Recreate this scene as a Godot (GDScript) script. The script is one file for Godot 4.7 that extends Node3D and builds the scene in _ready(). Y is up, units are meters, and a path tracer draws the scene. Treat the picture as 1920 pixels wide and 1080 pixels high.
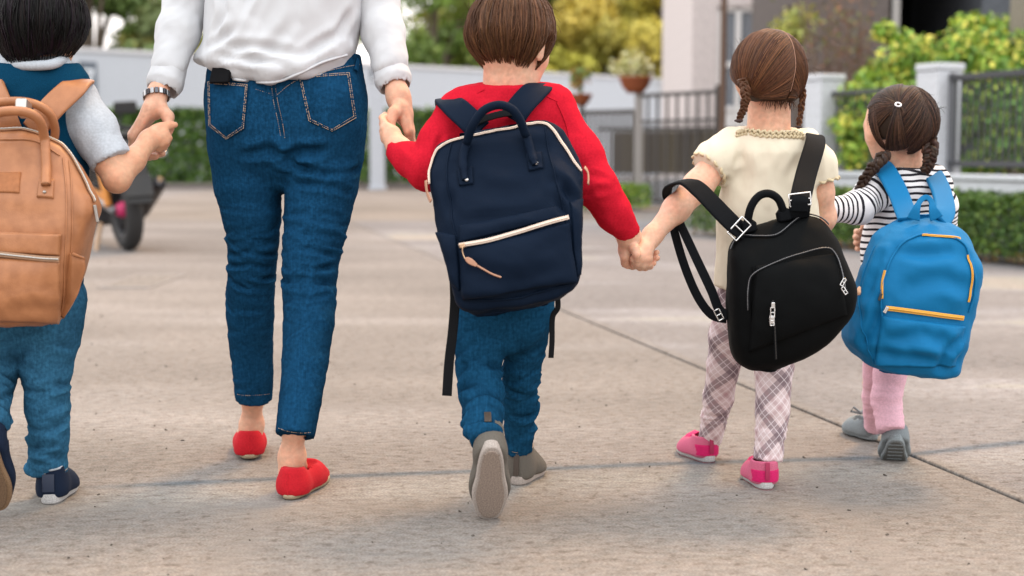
extends Node3D

const FOCAL := 2667.0            # focal length in pixels of a 1920 wide picture
const EYE := Vector3(0, 0.77, 0)
const PITCH := 0.0953            # camera looks down by 5.46 degrees

var mats := {}
var rng := RandomNumberGenerator.new()
var noise := FastNoiseLite.new()
var noise_b := FastNoiseLite.new()

# ------------------------------------------------------------------ small helpers
func at(px: float, py: float, d: float) -> Vector3:   # a point d metres ahead
	var y := (540.0 - py) / FOCAL
	var dir := Vector3((px - 960.0) / FOCAL, y * cos(PITCH) - sin(PITCH), -cos(PITCH) - y * sin(PITCH))
	return EYE + dir * (d / -dir.z)

func on_ground(px: float, py: float, h := 0.0) -> Vector3:
	var p := at(px, py, 1.0) - EYE
	return EYE + p * ((h - EYE.y) / p.y)

func lin(r: float, g: float, b: float) -> Color:      # linear base colour -> sRGB Color for albedo_color
	return Color(r, g, b).linear_to_srgb()

func thing(called: String, label: String, category: String, group := "") -> Node3D:
	var o := Node3D.new()
	o.name = called
	tag(o, label, category, group)
	add_child(o, true)
	number(o, called)
	return o

var counts := {}
func number(o: Node, called: String) -> void:
	if counts.has(called):
		o.name = "%s_%03d" % [called, counts[called]]
		counts[called] += 1
	else:
		o.name = called
		counts[called] = 1

func tag(o: Node, label: String, category: String, group := "") -> void:
	o.set_meta("label", label)
	o.set_meta("category", category)
	if group != "":
		o.set_meta("group", group)

func part(called: String, m: Mesh, mat: Material, parent: Node, t := Transform3D()) -> MeshInstance3D:
	var o := MeshInstance3D.new()
	o.mesh = m
	o.material_override = mat
	o.transform = t
	o.name = called
	if parent == self:
		add_child(o, true)
		number(o, called)
	else:
		var n := 0
		for c in parent.get_children():
			if c.name == called or (c.name.begins_with(called + "_") and str(c.name).trim_prefix(called + "_").is_valid_int()):
				n += 1
		o.name = called if n == 0 else "%s_%03d" % [called, n]
		parent.add_child(o, true)
	return o

func structure(o: Node) -> void:
	o.set_meta("kind", "structure")

func stuff(o: Node) -> void:
	o.set_meta("kind", "stuff")

func mat(key: String, c: Color, rough := 0.8, spec := 0.5, metal := 0.0) -> StandardMaterial3D:
	if mats.has(key):
		return mats[key]
	var m := StandardMaterial3D.new()
	m.resource_name = key
	m.albedo_color = c
	m.roughness = rough
	m.metallic_specular = spec
	m.metallic = metal
	mats[key] = m
	return m

# ------------------------------------------------------------------ raw meshes
class Raw:
	var v := PackedVector3Array()
	var n := PackedVector3Array()
	var i := PackedInt32Array()
	var uv := PackedVector2Array()
	var c := PackedColorArray()

	func append(o: Raw) -> void:
		var b := v.size()
		v.append_array(o.v)
		n.append_array(o.n)
		if o.uv.size(): uv.append_array(o.uv)
		if o.c.size(): c.append_array(o.c)
		for k in o.i:
			i.append(k + b)

	func normals() -> void:     # i is wound clockwise seen from outside
		n = PackedVector3Array()
		n.resize(v.size())
		for k in range(0, i.size(), 3):
			var a := i[k]
			var b := i[k + 1]
			var d := i[k + 2]
			var x := (v[d] - v[a]).cross(v[b] - v[a])
			n[a] += x
			n[b] += x
			n[d] += x
		for k in n.size():
			n[k] = n[k].normalized()

	func quad(a: int, b: int, d: int, e: int) -> void:   # counter-clockwise seen from outside
		i.append_array(PackedInt32Array([a, d, b, a, e, d]))

	func box(t: Transform3D, s: Vector3, bevel := 0.0, col := Color.WHITE) -> void:
		var h := s * 0.5
		var bv: float = minf(bevel, minf(h.x, minf(h.y, h.z)) * 0.9)
		var b0 := v.size()
		# three faces per corner: 24 verts; bevel strips between
		var idx := {}
		for sx in [-1, 1]:
			for sy in [-1, 1]:
				for sz in [-1, 1]:
					for ax in 3:
						var p := Vector3(sx * h.x, sy * h.y, sz * h.z)
						var inner := Vector3(sx * (h.x - bv), sy * (h.y - bv), sz * (h.z - bv))
						inner[ax] = p[ax]
						var nn := Vector3.ZERO
						nn[ax] = [sx, sy, sz][ax]
						idx[[sx, sy, sz, ax]] = v.size()
						v.append(t * inner)
						n.append((t.basis * nn).normalized())
						c.append(col)
						uv.append(Vector2(inner.x + inner.z, inner.y))
		for ax in 3:
			var b: int = (ax + 1) % 3
			var e: int = (ax + 2) % 3
			for s1 in [-1, 1]:
				var cs := []
				for q in [[-1, -1], [1, -1], [1, 1], [-1, 1]]:
					var k := [0, 0, 0]
					k[ax] = s1
					k[b] = q[0]
					k[e] = q[1]
					cs.append(idx[[k[0], k[1], k[2], ax]])
				if s1 > 0: quad(cs[0], cs[1], cs[2], cs[3])
				else: quad(cs[3], cs[2], cs[1], cs[0])
		if bv > 0.0:
			for ax in 3:      # edges along ax
				var b: int = (ax + 1) % 3
				var e: int = (ax + 2) % 3
				for s1 in [-1, 1]:
					for s2 in [-1, 1]:
						var lo := [0, 0, 0]
						lo[ax] = -1
						lo[b] = s1
						lo[e] = s2
						var hi := lo.duplicate()
						hi[ax] = 1
						var q := [idx[[lo[0], lo[1], lo[2], b]], idx[[hi[0], hi[1], hi[2], b]], idx[[hi[0], hi[1], hi[2], e]], idx[[lo[0], lo[1], lo[2], e]]]
						if s1 * s2 > 0: quad(q[3], q[2], q[1], q[0])
						else: quad(q[0], q[1], q[2], q[3])
			for sx in [-1, 1]:
				for sy in [-1, 1]:
					for sz in [-1, 1]:
						var a: int = idx[[sx, sy, sz, 0]]
						var b2: int = idx[[sx, sy, sz, 1]]
						var d: int = idx[[sx, sy, sz, 2]]
						if sx * sy * sz > 0: i.append_array(PackedInt32Array([a, d, b2]))
						else: i.append_array(PackedInt32Array([a, b2, d]))

	func mesh() -> ArrayMesh:
		var arr := []
		arr.resize(Mesh.ARRAY_MAX)
		arr[Mesh.ARRAY_VERTEX] = v
		if n.size() == v.size(): arr[Mesh.ARRAY_NORMAL] = n
		if uv.size() == v.size(): arr[Mesh.ARRAY_TEX_UV] = uv
		if c.size() == v.size(): arr[Mesh.ARRAY_COLOR] = c
		arr[Mesh.ARRAY_INDEX] = i
		var m := ArrayMesh.new()
		m.add_surface_from_arrays(Mesh.PRIMITIVE_TRIANGLES, arr)
		return m

func bx(t: Transform3D, s: Vector3, bevel := 0.0) -> Mesh:
	var r := Raw.new()
	r.box(t, s, bevel)
	return r.mesh()

func bxa(c: Vector3, s: Vector3, yaw := 0.0, bevel := 0.0) -> Mesh:
	return bx(Transform3D(Basis(Vector3.UP, yaw), c), s, bevel)

# a tube along points, its radius per point (radii may be one number)
func tube(pts: PackedVector3Array, radii, sides := 8, raw: Raw = null, col := Color.WHITE) -> Raw:
	var r: Raw = raw if raw else Raw.new()
	var base := r.v.size()
	var cnt := pts.size()
	var up := Vector3.ZERO
	for k in cnt:
		var d := (pts[mini(k + 1, cnt - 1)] - pts[maxi(k - 1, 0)]).normalized()
		if up == Vector3.ZERO:
			up = d.cross(Vector3(0.3, 0.2, 0.9)).normalized()
		up = (up - d * up.dot(d)).normalized()
		var side := d.cross(up)
		var rad: float = radii if (radii is float) else radii[k]
		for s in sides:
			var an := TAU * s / sides
			var o := up * cos(an) + side * sin(an)
			r.v.append(pts[k] + o * rad)
			r.n.append(o)
			r.c.append(col)
			r.uv.append(Vector2(float(s) / sides, float(k)))
	for k in cnt - 1:
		for s in sides:
			var a := base + k * sides + s
			var b := base + k * sides + (s + 1) % sides
			r.quad(a, b, b + sides, a + sides)
	for e in [0, cnt - 1]:
		var dd := (pts[e] - pts[1 if e == 0 else cnt - 2]).normalized()
		var ci := r.v.size()
		r.v.append(pts[e])
		r.n.append(dd)
		r.c.append(col)
		r.uv.append(Vector2.ZERO)
		for s in sides:
			var a: int = base + e * sides + s
			var b: int = base + e * sides + (s + 1) % sides
			if e == 0: r.i.append_array(PackedInt32Array([ci, a, b]))
			else: r.i.append_array(PackedInt32Array([ci, b, a]))
	return r

# a flat strap: rounded rectangle swept along points; nrm gives the outward direction at each point
func strap(pts: PackedVector3Array, nrm: PackedVector3Array, width, thick: float, raw: Raw = null, col := Color.WHITE) -> Raw:
	var r: Raw = raw if raw else Raw.new()
	var base := r.v.size()
	var cnt := pts.size()
	var prof := [[-1.0, -0.5], [1.0, -0.5], [1.06, 0.0], [1.0, 0.5], [0.8, 0.62], [0.0, 0.7], [-0.8, 0.62], [-1.0, 0.5], [-1.06, 0.0]]
	var m := prof.size()
	var along := 0.0
	var start := r.i.size()
	for k in cnt:
		var d := (pts[mini(k + 1, cnt - 1)] - pts[maxi(k - 1, 0)]).normalized()
		if k > 0: along += pts[k].distance_to(pts[k - 1])
		var up := (nrm[k] - d * nrm[k].dot(d)).normalized()
		var side := up.cross(d)
		var w: float = (width if (width is float) else width[k]) * 0.5
		for q in prof:
			r.v.append(pts[k] + side * (q[0] * w) + up * (q[1] * thick))
			r.n.append(Vector3.ZERO)
			r.c.append(col)
			r.uv.append(Vector2(q[0] * w, along))
	for k in cnt - 1:
		for s in m:
			var a := base + k * m + s
			var b := base + k * m + (s + 1) % m
			r.quad(a, b, b + m, a + m)
	for e in [0, cnt - 1]:
		for s in range(1, m - 1):
			var a: int = base + e * m
			if e == 0: r.i.append_array(PackedInt32Array([a, a + s, a + s + 1]))
			else: r.i.append_array(PackedInt32Array([a, a + s + 1, a + s]))
	# smooth normals for this piece only
	for k in range(start, r.i.size(), 3):
		var x := (r.v[r.i[k + 2]] - r.v[r.i[k]]).cross(r.v[r.i[k + 1]] - r.v[r.i[k]])
		for q in 3:
			r.n[r.i[k + q]] += x
	for k in range(base, r.v.size()):
		r.n[k] = r.n[k].normalized()
	return r

func smooth_path(pts: PackedVector3Array, per := 6) -> PackedVector3Array:   # Catmull-Rom
	var o := PackedVector3Array()
	for k in pts.size() - 1:
		for s in per:
			o.append(pts[k].cubic_interpolate(pts[k + 1], pts[maxi(k - 1, 0)], pts[mini(k + 2, pts.size() - 1)], float(s) / per))
	o.append(pts[-1])
	return o

func lathe(profile: PackedVector2Array, t: Transform3D, sides := 24) -> Raw:    # (radius, y)
	var r := Raw.new()
	for k in profile.size():
		for s in sides:
			var an := TAU * s / sides
			r.v.append(t * Vector3(cos(an) * profile[k].x, profile[k].y, sin(an) * profile[k].x))
			r.uv.append(Vector2(float(s) / sides, profile[k].y))
	for k in profile.size() - 1:
		for s in sides:
			var a := k * sides + s
			var b := k * sides + (s + 1) % sides
			r.quad(a, a + sides, b + sides, b)
	r.normals()
	return r

# ------------------------------------------------------------------ soft bodies: smooth union of tapered bones, meshed by surface nets
class Blob:
	var a := PackedVector3Array()
	var ba := PackedVector3Array()
	var ra := PackedFloat32Array()
	var dr := PackedFloat32Array()
	var iv := PackedFloat32Array()
	var ln := PackedFloat32Array()
	var kk := PackedFloat32Array()
	var ax := PackedVector3Array()
	var sq := PackedFloat32Array()
	var fl := PackedByteArray()      # 1: flat end at b, 2: cut away
	var all := PackedInt32Array()
	var has_cut := false
	var planes: Array[Plane] = []    # keep the side below each plane

	func bone(p: Vector3, q: Vector3, r0: float, r1: float, k := 0.02, axis := Vector3.ZERO, s := 1.0, flag := 0) -> void:
		var d := q - p
		var l2 := d.length_squared()
		a.append(p)
		ba.append(d)
		ra.append(r0)
		dr.append(r1 - r0)
		iv.append(1.0 / l2 if l2 > 1e-10 else 0.0)
		ln.append(sqrt(l2))
		kk.append(k)
		var x := axis
		if l2 > 1e-10 and s != 1.0:
			x = (axis - d * (axis.dot(d) / l2)).normalized()
		ax.append(x)
		sq.append(s)
		fl.append(flag)
		all.append(all.size())
		if flag == 2: has_cut = true

	func chain(pts: Array, rs: Array, k := 0.02, flat := false, axis := Vector3.ZERO, s := 1.0) -> void:
		for n in pts.size() - 1:
			bone(pts[n], pts[n + 1], rs[n], rs[n + 1], k, axis, s, 1 if flat and n == pts.size() - 2 else 0)

	func one(i: int, p: Vector3) -> float:
		var pa := p - a[i]
		var s := sq[i]
		if s != 1.0:
			pa += ax[i] * (pa.dot(ax[i]) * (s - 1.0))
		var t := pa.dot(ba[i]) * iv[i]
		var q := clampf(t, 0.0, 1.0)
		var e: float
		if fl[i] == 1 and t > 1.0:
			e = maxf((pa - ba[i] * t).length() - ra[i] - dr[i], (t - 1.0) * ln[i] * s)
		else:
			e = (pa - ba[i] * q).length() - ra[i] - dr[i] * q
		return e / s

	func f(p: Vector3, ids: PackedInt32Array) -> float:
		var d := 1000.0
		for i in ids:
			if fl[i] == 2: continue
			var pa := p - a[i]
			var s := sq[i]
			if s != 1.0:
				pa += ax[i] * (pa.dot(ax[i]) * (s - 1.0))
			var t := pa.dot(ba[i]) * iv[i]
			var e: float
			if fl[i] == 1 and t > 1.0:
				e = maxf((pa - ba[i] * t).length() - ra[i] - dr[i], (t - 1.0) * ln[i] * s)
			else:
				t = clampf(t, 0.0, 1.0)
				e = (pa - ba[i] * t).length() - ra[i] - dr[i] * t
			e /= s
			var k := kk[i]
			var h := maxf(k - absf(d - e), 0.0) / k
			d = minf(d, e) - h * h * k * 0.25
		if has_cut:
			for i in ids:
				if fl[i] == 2:
					d = maxf(d, -one(i, p))
		for pl in planes:
			d = maxf(d, pl.distance_to(p))
		return d

	func d_at(p: Vector3) -> float:
		return f(p, all)

	func grad(p: Vector3) -> Vector3:
		var e := 0.002
		return Vector3(d_at(p + Vector3(e, 0, 0)) - d_at(p - Vector3(e, 0, 0)), d_at(p + Vector3(0, e, 0)) - d_at(p - Vector3(0, e, 0)), d_at(p + Vector3(0, 0, e)) - d_at(p - Vector3(0, 0, e))).normalized()

	func hit(o: Vector3, dir: Vector3, far := 3.0) -> Vector3:    # march to the surface
		var t := 0.0
		for n in 90:
			var d := d_at(o + dir * t)
			if d < 0.0006 or t > far: break
			t += d * 0.8
		return o + dir * t

	func net(cell: float) -> Raw:
		var r := Raw.new()
		const B := 5
		var lo := Vector3(1e9, 1e9, 1e9)
		var hi := -lo
		for i in all:
			if fl[i] == 2: continue
			var m := maxf(ra[i], ra[i] + dr[i]) + 0.004
			for e in [a[i], a[i] + ba[i]]:
				lo = lo.min(e - Vector3(m, m, m))
				hi = hi.max(e + Vector3(m, m, m))
		lo -= Vector3(cell, cell, cell) * 2.0
		var size := hi - lo + Vector3(cell, cell, cell) * 2.0
		var nbx := int(ceil(size.x / cell / B))
		var nby := int(ceil(size.y / cell / B))
		var nbz := int(ceil(size.z / cell / B))
		var cx := nbx * B + 1
		var cy := nby * B + 1
		var cz := nbz * B + 1
		var sy := cx
		var sz := cx * cy
		var val := PackedFloat32Array()
		val.resize(cx * cy * cz)
		val.fill(1e9)
		var vid := PackedInt32Array()
		vid.resize(cx * cy * cz)
		vid.fill(-1)
		var reach := B * cell * 0.88
		var active := PackedInt32Array()
		for bz in nbz:
			for by in nby:
				for bxx in nbx:
					var c := lo + (Vector3(bxx, by, bz) + Vector3(0.5, 0.5, 0.5)) * (B * cell)
					var es := PackedFloat32Array()
					var least := 1000.0
					for i in all:
						var e := one(i, c)
						es.append(e)
						if fl[i] != 2: least = minf(least, e)
					if least > reach + 0.03: continue
					var ids := PackedInt32Array()
					for i in all:
						if es[i] < maxf(least, 0.0) + 2.0 * reach + kk[i]: ids.append(i)
					var dc := f(c, ids)
					if dc > reach or dc < -reach: continue
					active.append_array(PackedInt32Array([bxx, by, bz]))
					for z in B + 1:
						for y in B + 1:
							var at0 := bxx * B + (by * B + y) * sy + (bz * B + z) * sz
							for x in B + 1:
								if val[at0 + x] > 1e8:
									val[at0 + x] = f(lo + Vector3(bxx * B + x, by * B + y, bz * B + z) * cell, ids)
		var off := PackedInt32Array([0, 1, sy, sy + 1, sz, sz + 1, sz + sy, sz + sy + 1])
		var cells := PackedInt32Array()
		for q in range(0, active.size(), 3):
			for z in B:
				for y in B:
					for x in B:
						var gx := active[q] * B + x
						var gy := active[q + 1] * B + y
						var gz := active[q + 2] * B + z
						var c0 := gx + gy * sy + gz * sz
						var neg := 0
						for o in off:
							if val[c0 + o] < 0.0: neg += 1
						if neg == 0 or neg == 8: continue
						var sum := Vector3.ZERO
						var cnt := 0
						for e in 8:
							var va := val[c0 + off[e]]
							for axn in 3:
								var bit: int = 1 << axn
								if e & bit: continue
								var vb := val[c0 + off[e | bit]]
								if (va < 0.0) != (vb < 0.0):
									var p := Vector3(e & 1, (e >> 1) & 1, (e >> 2) & 1)
									p[axn] = va / (va - vb)
									sum += p
									cnt += 1
						vid[c0] = r.v.size()
						r.v.append(lo + (Vector3(gx, gy, gz) + sum / cnt) * cell)
						cells.append(c0)
		for c0 in cells:
			var va := val[c0]
			for axn in 3:
				var st: int = [1, sy, sz][axn]
				var vb := val[c0 + st]
				if (va < 0.0) == (vb < 0.0): continue
				var u: int = [sy, sz, 1][axn]
				var w: int = [sz, 1, sy][axn]
				if c0 - u - w < 0: continue
				var i0 := vid[c0]
				var i1 := vid[c0 - u]
				var i2 := vid[c0 - u - w]
				var i3 := vid[c0 - w]
				if i0 < 0 or i1 < 0 or i2 < 0 or i3 < 0: continue
				if va < 0.0: r.quad(i0, i1, i2, i3)
				else: r.quad(i3, i2, i1, i0)
		r.normals()
		return r

# wrinkle a garment: move vertices along their normals, then colour and map them
func cloth(r: Raw, wrinkle = null, tint = null, map = null) -> Raw:
	if wrinkle != null:
		for k in r.v.size():
			var d: float = wrinkle.call(r.v[k], r.n[k])
			r.v[k] += r.n[k] * d
		r.normals()
	if tint != null:
		r.c.resize(r.v.size())
		for k in r.v.size():
			r.c[k] = tint.call(r.v[k], r.n[k])
	if map != null:
		r.uv.resize(r.v.size())
		for k in r.v.size():
			r.uv[k] = map.call(r.v[k], r.n[k])
	return r

func relax(r: Raw, times := 2) -> Raw:    # soften the steps that the grid leaves on thin rims
	for n in times:
		var sum := PackedVector3Array()
		sum.resize(r.v.size())
		var cnt := PackedInt32Array()
		cnt.resize(r.v.size())
		for k in range(0, r.i.size(), 3):
			for q in 3:
				var a := r.i[k + q]
				sum[a] += r.v[r.i[k + (q + 1) % 3]] + r.v[r.i[k + (q + 2) % 3]]
				cnt[a] += 2
		for k in r.v.size():
			if cnt[k] > 0: r.v[k] = r.v[k].lerp(sum[k] / cnt[k], 0.6)
	r.normals()
	return r

func fold(p: Vector3, across: float, along: float, seed_off := 0.0) -> float:   # crisp valleys that run across a limb
	return noise.get_noise_3d(p.x * across + seed_off, p.y * along, p.z * across)

# creases lying round a limb: each covers part of the girth, tilted a little; [centre, tilted axis, facing, angle width, half width, height]
func leg_creases(line: Array, zones: Array) -> Array:
	var out := []
	var total := 0.0
	for k in line.size() - 1: total += line[k].distance_to(line[k + 1])
	for z in zones:
		for n in z[2]:
			var want: float = total * (z[0] + (z[1] - z[0]) * (n + rng.randf()) / z[2])
			var k := 0
			var run := 0.0
			while k < line.size() - 2 and run + line[k].distance_to(line[k + 1]) < want:
				run += line[k].distance_to(line[k + 1])
				k += 1
			var d: Vector3 = (line[k + 1] - line[k]).normalized()
			var c: Vector3 = line[k] + d * (want - run)
			var a := rng.randf_range(-1.5, 1.5)
			var face := Vector3(sin(a), 0, cos(a))
			face = (face - d * face.dot(d)).normalized()
			var side := d.cross(face)
			var u := (d + side * rng.randf_range(-0.5, 0.5) + face * rng.randf_range(-0.25, 0.25)).normalized()
			out.append([c, u, face, rng.randf_range(0.5, 1.3), z[4] * rng.randf_range(0.6, 1.4), z[3] * rng.randf_range(0.5, 1.3)])
	return out

func leg_fold(p: Vector3, cs: Array) -> float:
	var d := 0.0
	for c in cs:
		var q: Vector3 = p - c[0]
		if q.length_squared() > 0.016: continue
		var u: Vector3 = c[1]
		var s := q.dot(u)
		s += 0.004 * sin(q.x * 40.0 + c[4] * 900.0)
		var w: float = c[4]
		if absf(s) > w * 2.2: continue
		var r := (q - u * s).normalized()
		var ang: float = acos(clampf(r.dot(c[2]), -1.0, 1.0)) / c[3]
		if ang > 1.0: continue
		var win: float = 1.0 - ang * ang
		# a soft ridge that drops sharply on its lower side
		var t := s / w
		var f := 0.0
		if t > 0.0: f = maxf(0.0, 1.0 - t * 0.55)
		else: f = maxf(-0.55, 1.0 + t * 2.2) if t > -0.75 else -0.55 * maxf(0.0, 1.0 - (-t - 0.75) / 1.4)
		d += c[5] * win * f
	return d

func crease(p: Vector3, cs: Array) -> float:   # each: [from, to, half width, depth]
	var d := 0.0
	for c in cs:
		var ab: Vector3 = c[1] - c[0]
		var t := clampf((p - c[0]).dot(ab) / ab.length_squared(), 0.0, 1.0)
		var q: float = (p - c[0] - ab * t).length() / c[2]
		if q < 3.0:
			var ends := 1.0 - pow(absf(t * 2.0 - 1.0), 3.0) * 0.7
			d += c[3] * ends * (exp(-q * q) * -1.0 + 0.45 * exp(-(q - 1.6) * (q - 1.6) * 1.5))
	return d

# ------------------------------------------------------------------ textures
func noise_image(w: int, h: int, freq: float, seed_no: int, octaves := 3, stretch_x := 1.0) -> PackedByteArray:
	var f := FastNoiseLite.new()
	f.seed = seed_no
	f.noise_type = FastNoiseLite.TYPE_SIMPLEX_SMOOTH
	f.frequency = freq
	f.fractal_octaves = octaves
	var im: Image
	if stretch_x > 1.0:
		im = f.get_seamless_image(int(w / stretch_x), h, false, false, 0.15)
		im.resize(w, h, Image.INTERPOLATE_CUBIC)
	else:
		im = f.get_seamless_image(w, h, false, false, 0.15)
	im.convert(Image.FORMAT_L8)
	return im.get_data()

func noise_tex(size: int, freq: float, seed_no: int, as_normal := false, strength := 4.0, ramp: Gradient = null, octaves := 4) -> NoiseTexture2D:
	var f := FastNoiseLite.new()
	f.seed = seed_no
	f.frequency = freq
	f.fractal_octaves = octaves
	var t := NoiseTexture2D.new()
	t.width = size
	t.height = size
	t.seamless = true
	t.noise = f
	t.as_normal_map = as_normal
	t.bump_strength = strength
	if ramp: t.color_ramp = ramp
	return t

func ramp(cols: Array, offs: Array) -> Gradient:
	var g := Gradient.new()
	g.colors = PackedColorArray(cols)
	g.offsets = PackedFloat32Array(offs)
	return g

var tex := {}
func fabric(key: String, c: Color, rough: float, grain := 0.12, scale := 6.0, bump := 0.5, sheen := 0.0, spec := 0.3) -> StandardMaterial3D:
	if mats.has(key): return mats[key]
	var m := mat(key, c, rough, spec)
	if not tex.has("grain"):
		tex.grain = noise_tex(256, 0.09, 5, false, 1.0, ramp([Color(0.72, 0.72, 0.72), Color(1, 1, 1)], [0.15, 0.85]), 4)
		tex.grain_n = noise_tex(256, 0.16, 9, true, 3.0, null, 3)
	m.vertex_color_use_as_albedo = true
	m.uv1_triplanar = true
	m.uv1_scale = Vector3(scale, scale, scale)
	if not tex.has("fine"): tex.fine = noise_tex(256, 0.05, 6, false, 1.0, ramp([Color(0.90, 0.90, 0.90), Color(1, 1, 1)], [0.2, 0.8]), 4)
	if grain > 0.0: m.albedo_texture = tex.grain if grain > 0.11 else tex.fine
	m.normal_enabled = bump > 0.0
	if bump > 0.0:
		m.normal_texture = tex.grain_n
		m.normal_scale = bump
	if sheen > 0.0:
		m.rim_enabled = true
		m.rim = sheen
		m.rim_tint = 0.6
	return m

func ground_material() -> StandardMaterial3D:
	var w := 1024
	var broom := noise_image(w, w, 0.045, 31, 3, 2.6)
	var pits := noise_image(w, w, 0.035, 32, 4)
	var fine := noise_image(w, w, 0.16, 33, 2)
	var col := PackedByteArray()
	col.resize(w * w * 3)
	var hgt := PackedByteArray()
	hgt.resize(w * w)
	for k in w * w:
		var b := broom[k] / 255.0
		var p := pits[k] / 255.0
		var f := fine[k] / 255.0
		var dark := clampf((0.33 - p) * 7.0, 0.0, 1.0) * clampf((f - 0.25) * 3.0, 0.0, 1.0)
		var v := 0.84 + (b - 0.5) * 0.16 + (f - 0.5) * 0.26 - dark * 0.15
		v = clampf(v, 0.2, 1.0)
		col[k * 3] = int(255.0 * v)
		col[k * 3 + 1] = int(255.0 * clampf(v - 0.008 + (p - 0.5) * 0.03, 0.0, 1.0))
		col[k * 3 + 2] = int(255.0 * clampf(v - 0.016 + (p - 0.5) * 0.05, 0.0, 1.0))
		hgt[k] = int(255.0 * clampf(0.6 + (b - 0.5) * 0.5 + (f - 0.5) * 0.3 - dark * 0.5, 0.0, 1.0))
	var m := mat("concrete", lin(0.425, 0.385, 0.352), 0.97, 0.12)
	m.albedo_texture = ImageTexture.create_from_image(Image.create_from_data(w, w, false, Image.FORMAT_RGB8, col))
	m.heightmap_enabled = true
	m.heightmap_texture = ImageTexture.create_from_image(Image.create_from_data(w, w, false, Image.FORMAT_L8, hgt))
	m.heightmap_scale = 0.25
	# large stains and the trowelled bands, over 12 m by 16 m
	var cw := 768
	var ch := 1024
	var big := noise_image(cw, ch, 0.006, 41, 4)
	var streak := noise_image(cw, ch, 0.022, 42, 4, 4.0)
	var pale := noise_image(cw, ch, 0.012, 43, 5, 3.0)
	var out := PackedByteArray()
	out.resize(cw * ch * 3)
	var s0 := on_ground(120, 916)
	var s1 := on_ground(1150, 872)
	var s2 := on_ground(1650, 858)
	var s3 := on_ground(1960, 826)
	var j0 := on_ground(690, 430)
	var j1 := on_ground(1920, 940)
	for y in ch:
		var z := -16.0 * y / ch
		var jx := lerpf(j0.x, j1.x, (z - j0.z) / (j1.z - j0.z))
		for x in cw:
			var wx := -6.0 + 12.0 * x / cw
			var k := y * cw + x
			var g := big[k] / 255.0
			var s := streak[k] / 255.0
			var p := pale[k] / 255.0
			var v := 0.84 + (g - 0.5) * 0.13 + (s - 0.5) * 0.09
			var r := v
			var gr := v
			var b := v
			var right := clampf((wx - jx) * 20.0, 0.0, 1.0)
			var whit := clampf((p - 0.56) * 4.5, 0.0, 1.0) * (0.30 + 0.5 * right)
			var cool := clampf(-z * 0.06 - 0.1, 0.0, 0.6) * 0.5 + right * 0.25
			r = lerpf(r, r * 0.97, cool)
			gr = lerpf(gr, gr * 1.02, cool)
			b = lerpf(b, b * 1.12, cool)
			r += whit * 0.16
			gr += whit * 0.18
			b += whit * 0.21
			# damp band left by a filled saw cut
			if z > -4.6 and z < -2.6:
				var zz := 0.0
				if wx < s1.x: zz = lerpf(s0.z, s1.z, (wx - s0.x) / (s1.x - s0.x))
				elif wx < s2.x: zz = lerpf(s1.z, s2.z, (wx - s1.x) / (s2.x - s1.x))
				else: zz = lerpf(s2.z, s3.z, (wx - s2.x) / (s3.x - s2.x))
				var q := (z - zz + (g - 0.5) * 0.05) / (0.020 + 0.02 * (s - 0.5))
				var band := exp(-q * q) * clampf((wx + 1.05) * 4.0, 0.0, 1.0) * 0.62
				r = lerpf(r, 0.50, band)
				gr = lerpf(gr, 0.60, band)
				b = lerpf(b, 0.71, band)
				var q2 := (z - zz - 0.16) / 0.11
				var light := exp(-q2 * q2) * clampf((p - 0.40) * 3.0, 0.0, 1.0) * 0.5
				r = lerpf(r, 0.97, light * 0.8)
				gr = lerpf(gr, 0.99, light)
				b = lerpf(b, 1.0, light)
			out[k * 3] = int(255.0 * clampf(r, 0.0, 1.0))
			out[k * 3 + 1] = int(255.0 * clampf(gr, 0.0, 1.0))
			out[k * 3 + 2] = int(255.0 * clampf(b, 0.0, 1.0))
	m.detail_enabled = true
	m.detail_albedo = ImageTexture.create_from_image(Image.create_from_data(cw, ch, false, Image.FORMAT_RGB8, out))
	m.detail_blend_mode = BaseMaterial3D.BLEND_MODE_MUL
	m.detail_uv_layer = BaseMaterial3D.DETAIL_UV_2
	return m

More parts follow.
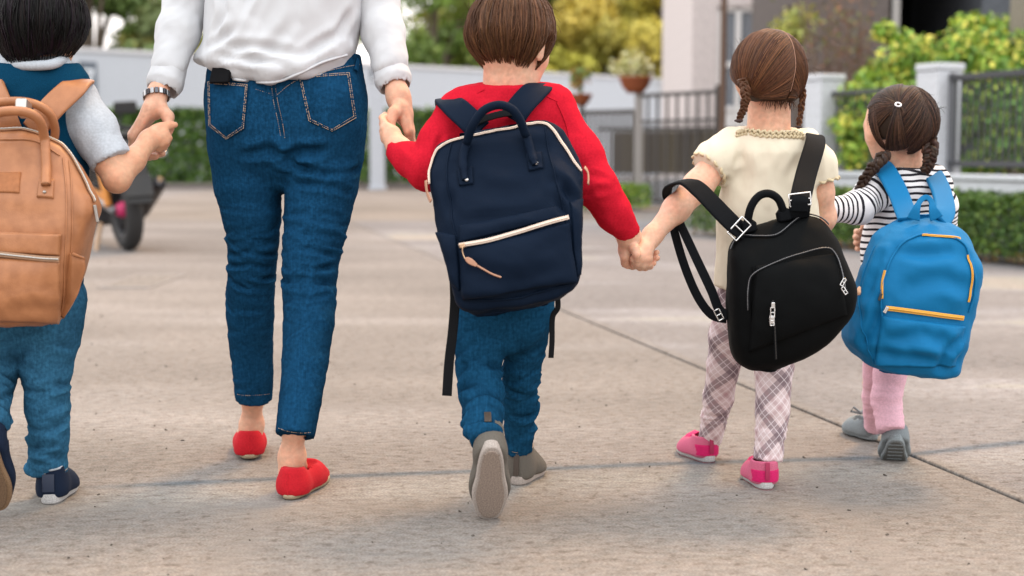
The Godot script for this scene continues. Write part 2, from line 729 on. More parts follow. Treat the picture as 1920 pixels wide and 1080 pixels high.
func slab(called: String, corners: Array, m: Material, parent: Node) -> void:   # corners counter-clockwise seen from above; top bevelled
	var v := PackedVector3Array()
	var nn := PackedVector3Array()
	var uv := PackedVector2Array()
	var uv2 := PackedVector2Array()
	var idx := PackedInt32Array()
	var cen := Vector3.ZERO
	for p in corners: cen += p
	cen /= corners.size()
	var cnt := corners.size()
	var rings := [[0.0055, 0.0, Vector3.UP], [0.002, -0.0015, Vector3.UP], [0.0, -0.006, Vector3.ZERO], [0.0, -0.05, Vector3.ZERO]]
	for q in rings:
		for k in cnt:
			var p: Vector3 = corners[k]
			var inn: Vector3 = (cen - p).normalized()
			var w: Vector3 = p + inn * (q[0] * 1.5) + Vector3(0, q[1], 0)
			v.append(w)
			nn.append((q[2] - inn * (0.0 if q[0] > 0.004 else 0.6)).normalized())
			uv.append(Vector2(w.x, w.z) / 1.25)
			uv2.append(Vector2((w.x + 6.0) / 12.0, -w.z / 16.0))
	for k in range(1, cnt - 1):
		idx.append_array(PackedInt32Array([0, k + 1, k]))
	for q in rings.size() - 1:
		for k in cnt:
			var a := q * cnt + k
			var b := q * cnt + (k + 1) % cnt
			idx.append_array(PackedInt32Array([a, b, a + cnt, b, b + cnt, a + cnt]))
	var arr := []
	arr.resize(Mesh.ARRAY_MAX)
	arr[Mesh.ARRAY_VERTEX] = v
	arr[Mesh.ARRAY_NORMAL] = nn
	arr[Mesh.ARRAY_TEX_UV] = uv
	arr[Mesh.ARRAY_TEX_UV2] = uv2
	arr[Mesh.ARRAY_INDEX] = idx
	var am := ArrayMesh.new()
	am.add_surface_from_arrays(Mesh.PRIMITIVE_TRIANGLES, arr)
	part(called, am, m, parent)

func build_ground() -> void:
	var soil := mat("soil", lin(0.05, 0.045, 0.04), 0.95, 0.2)
	var g := part("ground", bxa(Vector3(0, -0.30, -150), Vector3(900, 0.5, 900)), soil, self)
	structure(g)
	var c := ground_material()
	var road := Node3D.new()
	add_child(road)
	number(road, "driveway")
	structure(road)
	var j0 := on_ground(690, 430)
	var j1 := on_ground(1920, 940)
	var dir := (j1 - j0).normalized()
	var far := j0 - dir * ((j0.z + 75.0) / dir.z) * 1.0
	far = j0 + dir * ((-75.0 - j0.z) / dir.z)
	var near := j0 + dir * ((3.0 - j0.z) / dir.z)
	var side := Vector3(dir.z, 0, -dir.x).normalized()
	if side.x < 0: side = -side
	var gap := 0.0075
	var zc := on_ground(300, 513).z
	var cl := j0 + dir * ((zc - j0.z) / dir.z)
	var e := Vector3(0, 0, 0.004)
	slab("slab", [near - side * gap, cl - side * gap + e, Vector3(-40, 0, zc) + e, Vector3(-40, 0, 3)], c, road)
	slab("slab", [cl - side * gap - e, far - side * gap, Vector3(-60, 0, -75), Vector3(-40, 0, zc) - e], c, road)
	slab("slab", [near + side * gap, Vector3(40, 0, 3), Vector3(40, 0, -75), far + side * gap], c, road)
	# inspection cover let into the concrete
	var o := thing("inspection_cover", "square concrete inspection cover let into the paving near the motorcycle", "drain cover")
	var p0 := on_ground(180, 541)
	var p1 := on_ground(283, 541)
	var w := p1.x - p0.x
	o.position = Vector3((p0.x + p1.x) / 2, 0.003, (p0.z + on_ground(230, 516).z) / 2)
	var dep := absf(p0.z - on_ground(230, 516).z)
	part("lid", bx(Transform3D(), Vector3(w * 0.88, 0.008, dep * 0.88), 0.002), fabric("cover", lin(0.27, 0.245, 0.225), 0.97, 0.2, 1.2, 0.3, 0.0, 0.1), o)
	var fr := mat("cover_frame", lin(0.22, 0.20, 0.19), 0.8)
	for s in [-1, 1]:
		part("rim", bx(Transform3D(Basis(), Vector3(s * w * 0.475, 0, 0)), Vector3(w * 0.045, 0.01, dep), 0.002), fr, o)
		part("rim", bx(Transform3D(Basis(), Vector3(0, 0, s * dep * 0.475)), Vector3(w * 0.9, 0.01, dep * 0.045), 0.002), fr, o)

# ------------------------------------------------------------------ plants
func leaf_quad(r: Raw, p: Vector3, out: Vector3, size: float, col: Color) -> void:   # a folded leaf of four triangles
	var up := Vector3(rng.randf_range(-1, 1), rng.randf_range(-0.6, 1), rng.randf_range(-1, 1)).normalized()
	var nrm := (out + up * 0.9).normalized()
	var side := nrm.cross(Vector3(rng.randf_range(-1, 1), rng.randf_range(-1, 1), rng.randf_range(-1, 1))).normalized()
	var len := nrm.cross(side)
	var b := r.v.size()
	var w := size * 0.28
	r.v.append(p - len * size * 0.5)
	r.v.append(p + side * w + nrm * size * 0.10)
	r.v.append(p + len * size * 0.5 - nrm * size * 0.12)
	r.v.append(p - side * w + nrm * size * 0.10)
	r.v.append(p)
	for k in 5:
		r.c.append(col)
	r.n.append(nrm)
	r.n.append((nrm - side * 0.4).normalized())
	r.n.append(nrm)
	r.n.append((nrm + side * 0.4).normalized())
	r.n.append(nrm)
	r.i.append_array(PackedInt32Array([b + 1, b, b + 4, b + 2, b + 1, b + 4, b + 3, b + 2, b + 4, b, b + 3, b + 4]))

func leaf_mat() -> StandardMaterial3D:
	var m := mat("leaf", Color.WHITE, 0.5, 0.4)
	m.vertex_color_use_as_albedo = true
	m.backlight_enabled = true
	m.backlight = Color(0.5, 0.5, 0.3)
	return m

func bark_mat() -> StandardMaterial3D:
	return mat("bark", lin(0.13, 0.10, 0.075), 0.9)

func pick(cols: Array) -> Color:
	var c: Color = cols[rng.randi() % cols.size()]
	var v := rng.randf_range(0.7, 1.3)
	return Color(c.r * v, c.g * v, c.b * v)

func crown(lumps: Array, count: int, size: float, cols: Array) -> Raw:    # leaves through the shells of many ellipsoid lumps
	var r := Raw.new()
	for k in count:
		var l: Array = lumps[rng.randi() % lumps.size()]
		var d := Vector3(rng.randfn(), rng.randfn(), rng.randfn()).normalized()
		var rad := pow(rng.randf(), 0.45)
		var p: Vector3 = l[0] + d * rad * l[1] + Vector3(rng.randfn(), rng.randfn(), rng.randfn()) * size * 0.3
		var tone: Color = l[2] if l.size() > 2 else pick(cols)
		if l.size() > 2:
			var v := rng.randf_range(0.7, 1.3)
			tone = Color(tone.r * v, tone.g * v, tone.b * v)
		leaf_quad(r, p, d, size * rng.randf_range(0.7, 1.3), tone)
	return r

func build_grit() -> void:    # specks of grit and leaf litter on the paving
	var r := Raw.new()
	for k in 260:
		var z := -2.4 - pow(rng.randf(), 1.6) * 9.0
		var p := Vector3(rng.randf_range(-0.42, 0.42) * -z, 0.001, z)
		var s := rng.randf_range(0.0015, 0.0042) * (1.0 + 0.12 * -z)
		r.box(Transform3D(Basis.from_euler(Vector3(rng.randf(), rng.randf() * 6.0, rng.randf())), p), Vector3(s * rng.randf_range(1.0, 2.2), s * 0.7, s), s * 0.3)
	var o := part("grit", r.mesh(), mat("grit_dark", lin(0.07, 0.058, 0.048), 0.9), self)
	stuff(o)
	tag(o, "dark specks of grit scattered over the concrete paving", "grit")

func tree(pos: Vector3, trunk_h: float, height: float, spread: float, cols: Array, leaves: int, label: String, called := "tree", leaf := 0.24) -> void:
	var o := thing(called, label, "tree", "trees behind the white wall")
	o.position = pos
	var raw := Raw.new()
	tube(PackedVector3Array([Vector3(0, -0.1, 0), Vector3(0.05, trunk_h * 0.5, 0), Vector3(0, trunk_h, 0.05), Vector3(0.1, height * 0.75, 0)]), [0.24, 0.19, 0.15, 0.05], 8, raw)
	var lumps := []
	for k in 15:
		var an := TAU * k / 15.0 * 2.4 + rng.randf()
		var h := rng.randf_range(trunk_h * 0.75, height * 0.93)
		var shape := sin(PI * clampf((h - trunk_h * 0.5) / (height - trunk_h * 0.5), 0.1, 0.95))
		var rad := spread * shape * rng.randf_range(0.35, 0.8)
		var c := Vector3(cos(an) * rad, h, sin(an) * rad)
		var s := spread * rng.randf_range(0.28, 0.45)
		lumps.append([c, Vector3(s, s * 0.62, s), pick(cols)])
		tube(PackedVector3Array([Vector3(0.02, trunk_h * rng.randf_range(0.6, 1.0), 0), Vector3(c.x * 0.5, lerpf(trunk_h, h, 0.6), c.z * 0.5), c]), [0.09, 0.06, 0.02], 5, raw)
	part("trunk", raw.mesh(), bark_mat(), o)
	part("crown", crown(lumps, leaves, leaf, cols).mesh(), leaf_mat(), o)

func hedge(called: String, label: String, a: Vector3, b: Vector3, depth: float, h: float, leaves: int, size: float, cols: Array, group := "") -> Node3D:
	var o := thing(called, label, "hedge", group)
	var r := Raw.new()
	var d := b - a
	var len := d.length()
	d = d / len
	var side := Vector3(-d.z, 0, d.x)
	for k in leaves:
		var u := rng.randf() * len
		var v := rng.randf()
		var w := rng.randf_range(-0.5, 0.5)
		var face := rng.randi() % 3
		var out := Vector3.UP
		var p := a + d * u
		var lump := 1.0 + 0.10 * noise.get_noise_2d(u * 90.0, v * h * 90.0)
		if face == 0:
			p += Vector3.UP * (h * lump - pow(rng.randf(), 2.0) * 0.12) + side * w * depth
		else:
			var s := 1.0 if face == 1 else -1.0
			out = side * s
			p += Vector3.UP * (0.06 + v * (h - 0.08)) + side * s * (depth * 0.5 * lump - pow(rng.randf(), 2.0) * 0.12)
		leaf_quad(r, p, out, size * rng.randf_range(0.7, 1.3), pick(cols))
	part("foliage", r.mesh(), leaf_mat(), o)
	var tw := Raw.new()
	for k in int(len * 5.0):
		var p := a + d * rng.randf() * len + side * rng.randf_range(-0.3, 0.3) * depth
		tube(PackedVector3Array([p + Vector3(0, -0.02, 0), p + Vector3(rng.randf_range(-0.08, 0.08), h * 0.5, 0), p + Vector3(rng.randf_range(-0.15, 0.15), h * 0.88, rng.randf_range(-0.08, 0.08))]), [0.012, 0.009, 0.004], 5, tw)
	stuff(part("stem", tw.mesh(), bark_mat(), o))
	return o

func bush(called: String, label: String, lumps: Array, leaves: int, size: float, cols: Array, root: Vector3, category := "shrub") -> void:
	var o := thing(called, label, category)
	part("foliage", crown(lumps, leaves, size, cols).mesh(), leaf_mat(), o)
	for l in lumps:
		var r := Raw.new()
		var c: Vector3 = l[0]
		tube(PackedVector3Array([root + Vector3(rng.randf_range(-0.15, 0.15), -0.03, rng.randf_range(-0.1, 0.1)), root.lerp(c, 0.5) + Vector3(rng.randf_range(-0.1, 0.1), 0.1, 0), c + Vector3(0, l[1].y * 0.7, 0)]), [0.022, 0.014, 0.004], 5, r)
		part("stem", r.mesh(), bark_mat(), o)

# ------------------------------------------------------------------ walls, house, fences
func build_walls() -> void:
	var stucco := fabric("stucco", lin(0.52, 0.55, 0.60), 0.9, 0.1, 1.5, 0.25)
	var wa := Vector3(-16.6, 0, -27.0)
	var wb := Vector3(6.2, 0, -48.15)
	var d := (wb - wa).normalized()
	var yaw := atan2(-d.z, d.x)
	var o := thing("boundary_wall", "long plain white rendered wall running behind the hedge", "wall")
	var mid := (wa + wb) / 2
	var ln := wa.distance_to(wb)
	part("wall_face", bx(Transform3D(Basis(Vector3.UP, yaw), mid + Vector3(0, 1.53, 0)), Vector3(ln, 3.06, 0.2)), stucco, o)
	part("coping", bx(Transform3D(Basis(Vector3.UP, yaw), mid + Vector3(0, 3.112, 0)), Vector3(ln + 0.1, 0.1, 0.28), 0.015), fabric("coping", lin(0.62, 0.63, 0.66), 0.9, 0.1, 1.5, 0.25), o)
	# number plaque on the wall
	var t := 0.0
	var wp := at(161, 147, 10.0) - EYE
	t = (wa.x * d.z - wa.z * d.x) / (wp.x * d.z - wp.z * d.x)
	var pp := EYE + wp * t
	var nrm := Vector3(-d.z, 0, d.x)
	if nrm.z < 0: nrm = -nrm
	var pb := Basis(Vector3.UP, yaw)
	var pl := thing("number_plaque", "dark grey house number plaque with a pale 7 on white wall", "sign")
	pl.transform = Transform3D(pb, pp + nrm * 0.125)
	part("plate", bx(Transform3D(), Vector3(0.42, 0.74, 0.05), 0.008), mat("plaque", lin(0.07, 0.085, 0.11), 0.5), pl)
	part("frame", bx(Transform3D(Basis(), Vector3(0, 0.02, 0.028)), Vector3(0.33, 0.50, 0.012), 0.004), mat("plaque_inner", lin(0.16, 0.19, 0.23), 0.5), pl)
	var tm := TextMesh.new()
	var sf := SystemFont.new()
	sf.font_names = PackedStringArray(["Droid Sans"])
	sf.font_weight = 700
	tm.font = sf
	tm.text = "7"
	tm.font_size = 64
	tm.pixel_size = 0.0075
	tm.depth = 0.02
	part("numeral", tm, mat("numeral", lin(0.7, 0.73, 0.78), 0.5), pl, Transform3D(Basis(), Vector3(0.0, 0.02, 0.042)))
	var pq := thing("letter_box", "small dark wall box left of the house number plaque", "letter box")
	var wq := at(112, 133, 10.0) - EYE
	var t2 := (wa.x * d.z - wa.z * d.x) / (wq.x * d.z - wq.z * d.x)
	pq.transform = Transform3D(pb, EYE + wq * t2 + nrm * 0.16)
	part("body", bx(Transform3D(), Vector3(0.42, 0.42, 0.12), 0.01), mat("plaque", Color.WHITE), pq)
	part("flap", bx(Transform3D(Basis(), Vector3(0, 0.1, 0.066)), Vector3(0.3, 0.06, 0.012), 0.004), mat("plaque_inner", Color.WHITE), pq)
	# white post before the hedge
	var wp2 := on_ground(708, 356)
	var po := thing("white_post", "square white post standing before the hedge, beside the woman", "post")
	po.position = wp2
	part("shaft", bxa(Vector3(0, 1.1, 0), Vector3(0.30, 2.2, 0.30), 0.1, 0.02), stucco, po)
	part("cap", bxa(Vector3(0, 2.223, 0), Vector3(0.36, 0.05, 0.36), 0.1, 0.01), stucco, po)
	part("base", bxa(Vector3(0, 0.04, 0), Vector3(0.36, 0.08, 0.36), 0.1, 0.01), stucco, po)
	# thin dark pipe just left of it
	var pi := thing("drain_pipe", "thin dark pipe fixed upright just left of the white post", "pipe")
	pi.position = on_ground(699, 350)
	part("pipe_run", tube(PackedVector3Array([Vector3(0, 1.1, 0), Vector3(0, 2.6, 0)]), 0.045, 8).mesh(), mat("pipe", lin(0.10, 0.11, 0.13), 0.6), pi)
	part("pipe_foot", tube(PackedVector3Array([Vector3(0, 0, 0), Vector3(0, 1.1, 0)]), 0.05, 8).mesh(), mat("pipe", Color.WHITE), pi)

func build_house() -> void:
	# pale house with tall windows at the corner of the street
	var stucco := fabric("house_render", lin(0.66, 0.59, 0.575), 0.9, 0.1, 1.0, 0.2)
	var o := thing("corner_house", "pale rendered house with tall white framed windows behind the iron gate", "house")
	var c0 := at(1296, 285, 25.0)
	var z := -25.0
	var x0 := c0.x
	var x1 := at(1512, 285, 25.0).x
	var hgt := 6.2
	var wx0 := at(1342, 285, 25.0).x
	var wx1 := at(1422, 285, 25.0).x
	var wt := at(1380, 12, 25.0).y
	var wb := at(1380, 330, 25.0).y
	part("wall", bxa(Vector3((x0 + wx0) / 2, hgt / 2, z - 2.5), Vector3(wx0 - x0, hgt, 5.0)), stucco, o)
	part("wall", bxa(Vector3((x1 + wx1) / 2, hgt / 2, z - 2.5), Vector3(x1 - wx1, hgt, 5.0)), stucco, o)
	part("wall", bxa(Vector3((wx0 + wx1) / 2, (hgt + wt) / 2, z - 2.5), Vector3(wx1 - wx0 - 0.004, hgt - wt, 4.99)), stucco, o)
	part("wall", bxa(Vector3((wx0 + wx1) / 2, wb / 2, z - 2.5), Vector3(wx1 - wx0 - 0.004, wb, 4.99)), stucco, o)
	part("back_room", bxa(Vector3((wx0 + wx1) / 2, (wt + wb) / 2, z - 3.0), Vector3(wx1 - wx0 - 0.01, wt - wb - 0.01, 2.5)), mat("room", lin(0.30, 0.29, 0.29), 0.9), o)
	part("cornice", bxa(Vector3((x0 + x1) / 2, hgt + 0.15, z - 2.4), Vector3(x1 - x0 + 0.5, 0.3, 5.5), 0.0, 0.03), stucco, o)
	part("roof", bxa(Vector3((x0 + x1) / 2, hgt + 0.45, z - 2.4), Vector3(x1 - x0 + 0.2, 0.28, 5.2), 0.0, 0.1), mat("roof", lin(0.12, 0.09, 0.08), 0.8), o)
	var win := part("window", bxa(Vector3((wx0 + wx1) / 2, wb + 0.04, z + 0.03), Vector3(wx1 - wx0 + 0.12, 0.08, 0.16), 0.0, 0.01), mat("white_paint", lin(0.74, 0.72, 0.71), 0.6), o)
	var wm := mat("white_paint", Color.WHITE)
	var w := wx1 - wx0
	var hh := wt - wb
	for f in [0.03, 0.5, 0.97]:
		part("frame", bxa(Vector3(wx0 + w * f, (wt + wb) / 2, z - 0.08), Vector3(0.09, hh - 0.1, 0.08), 0.0, 0.01), wm, win)
	for f in [0.02, 0.30, 0.40, 0.66, 0.985]:
		for s in 2:
			part("sash", bxa(Vector3(wx0 + w * (0.265 + 0.47 * s), wb + hh * f, z - 0.085), Vector3(w * 0.47 - 0.09, 0.09, 0.06), 0.0, 0.01), wm, win)
	var gl := mat("window_glass", Color(0.75, 0.78, 0.82, 0.25), 0.05)
	gl.transparency = BaseMaterial3D.TRANSPARENCY_ALPHA
	for f in [[0.02, 0.30], [0.40, 0.66], [0.66, 0.985]]:
		for s in 2:
			part("pane", bxa(Vector3(wx0 + w * (0.265 + 0.47 * s), wb + hh * (f[0] + f[1]) / 2, z - 0.09), Vector3(w * 0.47 - 0.1, hh * (f[1] - f[0]) - 0.09, 0.012)), gl, win)
	for s in 2:
		part("panel", bxa(Vector3(wx0 + w * (0.265 + 0.47 * s), wb + hh * 0.35, z - 0.1), Vector3(w * 0.47 - 0.1, hh * 0.1 - 0.1, 0.04), 0.0, 0.008), wm, win)
	# pilaster at the right of the window
	part("pilaster", bxa(Vector3(at(1440, 0, 25.0).x, hgt / 2, z + 0.06), Vector3(0.30, hgt, 0.14), 0.0, 0.02), fabric("pilaster", lin(0.62, 0.52, 0.42), 0.9, 0.1, 1.0, 0.2), o)

	# dark house behind the bushes
	var dh := thing("dark_house", "dark brown house with a black carport opening behind bright shrubs", "house")
	var zz := -17.0
	var gx0 := at(1668, 0, 17.0).x
	var gx1 := at(1842, 0, 17.0).x
	var xl := at(1490, 0, 17.0).x
	var gt := 3.3
	var wallm := fabric("dark_render", lin(0.135, 0.115, 0.108), 0.9, 0.1, 0.8, 0.3)
	part("wall", bxa(Vector3((xl + gx0) / 2, 3.0, zz - 1.5), Vector3(gx0 - xl, 6.0, 3.0)), wallm, dh)
	part("wall", bxa(Vector3(gx1 + 2.0, 3.0, zz - 1.5), Vector3(4.0, 6.0, 3.0)), fabric("grey_render", lin(0.10, 0.11, 0.125), 0.9, 0.1, 0.8, 0.3), dh)
	part("lintel", bxa(Vector3((gx0 + gx1) / 2, (gt + 6.0) / 2, zz - 1.51), Vector3(gx1 - gx0 - 0.004, 6.0 - gt, 2.98)), wallm, dh)
	part("carport_back", bxa(Vector3((gx0 + gx1) / 2, gt / 2, zz - 6.0), Vector3(gx1 - gx0 + 0.3, gt, 0.2)), mat("carport_dark", lin(0.02, 0.02, 0.022), 0.9), dh)
	for s in [gx0 - 0.08, gx1 + 0.08]:
		part("carport_side", bxa(Vector3(s, gt / 2, zz - 4.45), Vector3(0.15, gt, 2.85)), mat("carport_dark", Color.WHITE), dh)
	part("carport_roof", bxa(Vector3((gx0 + gx1) / 2, gt + 0.1, zz - 4.5), Vector3(gx1 - gx0 + 0.2, 0.15, 2.9)), mat("carport_dark", Color.WHITE), dh)
	part("roof", bxa(Vector3(xl + 4.5, 6.15, zz - 1.4), Vector3(10.0, 0.3, 4.2), 0.0, 0.04), mat("roof", Color.WHITE), dh)

	# brown lamp post, two slim pale poles
	var lp := thing("lamp_post", "tall slim brown post standing in front of the pale house", "lamp post")
	lp.position = on_ground(1352, 402)
	var brown := mat("post_brown", lin(0.10, 0.052, 0.03), 0.55)
	part("shaft", tube(PackedVector3Array([Vector3(0, 0.35, 0), Vector3(0, 4.4, 0)]), [0.042, 0.036], 12).mesh(), brown, lp)
	part("base", lathe(PackedVector2Array([Vector2(0.0, 0), Vector2(0.11, 0), Vector2(0.11, 0.05), Vector2(0.07, 0.1), Vector2(0.06, 0.32), Vector2(0.045, 0.36), Vector2(0, 0.36)]), Transform3D(), 16).mesh(), brown, lp)
	part("lantern", lathe(PackedVector2Array([Vector2(0.0, 4.38), Vector2(0.09, 4.4), Vector2(0.15, 4.75), Vector2(0.18, 4.8), Vector2(0.05, 4.95), Vector2(0, 5.0)]), Transform3D(), 12).mesh(), mat("lantern_glass", lin(0.6, 0.58, 0.5), 0.3), lp)
	var p1 := thing("slim_pole", "slim pale grey pole rising from the shrubs before the dark house", "pole")
	p1.position = Vector3(at(1681, 0, 14.5).x, 0, -14.5)
	part("shaft", tube(PackedVector3Array([Vector3(0, -0.05, 0), Vector3(0, 3.6, 0)]), 0.038, 10).mesh(), mat("pole_grey", lin(0.30, 0.29, 0.28), 0.6), p1)
	part("cap", tube(PackedVector3Array([Vector3(0, 3.6, 0), Vector3(0, 3.66, 0)]), 0.05, 10).mesh(), mat("pole_grey", Color.WHITE), p1)
	var p2 := thing("pale_tree", "smooth pale trunk rising through the shrubs at the picture's right edge", "tree")
	p2.position = Vector3(at(1909, 0, 12.0).x, 0, -12.0)
	part("trunk", tube(smooth_path(PackedVector3Array([Vector3(0.02, -0.05, 0), Vector3(0, 1.2, 0), Vector3(0.02, 2.4, 0), Vector3(-0.02, 4.2, 0)]), 4), 0.078, 12).mesh(), fabric("pale_bark", lin(0.30, 0.27, 0.22), 0.9, 0.2, 3.0, 0.8), p2)
	part("crown", crown([[Vector3(0.0, 4.6, 0), Vector3(1.0, 0.5, 1.0)], [Vector3(0.5, 4.9, 0.3), Vector3(0.8, 0.5, 0.8)]], 900, 0.14, [Color(0.08, 0.13, 0.02)]).mesh(), leaf_mat(), p2)

func iron_fence(o: Node3D, a: Vector3, b: Vector3, y0: float, y1: float, step: float, bar: float, m: Material, rails: Array) -> void:
	var d := b - a
	var ln := d.length()
	d /= ln
	var yaw := atan2(-d.z, d.x)
	var bs := Basis(Vector3.UP, yaw)
	var n := int(round(ln / step))
	var bm := bx(Transform3D(), Vector3(bar, y1 - y0 - 0.05, bar * 0.7), 0.003)
	for k in range(1, n):
		part("bar", bm, m, o, Transform3D(bs, a + d * (ln * k / n) + Vector3(0, (y0 + y1) / 2, 0)))
	for r in rails:
		part("rail", bx(Transform3D(), Vector3(ln, r[1], r[1] * 0.9), 0.005), m, o, Transform3D(bs, (a + b) / 2 + Vector3(0, r[0], 0)))

func build_fences() -> void:
	var white := fabric("pillar_white", lin(0.58, 0.60, 0.64), 0.85, 0.1, 2.0, 0.25)
	var iron := mat("iron", lin(0.035, 0.037, 0.042), 0.55)
	var pa := Vector3(3.355, 0, -11.26)
	var pb := Vector3(2.79, 0, -12.82)
	var dir := (pa - pb).normalized()
	var pe := pa + dir * 4.2
	var yaw := atan2(-dir.z, dir.x)
	var names := ["white square gate pillar farther off, beside the dark braid of the girl in yellow", "white square fence pillar nearer by, above the head of the girl in stripes"]
	var pts := [pb, pa]
	for k in 2:
		var o := thing("fence_pillar", names[k], "pillar", "white fence pillars")
		o.position = pts[k]
		part("shaft", bx(Transform3D(Basis(Vector3.UP, yaw + 0.08), Vector3(0, 0.70, 0)), Vector3(0.26, 1.40, 0.26), 0.012), white, o)
		part("cap", bx(Transform3D(Basis(Vector3.UP, yaw + 0.08), Vector3(0, 1.43, 0)), Vector3(0.275, 0.055, 0.275), 0.01), white, o)
	# low plinth
	var pl := thing("fence_plinth", "low white wall under the dark iron fence, above the clipped hedge", "wall")
	var pz := pb - dir * 1.0
	part("wall_face", bx(Transform3D(Basis(Vector3.UP, yaw), (pe + pz) / 2 + Vector3(-0.12, 0.28, 0)), Vector3(pe.distance_to(pz), 0.56, 0.18), 0.01), white, pl)
	part("coping", bx(Transform3D(Basis(Vector3.UP, yaw), (pe + pz) / 2 + Vector3(-0.12, 0.583, 0)), Vector3(pe.distance_to(pz) + 0.02, 0.04, 0.22), 0.008), white, pl)
	var f1 := thing("iron_fence", "dark iron bar fence panel running from the nearer pillar out of view", "fence", "dark iron fence panels")
	iron_fence(f1, pa + dir * 0.14, pe, 0.66, 1.34, 0.07, 0.02, iron, [[1.34, 0.05], [0.68, 0.045]])
	part("post", bx(Transform3D(), Vector3(0.04, 0.78, 0.04), 0.004), mat("iron_pale", lin(0.12, 0.125, 0.14), 0.5), f1, Transform3D(Basis(Vector3.UP, yaw), pa + dir * 0.16 + Vector3(0, 0.99, 0)))
	var f2 := thing("iron_fence", "dark iron bar fence panel between the two white pillars, grown over by shrubs", "fence", "dark iron fence panels")
	iron_fence(f2, pb + dir * 0.14, pa - dir * 0.14, 0.66, 1.28, 0.085, 0.022, iron, [[1.28, 0.04], [0.68, 0.045]])
	# clipped hedge along the plinth
	var h0 := on_ground(1585, 470) + Vector3(0.16, 0, -0.2)
	var h1 := on_ground(1930, 503) + Vector3(0.25, 0, 0)
	var hd := (h1 - h0).normalized()
	hedge("clipped_hedge", "low clipped green hedge along the foot of the white plinth", h0 - hd * 2.3, h1 + hd * 2.5, 0.42, 0.47, 34000, 0.04, [Color(0.05, 0.11, 0.02), Color(0.09, 0.17, 0.03), Color(0.035, 0.08, 0.015), Color(0.12, 0.19, 0.03)])
	var br := Raw.new()
	for k in 1100:
		var q := h0 - hd * 2.0 + hd * rng.randf() * (h0.distance_to(h1) + 3.5) + Vector3(-0.20 + rng.randfn() * 0.06, 0.02 + rng.randf() * 0.07, 0.02)
		leaf_quad(br, q, Vector3.UP, 0.035, pick([Color(0.24, 0.10, 0.03), Color(0.20, 0.13, 0.05), Color(0.10, 0.10, 0.03)]))
	var fl := part("fallen_leaves", br.mesh(), leaf_mat(), self)
	stuff(fl)
	tag(fl, "brown fallen leaves gathered along the foot of the clipped hedge", "leaves")

	# shrubs behind the fence
	var bright := [Color(0.22, 0.38, 0.05), Color(0.40, 0.50, 0.07), Color(0.29, 0.43, 0.06), Color(0.09, 0.19, 0.03), Color(0.55, 0.52, 0.09), Color(0.13, 0.26, 0.04)]
	var deep := [Color(0.06, 0.16, 0.03), Color(0.11, 0.25, 0.04), Color(0.21, 0.36, 0.05), Color(0.38, 0.47, 0.07)]
	var l := []
	for q in [[1620, 190, 12.6, 0.22], [1655, 150, 12.9, 0.24], [1600, 240, 12.5, 0.20], [1640, 230, 12.3, 0.26], [1690, 130, 12.8, 0.26], [1700, 90, 13.0, 0.14], [1730, 110, 12.6, 0.22], [1690, 190, 12.3, 0.25], [1590, 190, 12.9, 0.12], [1610, 290, 12.3, 0.16], [1660, 60, 13.2, 0.08]]:
		l.append([at(q[0], q[1], q[2]), Vector3(q[3], q[3] * 0.85, q[3])])
	bush("shrub", "loose yellow-green shrub spilling over the fence between the two white pillars", l, 5200, 0.075, bright, Vector3(3.35, 0.0, -12.6))
	l = []
	for q in [[1800, 95, 12.0, 0.22], [1850, 85, 12.0, 0.24], [1830, 55, 12.2, 0.14], [1890, 60, 12.2, 0.16], [1920, 110, 11.8, 0.25], [1870, 130, 11.7, 0.2], [1790, 130, 12.0, 0.18], [1960, 80, 12.0, 0.3], [1808, 45, 12.3, 0.07], [1980, 160, 11.8, 0.3]]:
		l.append([at(q[0], q[1], q[2]), Vector3(q[3], q[3] * 0.8, q[3])])
	bush("shrub", "taller yellow-green shrub rising above the dark fence at the right edge", l, 4600, 0.075, bright, Vector3(4.15, 0.0, -11.9))
	l = []
	for q in [[1820, 180, 11.2, 0.24], [1860, 230, 10.9, 0.22], [1900, 200, 10.9, 0.25], [1840, 285, 10.9, 0.2], [1890, 280, 10.6, 0.22], [1930, 250, 10.4, 0.25], [1800, 240, 11.4, 0.18], [1950, 180, 10.6, 0.3], [1790, 310, 11.2, 0.14]]:
		l.append([at(q[0], q[1], q[2]) + Vector3(0.3, 0, -0.45), Vector3(q[3], q[3] * 0.8, q[3])])
	bush("shrub", "dense dark green shrub pressing through the bars of the dark fence", l, 3600, 0.07, deep, Vector3(3.9, 0.0, -10.8))
	# bare twiggy bush before the dark house
	var tb := thing("bare_bush", "bare twiggy bush with a few rusty leaves before the dark house", "shrub")
	var tr := Raw.new()
	var lv := Raw.new()
	var root := Vector3(at(1575, 0, 15.0).x, 0, -15.0)
	for k in 60:
		var e := at(rng.randf_range(1490, 1640), rng.randf_range(-60, 150), rng.randf_range(14.4, 15.6))
		var mid := root.lerp(e, 0.5) + Vector3(rng.randf_range(-0.15, 0.15), 0.1, rng.randf_range(-0.1, 0.1))
		tube(smooth_path(PackedVector3Array([root + Vector3(rng.randf_range(-0.1, 0.1), 0, 0), mid, e]), 3), [0.016, 0.014, 0.012, 0.010, 0.008, 0.006, 0.004], 5, tr)
		for s in 12:
			leaf_quad(lv, e.lerp(mid, rng.randf() * 0.6) + Vector3(rng.randfn(), rng.randfn(), rng.randfn()) * 0.10, Vector3.UP, 0.06, pick([Color(0.25, 0.10, 0.04), Color(0.16, 0.13, 0.05), Color(0.18, 0.20, 0.05), Color(0.12, 0.07, 0.05)]))
	part("branch", tr.mesh(), mat("twig", lin(0.17, 0.115, 0.09), 0.9), tb)
	part("foliage", lv.mesh(), leaf_mat(), tb)
	l = []
